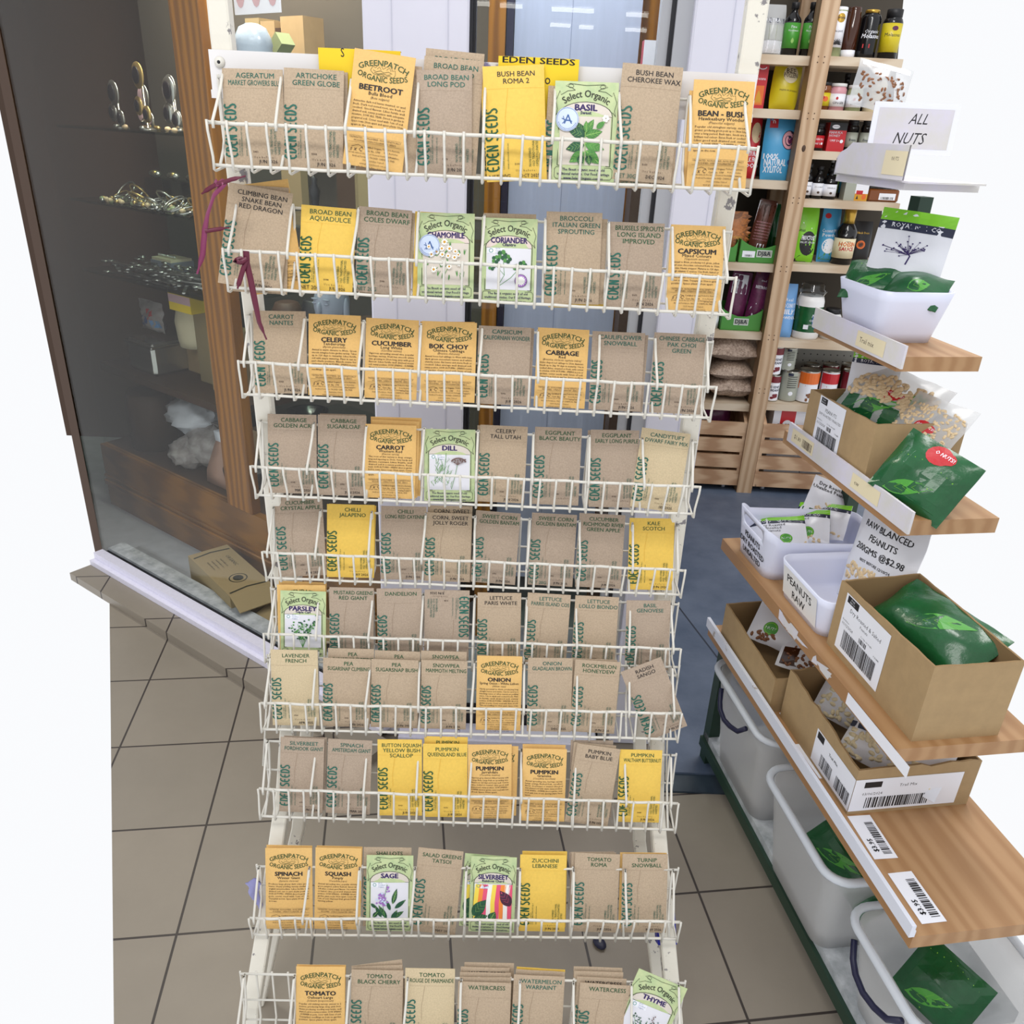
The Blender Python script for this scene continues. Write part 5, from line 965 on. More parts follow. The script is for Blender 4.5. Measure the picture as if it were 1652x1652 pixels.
g_pouch(1277, 1313, 424, 334, zs, 'lime', 'green and black pouch of fructose beside the post', lambda d, w, h: (d.poly([(-w*.45, h*.14), (w*.4, h*.14), (w*.46, h*.50), (w*.2, h*.62), (-w*.2, h*.72), (-w*.46, h*.62)], 'label_white'), d.rect(-w*.48, w*.48, 0, h*.12, 'black_soft', 3, 1), d.disc(w*.1, h*.34, w*.36, h*.22, 'black_soft', 22), T_(d, 'FRUCTOSE', w*.1, h*.40, .026, bold=.03, maxw=w*.6), T_(d, 'FRUIT SUGAR', w*.1, h*.34, .011), d.disc(-w*.2, h*.64, w*.12, w*.12, 'leaf_light', 12), T_(d, 'lotus', -w*.26, h*.55, .018, 'ink_black', bold=.02)))
g_pouch(1317, 1348, 424, 336, zs, 'blue_pouch', 'blue pouch of coconut powder behind the hoisin bottle', lambda d, w, h: (d.disc(0, h*.30, w*.34, h*.14, 'label_white', 18), d.rect(-w*.4, w*.4, h*.05, h*.24, 'leaf', 3, 2), T_(d, 'Coconut Milk', 0, h*.55, .020, bold=.02, maxw=w*.8), T_(d, 'Powder', 0, h*.47, .020, bold=.02), d.disc(-w*.2, h*.85, w*.16, h*.05, 'red', 12)), dy=.08)
g_round('b', 1345, 1378, 424, 338, zs, 'dark hoisin sauce bottle with gold cap and cream label', body='black_gloss', cap='gold', label='cream', lab=(.12, .48), neckr=.45, nk=.6, caph=.26, dy=.03, art=lambda d, r, h: (T_(d, 'HOISIN', 0, h*.34, .026, 'orange', bold=.03, maxw=r*1.7), T_(d, 'SAUCE', 0, h*.26, .022, 'red', bold=.03), T_(d, 'organic', 0, h*.42, .008, 'ink_black')))
g_pouch(1372, 1402, 424, 358, zs, 'black_soft', 'black pouch with round orange emblem right of the hoisin bottle', lambda d, w, h: (d.disc(-w*.1, h*.44, w*.22, w*.22, 'orange', 18), d.disc(-w*.1, h*.44, w*.14, w*.14, 'brown_glass', 14), T_(d, 'Black Bean', -w*.05, h*.7, .013, 'gold')), dy=.1)
zs = ZRr[1]
g_pouch(1253, 1278, 545, 460, zs, 'blue_pale', 'pale blue pouch of coconut milk powder', lambda d, w, h: (T_(d, 'Real', 0, h*.68, .020), T_(d, 'COCONUT', 0, h*.56, .028, bold=.02, maxw=w*.85), T_(d, 'MILK', 0, h*.44, .032, bold=.02), T_(d, 'POWDER', 0, h*.35, .018, bold=.02)), t=.045)
x, w, h = placed(1281, 1325, 547, 460, zs, .03); r = w/2; root = empty('storage_jar', gp(x, .03+r, zs), GA, 'large clip-top glass jar of white coconut oil with dark green label', 'jar')
mb = MB(); mb.lathe([(r*.92, 0), (r, h*.04), (r, h*.14), (r*1.012, h*.15, 'foil_green'), (r*1.012, h*.60, 'foil_green'), (r, h*.61, 'cap_white'), (r, h*.68), (r*.88, h*.78)], 'cap_white', 28); d = Dec(mb, cyl_map(r*1.02)); d.disc(r*.45, h*.38, r*.42, h*.18, 'ink_blue', 18); T_(d, 'Niulife', r*.4, h*.42, .020, shear=.2); T_(d, 'ORGANIC', r*.4, h*.34, .015); T_(d, 'COCONUT OIL', r*.35, h*.27, .010); d.rect(-r*.5, -r*.15, h*.2, h*.28, 'label_white'); mb.build('jar_body', root)
mb = MB(); mb.lathe([(r*.88, h*.78), (r*.92, h*.80), (r*.96, h*.84), (r*.96, h*.88), (r*.84, h*.90), (r*.82, h*.98), (r*.7, h*1.0)], 'dome', 28); mb.build('lid', root)
mb = MB(); mb.tube([(r*.6, -r*.75, h*.80), (r*.95, -r*.3, h*.86), (r*1.02, 0, h*.80), (r*.9, r*.4, h*.84)], .002, 'tin'); mb.tube([(-r*.9, -r*.5, h*.55), (-r*1.0, -r*.2, h*.70), (-r*.9, -r*.3, h*.84)], .002, 'tin'); mb.build('clip', root)
for i, (a, b) in enumerate(((1325, 1354), (1360, 1386))): g_round('j', a, b, 550, 500, zs, ('white plastic tub half hidden by the top nut bin', 'white plastic tub right of the other at the shelf edge')[i], body='cap_white', cap='black_soft', label='label_white', name='tub', cat='tub', dy=.06)
zs = ZRr[0]
def can(px0, px1, pyb, pyt, z, m, label, art, dy=.03):
    x, w, h = placed(px0, px1, pyb, pyt, z, dy); r = w/2; mb = can_mb(r, h, m); art(Dec(mb, cyl_map(r)), r, h); place(mb, 'tin_can', x, dy+r, z, label, 'can', 'food cans on the lowest right shelf'); return h
bean = lambda d, r, h: (d.rect(-r*1.4, r*1.4, h*.72, h*.95, 'deep_red', 10, 1), d.poly([(-r*1.3, h*.74), (-r*1.3, h*.58), (r*1.2, h*.74)], 'deep_red'), T_(d, 'RED KIDNEY', 0, h*.52, .016, 'navy_print', bold=.02, maxw=r*1.7), T_(d, 'BEANS', r*.2, h*.40, .016, 'navy_print', bold=.02), [d.disc(r*(.1+.3*math.cos(k*1.6)), h*(.2+.06*math.sin(k*2)), .009, .006, 'deep_red', 10) for k in range(5)])
h1 = can(1235, 1256, 649, 606, zs, 'label_white', 'lower can of red kidney beans in the stack against the post', bean)
can(1238, 1261, 606, 560, zs+h1, 'label_white', 'upper can of red kidney beans in the stack against the post', bean)
gry = lambda d, r, h: ([d.rect(-r*.5, r*.5, h*(.82-.07*k), h*(.84-.07*k), 'ink_black', 4, 1) for k in range(6)], d.rect(-r*.55, 0, h*.86, h*.94, 'navy_print', 3, 1), d.disc(0, h*.28, r*.25, h*.07, 'label_white', 12))
h1 = can(1257, 1287, 650, 600, zs, 'grey_can', 'lower grey can striped with black lines, beside the bean cans', gry, .04)
can(1259, 1284, 600, 562, zs+h1, 'grey_can', 'upper grey can striped with black lines, beside the bean cans', gry, .05)
can(1286, 1319, 650, 600, zs, 'label_white', 'can with orange top half beside the grey cans', lambda d, r, h: (d.rect(-r*1.4, r*1.4, h*.60, h*.95, 'orange', 10, 1), d.poly([(-r*1.3, h*.62), (-r*1.3, h*.42), (r*1.2, h*.62)], 'orange'), [d.disc(r*random.uniform(-.3, .5), h*random.uniform(.1, .3), .006, .006, 'nut_brown', 8) for _ in range(12)]), .03)
can(1322, 1350, 648, 600, zs, 'label_white', 'can with red and white slanted label behind the carton', lambda d, r, h: (d.rect(-r*1.4, r*1.4, h*.60, h*.92, 'red', 10, 1), d.poly([(-r*1.3, h*.62), (-r*1.3, h*.3), (r*1.2, h*.62)], 'red')), .05)
can(1356, 1384, 648, 600, zs, 'deep_red', 'dark red can right of the slanted label can', lambda d, r, h: (d.disc(0, h*.5, .008, .008, 'label_white', 8),), .06)
for i, (a, b) in enumerate(((1292, 1318), (1322, 1348), (1352, 1378), (1384, 1410))): can(a, b, 640, 590, zs, 'deep_red' if i % 2 else 'dark_brown', ('first', 'second', 'third', 'fourth')[i]+' dark can from the left in the back row of cans', lambda d, r, h: d.rect(-r, r, h*.3, h*.5, 'label_white', 8, 1), .2)
# ---------------------------------------------------------------- white nut shelves on the right
NA = R(8.92); NO = Vector((.54, 1.78, 0)); NU = Vector((.155, -.988, 0)); NV = Vector((.988, .155, 0))
def nb(u, v, z): return NO + NU*u + NV*v + Vector((0, 0, z))
def nm(u, v, z): return Matrix.Translation(nb(u, v, z)) @ Matrix.Rotation(NA, 4, 'Z')     # local x into the shelf, -y towards the viewer
LM = Matrix.Rotation(R(-90), 4, 'Z')
ns = empty('display_shelving', NO, NA, 'white fronted tiered shelving of nuts along the right side', 'shelving')
def npart(mb, name): return mb.build(name, ns)
def nbox(u0, u1, v0, v1, z0, z1, m, name, bev=0):
    mb = MB(); mb.box(v0, v1, -u1, -u0, z0, z1, m, bev=bev); return npart(mb, name)
nbox(0, .84, .045, .36, .07, .105, 'sill_marble', 'shelf_board'); nbox(-.004, .86, .036, .060, .055, .085, 'green_steel', 'shelf_edge')
nbox(-.005, .03, .045, .075, 0, .45, 'green_steel', 'leg'); nbox(-.005, .03, .29, .32, 0, 1.5, 'green_steel', 'post')
nbox(0, .90, .004, .30, .425, .452, 'board_mid', 'shelf_board'); nbox(0, .90, -.004, .0035, .452, .478, 'strip_white', 'price_strip'); nbox(0, .90, .0036, .006, .452, .466, 'strip_white', 'strip_lip')
nbox(0, .75, .0, .26, .678, .706, 'board_mid', 'shelf_board')
mb = MB(); mb.box(.108, .30, -.48, 0, .955, .985, 'board_mid'); npart(mb, 'shelf_board')
nbox(.02, .50, .106, .111, .968, 1.012, 'strip_paper', 'price_strip')
nbox(0, .32, .13, .30, 1.215, 1.243, 'board_mid', 'shelf_board'); nbox(.0, .34, .124, .129, 1.225, 1.268, 'strip_paper', 'price_strip')
nbox(0, .24, .112, .26, 1.523, 1.535, 'strip_paper', 'shelf_board')
# torn tickets stuck to the boards
def ticket(u, v, z, w, h, rot, seed, par=None):
    mb = MB(); d = Dec(mb, lambda x, y, l: (x, y, l)); d.rect(-w/2, w/2, -h/2, h/2, 'label_white', l=.0); d.barcode(-w*.4, w*.35, -h*.38, -h*.02, seed=seed, n=22); d.text('$3.95', -w*.2, h*.1, h*.3, 'ink_black', res=1, bold=.02)
    o = mb.build('price_ticket'); o.matrix_world = Matrix.Translation(nb(u, v, z+.0006)) @ Matrix.Rotation(NA+rot, 4, 'Z'); return o
for i, (u, v, r) in enumerate(((.40, .055, 90), (.50, .045, 92), (.70, .050, 88), (.83, .055, 90))): put(ticket(u, v, .452, .10, .045, R(r), i), ('white barcode ticket on the third shelf between the far cartons', 'white barcode ticket beside the trail mix carton on the wooden shelf', 'white barcode ticket on the bare wooden shelf below the trail mix carton', 'white price ticket at the near end of the bare wooden shelf')[i], 'ticket', 'barcode tickets stuck on the shelf')
mb = MB(); d = Dec(mb, plane_map((0, 0, 0), (1, 0, 0), (0, 1, 0), (0, 0, 1)))
def strip_marks(x, name):    # marks on the front face of a board, seen from the aisle
    pass
# face map of something whose aisle side is at local x = x0 (looks towards -x); u runs towards the viewer
def aisle_map(x0, y0, z0): return lambda x, y, l: (x0-l, y0-x, z0+y)
for (u0, z0, v, txt, m) in ((.04, .975, .106, '$1.80', 'ink_brown'), (.30, .975, .106, 'ew', 'ink_brown'), (.18, 1.23, .124, 'Trail mix', 'ink_brown')):
    mb = MB(); d = Dec(mb, aisle_map(v, -u0, z0)); d.rect(0, .10, .0, .03, 'cream'); d.text(txt, .012, .01, .014, m, al='l', res=1); 
    if '$' in txt: d.barcode(.05, .095, .004, .022, 'ink_brown', n=14)
    npart(mb, 'strip_ticket')
mb = MB(); d = Dec(mb, aisle_map(0, -.24, .679)); rr = random.Random(3)
for k in range(16):
    x = rr.uniform(0, .42); d.poly([(x, rr.uniform(0, .01)), (x+rr.uniform(.01, .04), rr.uniform(0, .01)), (x+rr.uniform(.01, .05), rr.uniform(.015, .026)), (x+rr.uniform(-.01, .01), rr.uniform(.012, .026))], 'strip_paper')
d.rect(.36, .55, .002, .026, 'label_white'); npart(mb, 'torn_tape')

# bins
def rrect(w, d, r, n=6):
    pts = []
    for cx, cy, a0 in ((w-r, d-r, 0), (r, d-r, 90), (r, r, 180), (w-r, r, 270)):
        for k in range(n+1): a = R(a0+90*k/n); pts.append((cx+r*math.cos(a), cy+r*math.sin(a)))
    return pts
def bin_mb(w, d, hfun, m, taper=.012, t=.003, r=.028, rim=.0):    # x 0..w, y 0..d
    mb = MB(); top = rrect(w, d, r); n = len(top); bot = [(w/2+(x-w/2)*(1-2*taper/w), d/2+(y-d/2)*(1-2*taper/d)) for x, y in top]
    ins = lambda P, k: [(w/2+(x-w/2)*(1-2*k/w), d/2+(y-d/2)*(1-2*k/d)) for x, y in P]
    rings = []; N = 5
    for j in range(N+1): rings.append([(lerp(b[0], a[0], j/N), lerp(b[1], a[1], j/N), hfun(*a)*j/N) for a, b in zip(top, bot)])
    if rim: rings.append([(x, y, hfun(*q)) for (x, y), q in zip(ins(top, -rim), top)]); rings.append([(x, y, hfun(*q)+.003) for (x, y), q in zip(ins(top, -rim*.6), top)])
    ti, bi = ins(top, t), ins(bot, t)
    for j in range(N, -1, -1): rings.append([(lerp(b[0], a[0], j/N), lerp(b[1], a[1], j/N), max(t, hfun(*q)*j/N+(.001 if j == N else 0))) for a, b, q in zip(ti, bi, top)])
    vs = [p for rg in rings for p in rg]; fs = []
    for j in range(len(rings)-1):
        for k in range(n): k2 = (k+1) % n; fs.append((j*n+k, j*n+k2, (j+1)*n+k2, (j+1)*n+k))
    fs += [tuple(range(n-1, -1, -1)), tuple((len(rings)-1)*n+k for k in range(n))]
    mb.add(vs, fs, m, True); return mb
def cut(mb, cutter):   # boolean difference, returns a mesh builder-like object
    a = mb.build('a'); b = cutter.build('b'); md = a.modifiers.new('c', 'BOOLEAN'); md.object = b; md.operation = 'DIFFERENCE'; md.solver = 'EXACT'
    bpy.context.view_layer.update(); dg = bpy.context.evaluated_depsgraph_get(); me = bpy.data.meshes.new_from_object(a.evaluated_get(dg)); mats = [m for m in a.data.materials]
    me.materials.clear()
    for m in mats: me.materials.append(m)
    bpy.data.objects.remove(a); bpy.data.objects.remove(b); return me
def smooth(t): t = max(0, min(1, t)); return t*t*(3-2*t)
# bin 1 (with handle slot); local x into shelf, y away
bd = .185; bw = .30
mb = bin_mb(bw, bd, lambda x, y: .085+.032*smooth(1-x/.055), 'bin_white', r=.03)
slot = MB(); pts = rrect(.105, .024, .0118, 4); n = len(pts); slot.add([(-.03, .04+x, .082+y) for x, y in pts]+[(.045, .04+x, .082+y) for x, y in pts], [(i, (i+1) % n, n+(i+1) % n, n+i) for i in range(n)]+[tuple(range(n-1, -1, -1)), tuple(range(n, 2*n))], 'bin_white')
me = cut(mb, slot); me.name = 'nut_bin'
b1 = bpy.data.objects.new('nut_bin', me); scene.collection.objects.link(b1); b1.matrix_world = nm(.218, .006, .706); put(b1, 'white plastic bin with handle slot printed Peanuts Dry Roasted Unsalted', 'bin')
m2 = MB(); d = Dec(m2, lambda x, y, l: (.012-.1026*y-l-.0005, bd-.02-x, y)); 
for i, t in enumerate(('PEANUTS', 'DRY ROASTED', 'UNSALTED')): d.text(t, .075, .056-.0205*i, .019, 'ink_black', bold=.02, res=2, maxw=.125)
m2.build('bin_lettering', b1)
mb = bin_mb(.26, .205, lambda x, y: .085, 'bin_white', r=.03)
b2 = mb.build('nut_bin', M=nm(.445, .018, .706)); put(b2, 'empty white plastic bin printed Peanuts Raw', 'bin')
m2 = MB(); d = Dec(m2, lambda x, y, l: (.012-.1412*y-l-.0006, .205-.02-x, y)); d.rect(.01, .155, .012, .078, 'cap_white')
d.text('PEANUTS', .08, .048, .025, 'ink_black', bold=.02, width=.105); d.text('RAW', .08, .020, .025, 'ink_black', bold=.02, width=.056); m2.build('bin_lettering', b2)

# cartons
def carton(w, d, h, m='carton', t=.004, jag=0, seed=0, hs=None):    # x 0..w, y 0..d open box; hs = heights at corners (x0y0, x1y0, x1y1, x0y1)
    mb = MB(); hs = hs or (h, h, h, h); C4 = [(0, 0), (w, 0), (w, d), (0, d)]; rr = random.Random(seed); pts = []
    for k in range(4):
        (x0, y0), (x1, y1) = C4[k], C4[(k+1) % 4]; N = 12
        for i in range(N): q = i/N; z = lerp(hs[k], hs[(k+1) % 4], q)+(rr.uniform(-jag, jag) if 0 < i else 0); pts.append((x0+(x1-x0)*q, y0+(y1-y0)*q, z))
    n = len(pts); inn = [(w/2+(x-w/2)*(1-2*t/w), d/2+(y-d/2)*(1-2*t/d), z) for x, y, z in pts]
    vs = [(x, y, 0) for x, y, z in pts]+pts+inn+[(x, y, t) for x, y, z in inn]; f = []
    for k in range(n): k2 = (k+1) % n; f.append((k, k2, n+k2, n+k))
    mb.add(vs, f, m); b = []
    for k in range(n): k2 = (k+1) % n; b += [(n+k, n+k2, 2*n+k2, 2*n+k), (2*n+k, 2*n+k2, 3*n+k2, 3*n+k)]
    b += [tuple(range(n-1, -1, -1)), tuple(3*n+k for k in range(n))]
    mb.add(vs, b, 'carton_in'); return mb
def lab(mb, x0, d0, z0, w, h, title, sub_, seed, extra=None, tilt=0):   # printed label on the aisle face, x0 = 0 plane
    d = Dec(mb, lambda x, y, l: (-l-.0003, d0-x, z0+y), rot=tilt); d.rect(0, w, 0, h, 'label_white'); d.rect(.006, w*.30, h*.86, h*.98, 'ink_black'); d.text('Royal', w*.16, h*.93, h*.045, 'label_white', res=1); d.text('Nut Co', w*.16, h*.88, h*.045, 'label_white', res=1)
    d.text(title, w*.5, h*.74, h*.10, 'ink_black', res=1, maxw=w*.9)
    d.text(sub_, w*.5, h*.65, h*.07, 'ink_black', res=1, maxw=w*.85); d.text('Best Before', w*.04, h*.54, h*.04, 'ink_black', al='l', res=1); d.text('01/12/2024', w*.04, h*.46, h*.07, 'ink_black', al='l', res=1, maxw=w*.36)
    d.text('5 x 1kg  net weight', w*.6, h*.54, h*.04, 'ink_black', res=1); d.barcode(w*.45, w*.62, h*.43, h*.51, seed=seed+5, n=10); d.text('9 310885', w*.85, h*.45, h*.04, 'ink_black', res=1); d.barcode(w*.12, w*.88, h*.08, h*.40, seed=seed, n=34)
# carton upper (shelf z .985)
mb = carton(.19, .262, .13, jag=.001, hs=(.128, .128, .118, .118)); lab(mb, 0, .215, .008, .105, .112, 'PEANUTS', 'DRY ROASTED UNSALTED', 2); c1 = mb.build('nut_carton', M=nm(.325, .116, .985)); put(c1, 'brown carton labelled Peanuts Dry Roasted Unsalted on the upper shelf', 'carton')
# carton dry roasted & salted (shelf .706)
mb = carton(.16, .285, .145, jag=.001, hs=(.15, .15, .15, .142)); lab(mb, 0, .258, .014, .145, .118, 'Dry Roasted & Salted', 'Peanuts', 4); c2 = mb.build('nut_carton', M=nm(.735, .036, .706)); put(c2, 'brown carton labelled Dry Roasted & Salted on the middle shelf', 'carton')
# cartons on third shelf
mb = carton(.26, .285, .10, jag=.0012, hs=(.088, .09, .11, .104), seed=3); c3 = mb.build('nut_carton', M=nm(.345, .010, .452)); put(c3, 'open brown carton of nut bags at the far end of the third shelf', 'carton')
mb = carton(.25, .285, .10, jag=.004, hs=(.108, .108, .125, .125), seed=5)
d = Dec(mb, lambda x, y, l: (-l-.0003, .145-x, y)); d.rect(0, .145, .008, .085, 'label_white'); d.rect(.005, .03, .066, .082, 'ink_black'); d.barcode(.03, .075, .016, .045, seed=8, n=16); d.barcode(.09, .14, .016, .045, seed=9, n=16); d.text('Trail Mix', .07, .062, .009, 'ink_black', res=1)
d = Dec(mb, lambda x, y, l: (x, -l-.0003, y)); d.rect(0, .22, .008, .085, 'label_white'); d.rect(.02, .055, .064, .078, 'ink_black'); d.text('Trail Mix', .11, .062, .010, 'ink_black', res=1); d.text('03/06/2024', .02, .046, .009, 'ink_black', al='l', res=1); d.barcode(.03, .16, .014, .04, seed=11, n=34)
c4 = mb.build('nut_carton', M=nm(.645, .030, .452)); put(c4, 'torn brown carton with white Trail Mix labels on the third shelf', 'carton')
# bags of nuts
def nut_bag(loc, rx, ry, rz, w, h, t, label, art, seed, nuts=None, m='bag_white', cat='bag', nutm='nut', name='nut_bag', group='bags of nuts'):
    root = empty(name, loc, 0, label, cat, group); root.rotation_euler = (rx, ry, rz)
    sh = Sheet(w, h, t, m, seed=seed, wrinkle=.005, wr=28, nx=16, ny=18)
    art(sh.dec(), w, h)
    sh.mb.build('bag_body', root)
    if nuts:
        x0, x1, z0, z1, n = nuts; nbm = MB(); rr = random.Random(seed)
        for k in range(n):
            x, z = rr.uniform(x0, x1)*w, rr.uniform(z0, z1)*h; a = rr.uniform(0, 3.14); s = w/.21
            M = Matrix.Translation((x, -sh.f(x, z)+.0012, z)) @ Matrix.Rotation(a, 4, 'Y') @ Matrix.Rotation(rr.uniform(-.4, .4), 4, 'X')
            nbm.ell((0, 0, 0), (.0052*s, .0042*s, .0092*s), nutm, 8, 5, M=M)
        o = nbm.build('nut_filling', root); put(o, kind='stuff')
    return root
def leafy(d, w, h, y0=0, y1=.45):
    d.rect(-w*.5, w*.5, h*y0, h*y1, 'foil_green', 8, 6)
    for k in range(9): d.line([(-w*.05, h*(y0+.04)), (w*(-.38+.09*k), h*(y1-.05-.02*abs(k-4)))], .0016, 'lime')
    d.leaf(-w*.3, h*(y0+.08), w*.6, h*.22, 28, 'green_print', 'lime')
def lime_top(d, w, h):
    d.rect(-w*.5, w*.5, h*.86, h, 'lime', 8, 2); d.rect(-w*.5, w*.5, h*.76, h*.86, 'navy_print', 8, 2); T_(d, 'ROYAL NUT CO', 0, h*.79, w*.09, 'label_white', maxw=w*.8)
def round_seal(d, x, y, r): d.disc(x, y, r, r, 'green_print', 18); d.ring(x, y, r*.8, r*.1, 'lime'); T_(d, 'NUTS', x, y-r*.2, r*.6, 'label_white')
def red_splash(d, x, y, r, w):
    d.disc(x, y, r, r*.8, 'red', 14); d.disc(x+r*.7, y+r*.1, r*.6, r*.5, 'red', 10); T_(d, 'GO NUTS!', x+r*.2, y+.05*r, r*.42, 'label_white', bold=.02)
# pouch RAW BLANCED PEANUTS leaning between the bins
def raw(d, w, h):
    for i, t in enumerate(('RAW BLANCED', 'PEANUTS', '200GMS @$2.98')): d.text(t, 0, h*(.645-.095*i), .0185, 'ink_black', bold=.022, maxw=w*.92)
    d.text('BEST BEFORE 12/10/24', 0, h*.375, .0085, 'ink_black', bold=.02, maxw=w*.7)
nut_bag(nb(.365, .165, .718), R(-10), R(-4), NA-R(80), .175, .262, .04, 'white pouch of raw blanched peanuts, price printed, leaning behind the Peanuts Raw bin', raw, 31, (-.42, .42, .03, .33, 180), m='bag_white')
# bags inside bin 1
for i, (u, v, z, rz, tl, sd) in enumerate(((.13, .085, .735, 20, 20, 1), (.10, .15, .735, 10, 26, 2), (.075, .20, .738, -5, 30, 3))):
    nut_bag(nb(u, v, z), R(-62+4*i), R(-12), NA+R(rz-40), .125, .10, .03, ('small bag of peanuts at the left inside the dry roasted bin', 'small bag of peanuts in the middle of the dry roasted bin', 'small bag of peanuts at the right inside the dry roasted bin')[i],
            lambda d, w, h: (lime_top(d, w, h), [T_(d, t, -w*.1, h*(.66-.09*k), w*.09, 'ink_black') for k, t in enumerate(('Dry Roasted', 'Unsalted', 'Peanuts'))], round_seal(d, w*.12, h*.28, w*.11)), 40+i, (-.4, .45, .04, .2, 14))
nut_bag(nb(.03, .235, .745), R(-35), R(20), NA+R(-20), .12, .115, .045, 'peanut bag with red splash standing at the back of the dry roasted bin', lambda d, w, h: (leafy(d, w, h, 0, .25), [T_(d, t, -w*.1, h*(.82-.1*k), w*.11, 'ink_black', bold=.02) for k, t in enumerate(('Dry Roasted', 'Unsalted Peanuts'))], red_splash(d, w*.2, h*.42, w*.13, w)), 47, (-.3, .45, .26, .5, 26))
# bags in and on the upper carton (z .985)
nut_bag(nb(.19, .185, 1.055), R(-45), R(6), NA+R(-66), .20, .15, .07, 'clear peanut bag with red splash and green leaf band on top of the upper carton', lambda d, w, h: (leafy(d, w, h, 0, .34), red_splash(d, w*.05, h*.52, w*.10, w), round_seal(d, w*.3, h*.60, w*.08)), 51, (-.44, .44, .36, .80, 170), m='bag_clear')
nut_bag(nb(.315, .195, 1.045), R(-46), R(4), NA+R(-66), .13, .14, .06, 'clear peanut bag with red splash lying at the near end of the upper carton', lambda d, w, h: (leafy(d, w, h, 0, .22), red_splash(d, w*.05, h*.40, w*.14, w)), 52, (-.44, .44, .26, .80, 130), m='bag_clear')
o = nut_bag(nb(.10, .235, 1.09), R(-8), 0, NA+R(-30), .10, .10, .03, 'lime and navy topped bag standing behind the upper carton bags', lambda d, w, h: lime_top(d, w, h), 53)
# green bags
nut_bag(nb(.425, .135, .99), R(-30), R(14), NA+R(-62), .15, .13, .06, 'dark green leaf-printed bag hanging over the end of the upper carton', lambda d, w, h: (leafy(d, w, h, 0, .75), red_splash(d, 0, h*.84, w*.16, w)), 55, m='foil_green')
nut_bag(nb(.59, .10, .79), R(-58), R(0), NA+R(-80), .22, .12, .07, 'glossy dark green bag lying in the Dry Roasted & Salted carton', lambda d, w, h: d.leaf(-w*.1, h*.2, w*.5, h*.3, 40, 'green_print', 'lime'), 56, m='foil_green')
# bags in the far carton of the third shelf
nut_bag(nb(.19, .10, .50), R(-58), R(6), NA+R(-40), .17, .15, .05, 'white mixed nut bag with round green seal in the far carton', lambda d, w, h: (lime_top(d, w, h), round_seal(d, -w*.22, h*.24, w*.10)), 61, (-.45, -.1, .05, .15, 12), nutm='nut_brown')
nut_bag(nb(.275, .13, .49), R(-62), R(0), NA+R(-40), .15, .13, .04, 'mixed nut bag with round green seal nearer in the far carton', lambda d, w, h: (round_seal(d, -w*.05, h*.62, w*.14), d.rect(-w*.45, w*.45, h*.05, h*.4, 'brown_glass', 4, 3)), 62, (-.42, .42, .06, .42, 50), nutm='nut_brown')
def tree(d, w, h):
    rr = random.Random(9)
    d.line([(0, h*.52), (0.004, h*.66), (-.004, h*.74)], .003, 'ink_purple')
    for k in range(40): x, y = rr.gauss(0, w*.16), h*.78+rr.gauss(0, h*.06); d.line([(0, h*.68), (x*.5, (y+h*.68)/2), (x, y)], .0006, 'ink_purple'); d.disc(x, y, .0018, .0014, 'ink_purple', 6, rings=1)
nut_bag(nb(.475, .13, .495), R(-45), R(4), NA+R(-50), .19, .18, .05, 'white Fruit & Nut Mix bag with printed tree standing in the torn carton', lambda d, w, h: (tree(d, w, h), d.text('Fruit & Nut', w*.1, h*.48, .014, 'ink_black', bold=.01), d.text('Mix', w*.1, h*.41, .014, 'ink_black', bold=.01), round_seal(d, w*.1, h*.17, w*.12)), 63, (-.45, .45, .03, .33, 60), nutm='cream')
nut_bag(nb(.59, .13, .488), R(-55), R(4), NA+R(-50), .19, .16, .05, 'white mixed nut bag with printed tree at the near end of the torn carton', lambda d, w, h: (tree(d, w, h), d.text('MIX', w*.25, h*.52, .014, 'ink_black'), round_seal(d, w*.28, h*.16, w*.12), d.rect(-w*.5, -w*.1, h*.36, h*.44, 'navy_print', 3, 1)), 64, (-.45, .45, .03, .33, 60), nutm='cream')
# uppermost: white bin with green and white bags
mb = bin_mb(.16, .19, lambda x, y: .10, 'bin_white', r=.03, taper=.02); o = mb.build('nut_bin', M=nm(.235, .128, 1.243)); put(o, 'white plastic bin of green nut bags on the highest bin shelf', 'bin')
nut_bag(nb(.13, .165, 1.315), R(-55), R(-8), NA+R(-45), .13, .11, .05, 'dark green leaf-printed bag lying left in the highest bin', lambda d, w, h: leafy(d, w, h, 0, .9), 71, m='foil_green')
nut_bag(nb(.20, .20, 1.315), R(-60), R(8), NA+R(-45), .11, .10, .05, 'dark green bag lying right in the highest bin', lambda d, w, h: d.leaf(-w*.1, h*.2, w*.4, h*.3, 40, 'green_print', 'lime'), 72, m='foil_green')
nut_bag(nb(.12, .225, 1.315), R(-12), R(4), NA+R(-35), .14, .165, .04, 'white bag with printed tree and lime top standing in the highest bin', lambda d, w, h: (lime_top(d, w, h), tree(d, w, h*.72)), 73)
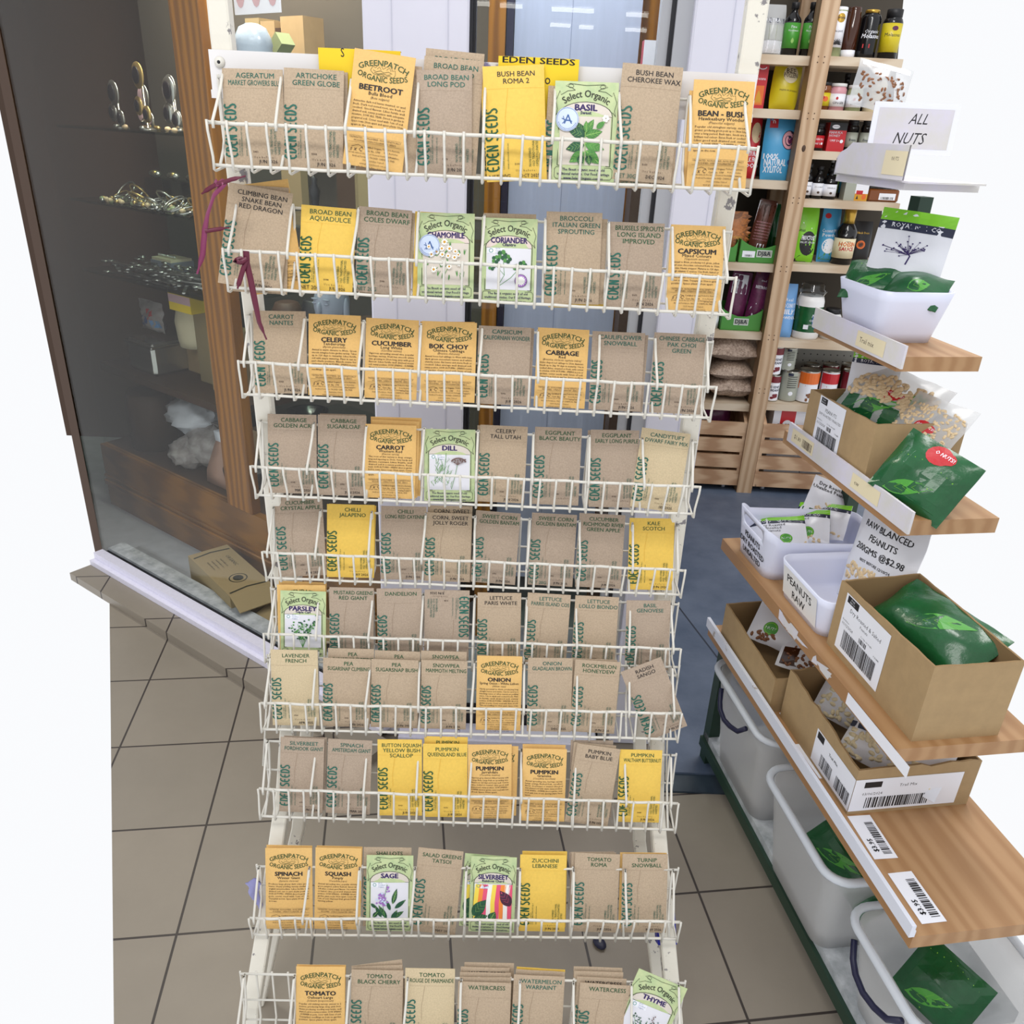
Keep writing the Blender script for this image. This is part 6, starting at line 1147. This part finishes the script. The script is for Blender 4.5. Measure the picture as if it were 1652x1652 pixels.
# white tray and sign on the topmost board
mb = MB(); t = .003
prof = [(0, 0), (0, .03), (.012, .042), (.03, .048), (.05, .06), (.24, .06)]
vs = []
for (a, z) in prof: vs += [(.0, -a, z), (t, -a, z)]
vs2 = [(0, -a, 0) for a, z in prof]
mb.box(0, .15, -.26, 0, 0, t, 'strip_paper'); 
n = len(prof); front = [(0, -a, 0) for a, z in prof]+[(0, -a, z) for a, z in prof]+[(t, -a, 0) for a, z in prof]+[(t, -a, z) for a, z in prof]
mb.add(front, [(i, i+1, n+i+1, n+i) for i in range(n-1)]+[(2*n+i+1, 2*n+i, 3*n+i, 3*n+i+1) for i in range(n-1)]+[(n+i, n+i+1, 3*n+i+1, 3*n+i) for i in range(n-1)], 'strip_paper')
mb.box(0, .15, -t, 0, 0, .03, 'strip_paper')
d = Dec(mb, lambda x, y, l: (-l-.0003, -x, y)); d.rect(.17, .24, .01, .05, 'cream'); d.text('NUTS', .205, .034, .009, 'ink_brown', res=1, rot=0)
o = mb.build('tray', M=nm(0.01, .10, 1.536)); put(o, 'white cardboard tray on the topmost shelf with old ticket', 'tray')
mb = MB(); mb.box(0, .155, 0, .003, 0, .088, 'label_white'); d = Dec(mb, front_map(0)); d.rect(.010, .145, .010, .078, 'strip_paper'); d.text('ALL', .083, .052, .026, 'ink_black', shear=.3, bold=.0, sx=.8); d.text('NUTS', .072, .018, .028, 'ink_black', shear=.3, bold=.0, sx=.8)
p = atY(1397, 246, 1.70); o = mb.build('sign', loc=p); o.rotation_euler = (R(-4), 0, R(-6)); put(o, 'white card sign lettered ALL NUTS standing in the top tray', 'sign')
nut_bag(nb(.0, .165, 1.655), R(-14), R(10), NA+R(-10), .11, .085, .04, 'clear nut bag lying behind the white card sign', lambda d, w, h: d.rect(-w*.45, w*.45, h*.86, h*.97, 'label_white', 6, 1), 75, (-.42, .42, .1, .7, 60), nutm='nut_brown', m='bag_clear')
# translucent tubs on the bottom shelf
def tub(u, v, w, d_, h, z, label, handle=True):
    root = empty('storage_tub', nb(u, v, z), NA, label, 'tub', 'translucent plastic tubs on the bottom shelf')
    mb = bin_mb(w, d_, lambda x, y: h, 'tub_plastic', taper=.03, t=.003, r=.04, rim=.0); mb.build('tub_body', root)
    mb = MB(); pts = rrect(w+.016, d_+.016, .045); q = [(x-.008, y-.008, h) for x, y in pts]; mb.tube(q+[q[0]], .008, 'tub_rim', 8); mb.build('rim', root)
    if handle:
        mb = MB(); c = d_/2; mb.tube([(-.012, c+.075, h-.02), (-.02, c+.055, h-.045), (-.028, c+.03, h-.05), (-.03, c, h-.055), (-.028, c-.03, h-.05), (-.02, c-.055, h-.045), (-.012, c-.075, h-.02)], .006, 'navy', 10); mb.build('handle', root)
    return root
tub(.36, .012, .30, .30, .27, .106, 'translucent tub with dark blue handle at the far end of the bottom shelf')
tub(.70, .0, .30, .29, .235, .106, 'translucent tub holding a green bag, middle of the bottom shelf', False)
tub(.97, .022, .26, .23, .20, .106, 'translucent tub with black handle at the near end of the bottom shelf')
nut_bag(nb(.62, .06, .25), R(-50), R(10), NA+R(-80), .20, .11, .05, 'dark green leaf-printed bag lying in the middle translucent tub', lambda d, w, h: leafy(d, w, h, 0, .95), 81, m='foil_green')
nut_bag(nb(.86, .12, .18), R(-50), R(10), NA+R(-60), .13, .12, .05, 'green bag showing inside the near translucent tub', lambda d, w, h: leafy(d, w, h, 0, .95), 82, m='foil_green')
mb = bin_mb(.14, .12, lambda x, y: .055, 'tub_plastic', taper=.01, t=.002, r=.03); o = mb.build('food_tub', M=nm(.16, .055, .0)); put(o, 'small clear tub on the tiles under the far end of the bottom shelf', 'tub')
# ---------------------------------------------------------------- old timber showcase behind the diagonal window
SA = Vector((-1.636, 3.205, 0)); sd = Vector((.8, -.6, 0)); sn = Vector((.6, .8, 0)); SR = math.atan2(-.6, .8)
SM = Matrix.Translation(SA) @ Matrix.Rotation(SR, 4, 'Z')
def sp(s, dp, z): return SA + sd*s + sn*dp + Vector((0, 0, z))
def onS(px, py, dp): p = at_plane(px, py, sp(0, dp, 0), sn); return (p-SA).dot(sd), p.z
case = empty('timber_showcase', SA, SR, 'brown timber framed glass showcase standing behind the diagonal window', 'showcase')
def cp(mb, name): return mb.build(name, case)
def cbox(s0, s1, d0, d1, z0, z1, m, name, bev=0): mb = MB(); mb.box(s0, s1, d0, d1, z0, z1, m, bev=bev); return cp(mb, name)
cbox(-.14, 1.60, 0, .45, 0, .10, 'timber_rail', 'plinth'); cbox(-.14, 1.60, -.012, .46, .10, .125, 'timber_rail', 'moulding', .004); cbox(-.14, 1.60, .0, .03, .125, .285, 'timber_rail', 'bottom_rail'); cbox(-.14, 1.60, -.006, .03, .135, .145, 'timber_rail', 'bead')
cbox(.772, .918, -.006, .035, .285, 2.3, 'timber_dark', 'upright', .003); pass
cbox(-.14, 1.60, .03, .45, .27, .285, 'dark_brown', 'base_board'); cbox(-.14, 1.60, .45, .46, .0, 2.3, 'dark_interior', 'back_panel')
cbox(-.14, .772, .015, .019, .285, 2.3, 'glass', 'front_glass')
for z in (1.530, 1.276, 1.012): cbox(-.14, .765, .06, .42, z-.008, z, 'shelf_glass', 'glass_shelf')
for z in (1.72, 1.31, .92): cbox(.925, 1.58, .04, .42, z-.008, z, 'shelf_glass', 'glass_shelf')
cbox(-.14, .76, .06, .42, .60, .63, 'dark_brown', 'timber_shelf'); cbox(.93, 1.58, .06, .42, .60, .615, 'shelf_glass', 'glass_shelf')
def sitem(mb, name, s, dp, z, label, cat, group=None, rz=0): return item(mb, name, sp(s, dp, z), SR+rz, label, cat, group)
rr = random.Random(21)
# trinkets and jewellery on the glass shelves
def ring_pts(r, z, n=14): return [(r*math.cos(6.2832*k/n), 0, z+r*math.sin(6.2832*k/n)) for k in range(n+1)]
n_ = 0
words = ['leftmost', 'second from the left', 'third from the left', 'fourth from the left', 'fifth from the left', 'sixth from the left', 'seventh from the left', 'eighth from the left', 'ninth from the left']
for k in range(7):
    s = .20+k*.085; mb = MB(); hgt = rr.uniform(.10, .17); m = rr.choice(('silver', 'gold_item', 'silver')); o2 = 'photo_pink' if k % 2 else 'lens_dark'
    mb.lathe([(.028, 0), (.024, .006), (.005, .012), (.005, hgt), (.001, hgt+.002)], 'tin', 14)
    for (x, z, r) in ((0, hgt, .036), (-.02, hgt*.45, .026), (.026, hgt*.3, .024)): mb.ell((x, -.012, z), (r, .007, r*1.15), m, 16, 8); mb.ell((x, -.020, z), (r*.62, .002, r*.75), o2, 12, 6)
    for j in range(4): mb.ell((rr.uniform(-.035, .035), rr.uniform(-.03, .02), .007), (.014, .010, .008), rr.choice(('silver', 'gold_item', 'nut')), 10, 6)
    sitem(mb, 'pocket_watch_stand', s, .12+.06*(k % 2), 1.530, words[k]+' little watch stand on the upper glass shelf of the showcase', 'watch stand', 'watch stands on the upper glass shelf')
for k in range(6):
    s = .10+k*.10; mb = MB()
    for j in range(4):
        a = .030+.014*rr.random(); cx, cy, tl = rr.uniform(-.03, .03), rr.uniform(-.03, .04), rr.uniform(-.9, .9)
        mb.tube([(cx+a*math.cos(q*.45), cy+a*math.sin(q*.45)*math.cos(tl), .006+a*abs(math.sin(tl))+a*math.sin(q*.45)*math.sin(tl)) for q in range(15)], .0032, rr.choice(('silver', 'gold_item', 'silver')), 6)
    for j in range(12): mb.ell((rr.uniform(-.05, .05), rr.uniform(-.05, .05), rr.uniform(.006, .016)), (.011, .010, .008), rr.choice(('silver', 'gold_item', 'nut', 'jar_green')), 8, 5)
    sitem(mb, 'bracelet_heap', s, .12, 1.276, words[k]+' small heap of bracelets on the middle glass shelf', 'bracelets', 'bracelet heaps on the middle glass shelf')
for k in range(5):
    s = .14+k*.12; mb = MB(); mb.box(-.045, .045, 0, .05, 0, .085, 'dome'); mb.box(-.036, .036, .004, .046, .0, .012, 'silver'); mb.ell((0, .02, .10), (.036, .018, .014), 'silver', 12, 6); mb.ell((.01, .016, .104), (.014, .014, .010), 'gold_item', 8, 5)
    sitem(mb, 'display_block', s, .24, 1.276, words[k]+' clear display block behind the bracelets on the middle glass shelf', 'display block', 'clear display blocks')
for k in range(6):
    s = .12+k*.10; mb = MB()
    for j in range(16):
        x, y, a = rr.uniform(-.05, .05), rr.uniform(-.06, .14), rr.uniform(-.5, .5); M = Matrix.Translation((x, y, .003*j)) @ Matrix.Rotation(R(80)+a, 4, 'Z')
        mb.box(-.005, .005, -.07, .07, .002, .006, 'silver', M=M); mb.ell((0, .075, .006), (.015, .022, .005), 'silver', 10, 5, M=M @ Matrix.Identity(4)) if False else mb.ell((x-.075*math.sin(R(80)+a), y+.075*math.cos(R(80)+a), .006+.003*j), (.018, .015, .005), 'silver', 10, 5)
    sitem(mb, 'cutlery_pile', s, .14, 1.012, words[k]+' pile of silver cutlery on the lower glass shelf', 'cutlery', 'silver cutlery piles on the lower glass shelf')
mb = MB(); mb.box(-.07, .07, 0, .10, 0, .05, 'statue'); mb.box(-.065, .065, .004, .096, .05, .06, 'cream')
for q in range(10): mb.ell((-.055+q*.012, .03, .066), (.005, .005, .006), 'silver', 8, 5)
sitem(mb, 'jewellery_box', .16, .22, 1.012, 'grey jewellery box with studded lid at the left of the lower glass shelf', 'box')
# lower compartment: left of the upright
S0, Z0 = onS(250, 600, .2)
def sbox(px0, px1, pyb, pyt, dp, z): a, _ = onS(px0, pyb, dp); b, _ = onS(px1, pyb, dp); _, zt = onS((px0+px1)/2-.08*(pyb-pyt), pyt, dp); return (a+b)/2, b-a, zt-z
s, w, h = sbox(212, 292, 612, 548, .12, .63); w = .19
mb = MB(); mb.box(-w/2, w/2, 0, .16, 0, .13, 'silver', bev=.012); mb.box(-w/2-.006, w/2+.006, -.006, .166, .11, .122, 'tin', bev=.004); o = sitem(mb, 'metal_tin', .12, .10, .63, 'brushed metal tin on the timber shelf at the left edge', 'tin')
mb = MB(); mb.lathe([(.075, 0), (.08, .03), (.085, .10), (.07, .165), (.045, .185), (.01, .19)], 'cream', 28); sitem(mb, 'glass_globe', .30, .26, .75, 'round cream glass globe behind the metal tin', 'globe')
mb = MB(); mb.box(-.09, .09, 0, .12, 0, .12, 'carton'); sitem(mb, 'carton_box', .30, .25, .631, 'plain carton under the round cream globe', 'box')
mb = MB(); mb.box(-.075, .075, 0, .10, 0, .24, 'carton'); d = Dec(mb, front_map(0)); d.rect(-.05, -.01, .15, .20, 'red'); d.rect(-.03, .06, .04, .11, 'red'); d.text('TEA', 0, .21, .02, 'ink_brown', res=1); sitem(mb, 'carton_box', .585, .16, .631, 'tan carton with red printed panel beside the timber upright', 'box')
mb = MB(); mb.box(-.07, .07, 0, .08, 0, .09, 'yellow_card'); d = Dec(mb, front_map(0)); d.rect(-.07, .07, .03, .06, 'photo_pink'); sitem(mb, 'carton_box', .42, .12, .92, 'yellow and pink carton near the top of the timber shelf stack', 'box')
mb = MB(); mb.box(-.06, .06, 0, .10, 0, .29, 'carton_dark'); sitem(mb, 'carton_box', .43, .20, .63, 'tall grey-brown carton beneath the yellow carton', 'box')
mb = MB()
for k in range(5): sh = Sheet(.10, .09, .02, ('blue_pale', 'red', 'bag_white', 'ink_blue', 'bag_white')[k], seed=k, wrinkle=.008, wr=40); mb.v  # noqa
mb = MB(); sh = Sheet(.16, .12, .05, 'plastic_wrap', seed=5, wrinkle=.01, wr=45); d = sh.dec(); d.rect(-.06, .0, .02, .06, 'ink_blue', 3, 3); d.rect(-.01, .03, .05, .09, 'red', 2, 2); d.rect(.02, .07, .02, .05, 'blue_pale', 3, 2); sitem(sh.mb, 'wrapped_parcel', .08, .20, .78, 'clear wrapped blue and red parcel above the metal tin', 'parcel')
# bottom compartment (base board z .285)
def lump(sx, sy, sz, m, seed):
    mb = MB(); mb.grid(lambda u, v: (lambda th, ph: (lambda q: (sx*math.cos(ph)*math.cos(th)*q, sy*math.cos(ph)*math.sin(th)*q, sz*(1+math.sin(ph)*q)))(1+.28*noise.noise(Vector((3*math.cos(th)+seed, 3*math.sin(th), 3*math.sin(ph))))))(2*math.pi*u, -math.pi/2+math.pi*v), 28, 16, m); return mb
sitem(lump(.14, .10, .07, 'bag_white', 4), 'plastic_bundle', .30, .20, .40, 'crumpled white plastic bundle with printed sheets in the showcase bottom', 'bundle')
sitem(lump(.12, .10, .085, 'plastic_wrap', 9), 'plastic_bundle', .45, .18, .30, 'clear plastic wrapped bundle beside the terracotta shade', 'bundle')
sitem(lump(.09, .08, .06, 'plastic_wrap', 14), 'plastic_bundle', .36, .12, .286, 'low clear wrapped bundle in front on the showcase floor', 'bundle')
mb = MB(); mb.lathe([(.09, 0), (.085, .05), (.05, .14), (.038, .17), (.0385, .172, 'label_white'), (.042, .21, 'label_white'), (.02, .212, 'label_white')], 'terracotta', 4, M=Matrix.Rotation(R(45), 4, 'Z')); sitem(mb, 'pyramid_ornament', .60, .13, .286, 'pale terracotta pyramid ornament with white top near the upright', 'ornament')
mb = MB(); mb.lathe([(.04, 0), (.06, .015), (.085, .06), (.09, .10), (.087, .10), (.08, .06), (.05, .018)], 'dome', 28); sitem(mb, 'glass_bowl', .735, .12, .286, 'clear glass bowl partly hidden by the timber upright', 'bowl')
mb = MB(); mb.lathe([(.10, 0), (.10, .20), (.09, .24)], 'dark_brown', 24); sitem(mb, 'wooden_drum', .04, .16, .286, 'dark round wooden container at the far left of the showcase bottom', 'container')
mb = MB(); mb.box(-.05, .05, 0, .09, 0, .10, 'carton'); sitem(mb, 'carton_box', .70, .20, .40, 'small pale carton leaning against the upright', 'box'); mb = MB(); mb.box(-.06, .06, 0, .10, 0, .112, 'carton_dark'); sitem(mb, 'carton_box', .70, .20, .286, 'dark carton beneath the small pale carton by the upright', 'box')
# right part of the showcase: seen between the uprights through the rack
mb = MB(); mb.box(-.10, .10, 0, .004, 0, .12, 'label_white'); d = Dec(mb, front_map(0))
for x in (-.07, .0, .07): d.disc(x, .05, .02, .035, 'photo_pink', 12); d.disc(x+.01, .09, .012, .02, 'orange', 10)
p = atY(415, 22, 2.62); o = mb.build('printed_sheet', loc=p); o.rotation_euler = (0, 0, SR); put(o, 'white sheet printed with pink flowers hung at the top of the window', 'poster')
def zsh(px, py, dp): return onS(px, py, dp)
z = 1.72
mb = MB(); mb.lathe([(.045, 0), (.052, .01), (.052, .05), (.054, .055), (.050, .075), (.038, .098), (.018, .108), (.001, .11)], 'ceramic', 28); s, _ = onS(402, 70, .10); sitem(mb, 'ceramic_pot', s+.02, .10, z, 'pale blue domed ceramic pot on the shelf above the Ageratum packet', 'pot')
for i, (px0, px1, h, m) in enumerate(((400, 422, .15, 'carton_dark'), (424, 446, .14, 'carton'), (456, 492, .15, 'carton'), (447, 455, .12, 'dark_brown'))):
    a, _ = onS(px0, 90, .30); b, _ = onS(px1, 90, .30); mb = MB(); mb.box(-(b-a)/2, (b-a)/2, 0, .08, 0, h, m); sitem(mb, 'paper_bag' if i < 3 else 'book', (a+b)/2, .30, z, ('narrow olive brown paper bag behind the domed pot', 'tan paper bag second from the pot', 'wide tan paper bag furthest right of the pot', 'thin dark book between the tan paper bags')[i], 'bag' if i < 3 else 'book')
mb = MB(); mb.box(-.02, .02, 0, .05, 0, .10, 'jar_green', M=Matrix.Rotation(R(50), 4, 'Y')); s, _ = onS(432, 70, .2); sitem(mb, 'green_block', s, .18, z+.016, 'dull green wooden block leaning beside the domed pot', 'block')
# head statue, dark bowls
s, zt = onS(535, 485, .20); hb = empty('buddha_head', sp(s, .20, .92), SR+R(10), 'grey stone Buddha head showing between the second and third basket', 'statue')
mb = MB(); mb.lathe([(.05, 0), (.045, .03), (.034, .05), (.036, .08)], 'statue', 24); mb.ell((0, 0, .135), (.055, .062, .075), 'statue', 24, 16); mb.ell((0, .004, .175), (.052, .058, .045), 'statue', 20, 10); mb.ell((0, .004, .225), (.02, .02, .022), 'statue', 14, 8)
mb.ell((0, -.062, .128), (.008, .012, .020), 'statue', 12, 8); mb.ell((0, -.058, .100), (.016, .006, .005), 'statue', 12, 6); mb.ell((0, -.057, .093), (.013, .006, .004), 'statue', 12, 6); mb.build('head', hb)
for sx in (-1, 1): mb = MB(); mb.ell((sx*.022, -.056, .143), (.012, .005, .004), 'statue', 12, 6); mb.ell((sx*.022, -.056, .156), (.015, .005, .003), 'statue', 12, 6); mb.build('eye', hb); mb = MB(); mb.ell((sx*.058, .0, .115), (.008, .014, .045), 'statue', 12, 8); mb.build('ear', hb)
for i, (px, py, r) in enumerate(((495, 650, .07), (535, 648, .06))):
    s, zt = onS(px, py, .18); mb = MB(); mb.lathe([(r*.5, 0), (r*.6, .008), (r, .045), (r*1.05, .05), (r*.95, .045), (r*.5, .012), (.001, .010)], ('black_gloss', 'navy')[i], 28); sitem(mb, 'glazed_bowl', s, .18, .615, ('wide black glazed bowl showing above the Cabbage Golden Acre packet', 'dark blue glazed bowl showing above the Cabbage Sugarloaf packet')[i], 'bowl')
for i, (px, py, m, hh) in enumerate(((455, 490, 'dark_brown', .09), (500, 470, 'black_soft', .12), (585, 480, 'dark_brown', .10))):
    s, zt = onS(px, py, .22); mb = MB(); mb.lathe([(.03, 0), (.05, .02), (.055, .06), (.04, hh), (.03, hh+.004)], m, 24); sitem(mb, 'clay_pot', s, .24, .92, ('brown clay pot left of the Buddha head', 'black pot immediately left of the Buddha head', 'brown clay pot right of the Buddha head')[i], 'pot')
s, zt = onS(560, 330, .22); mb = MB(); mb.lathe([(.02, 0), (.022, .01), (.008, .02), (.014, .06), (.018, .08), (.008, .10), (.010, .115), (.001, .125)], 'black_soft', 16); s, _ = onS(508, 320, .2); sitem(mb, 'figurine', s, .2, 1.31, 'small black figurine above the Broad Bean Aquadulce packet', 'figurine')
for i, px in enumerate((455, 545, 575)):
    s, _ = onS(px, 300, .3); mb = MB(); mb.box(-.05, .05, 0, .03, 0, .16+.02*i, ('carton_dark', 'dark_brown', 'carton_dark')[i]); sitem(mb, 'book', s, .34, 1.31, ('olive covered book standing below the Artichoke packet', 'dark book standing left of the pillar below the top basket', 'olive book nearest the pillar below the top basket')[i], 'book')
# cartons on the floor just inside the glass
def fold_box(loc, rz, w, d_, h, label, art=True):
    mb = MB(); mb.box(-w/2, w/2, -d_/2, d_/2, 0, h, 'carton_dark'); mb.add([(w/2, -d_/2, h), (w/2, d_/2, h), (w/2+.07, d_/2, h-.03), (w/2+.07, -d_/2, h-.03), (w/2, -d_/2, h-.003), (w/2, d_/2, h-.003), (w/2+.07, d_/2, h-.033), (w/2+.07, -d_/2, h-.033)], [(0, 3, 2, 1), (4, 5, 6, 7), (3, 7, 6, 2), (0, 4, 7, 3), (1, 2, 6, 5)], 'carton_dark')
    if art:
        d = Dec(mb, lambda x, y, l: (x, y, h+l)); d.ring(w*.22, 0, .030, .004, 'ink_dark'); d.disc(w*.22, 0, .020, .018, 'ink_dark', 14); d.text('ORGANIC', -w*.15, .03, .02, 'ink_dark', res=1); d.line([(w*.45, -d_*.45), (w*.42, 0), (w*.45, d_*.45)], .008, 'ink_dark'); d.line([(-w*.40, -d_*.45), (-w*.43, 0), (-w*.40, d_*.45)], .008, 'ink_dark')
        for k in range(4): d.text('handle with care', -w*.15, .005-.016*k, .010, 'ink_dark', res=1)
    o = mb.build('shipping_carton', loc=loc); o.rotation_euler = (0, 0, rz); put(o, label, 'carton', 'brown cartons on the floor inside the window')
a, b = Vector((-1.10, 2.60, 0)), Vector((-.84, 2.28, 0)); fold_box((-.975, 2.545, 0), math.atan2(-.37, .33), .36, .15, .12, 'long brown carton with round emblem on the floor inside the glass')
fold_box((-.72, 2.33, 0), R(-20), .22, .14, .06, 'flat plain carton beyond the emblem carton inside the glass', False)
# things seen through the door glass
mb = MB(); x0, x1 = atY(826, 0, 2.4).x, atY(1022, 0, 2.4).x; mb.box(-.020, .30, 0, .018, .22, 2.45, 'board_white')
d = Dec(mb, front_map(0)); d.line([(.125, .22), (.125, 2.45)], .0018, 'board_seam')
o = mb.build('white_panel', loc=(0, 2.40, 0)); put(o, 'tall pale blue-white panel standing behind the door glass', 'panel')
mb = MB(); mb.box(-.040, -.022, 2.38, 2.44, 0, 2.45, 'navy'); put(mb.build('panel_edge'), 'dark blue edge strip beside the pale panel behind the door glass', 'strip')
mb = MB(); mb.box(-.085, -.042, 2.36, 2.42, 0, 2.45, 'timber_dark'); put(mb.build('timber_post'), 'varnished timber post left of the pale panel behind the door glass', 'post')
mb = MB(); mb.box(.31, .36, 2.44, 2.50, 0, 2.45, 'timber_dark'); put(mb.build('timber_post'), 'varnished timber post right of the pale panel behind the door glass', 'post')
mb = MB(); mb.box(-.20, .0, 2.75, 2.88, 1.60, 1.612, 'shelf_glass'); mb.box(-.20, .0, 2.75, 2.88, 1.30, 1.312, 'shelf_glass'); mb.box(-.21, -.202, 2.75, 2.88, 0, 1.9, 'dark_brown'); mb.box(-.0, .008, 2.75, 2.88, 0, 1.9, 'dark_brown'); put(mb.build('glass_rack'), 'narrow glass shelved rack of copper ware right of the pillar', 'shelving')
for i, (x, z, m) in enumerate(((-.155, 1.612, 'gold_item'), (-.07, 1.612, 'gold_item'), (-.14, 1.312, 'gold_item'))):
    mb = MB(); mb.lathe([(.02, 0), (.035, .02), (.04, .05), (.02, .08), (.014, .10), (.018, .12)], 'gold_item', 20); o = mb.build('copper_vase', loc=(x, 2.81, z)); put(o, ('copper vase on the top glass shelf nearest the pillar', 'copper vase on the top glass shelf nearest the timber post', 'copper vase on the lower glass shelf right of the pillar')[i], 'vase', 'copper vases behind the door glass')
mb = MB(); mb.box(-.025, .025, 0, .04, 0, .20, 'red'); d = Dec(mb, front_map(0)); d.rect(-.025, .025, .06, .20, 'label_white'); d.leaf(-.01, .10, .05, .02, 60, 'leaf'); o = mb.build('tea_box', loc=(.325, 2.30, 1.60)); put(o, 'white and red box with leaf print behind the door edge', 'box')
mb = MB(); mb.box(.30, .36, 2.27, 2.37, 0, 1.6, 'dark_brown'); put(mb.build('side_cabinet'), 'narrow dark cabinet behind the right edge of the door glass', 'cabinet')
# ceiling fluorescent tubes of the shop behind the viewer, mirrored in the door glass
mat('tube_light', (255, 252, 244), .5, emit=9)
TL = ['leftmost', 'second from the left', 'third from the left', 'rightmost of the front line of', 'left of the rear line of', 'middle of the rear line of', 'right of the rear line of']
for k, (x0, x1, y, z) in enumerate(((-.54, -.36, -6.4, 2.75), (-.25, -.01, -6.48, 2.75), (.31, .77, -6.58, 2.75), (1.14, 1.57, -6.73, 2.75), (.35, .6, -8.1, 2.75), (.72, .9, -8.2, 2.75), (1.31, 1.8, -8.25, 2.75))):
    mb = MB(); mb.tube([(x0, y, z), (x1, y-.02, z)], .022, 'tube_light', 10); mb.box(x0, x1, y-.05, y+.05, z+.03, z+.07, 'label_white'); put(mb.build('fluorescent_lamp'), TL[k]+' fluorescent tubes mirrored at the top of the door glass', 'lamp', 'fluorescent ceiling tubes mirrored in the glass')
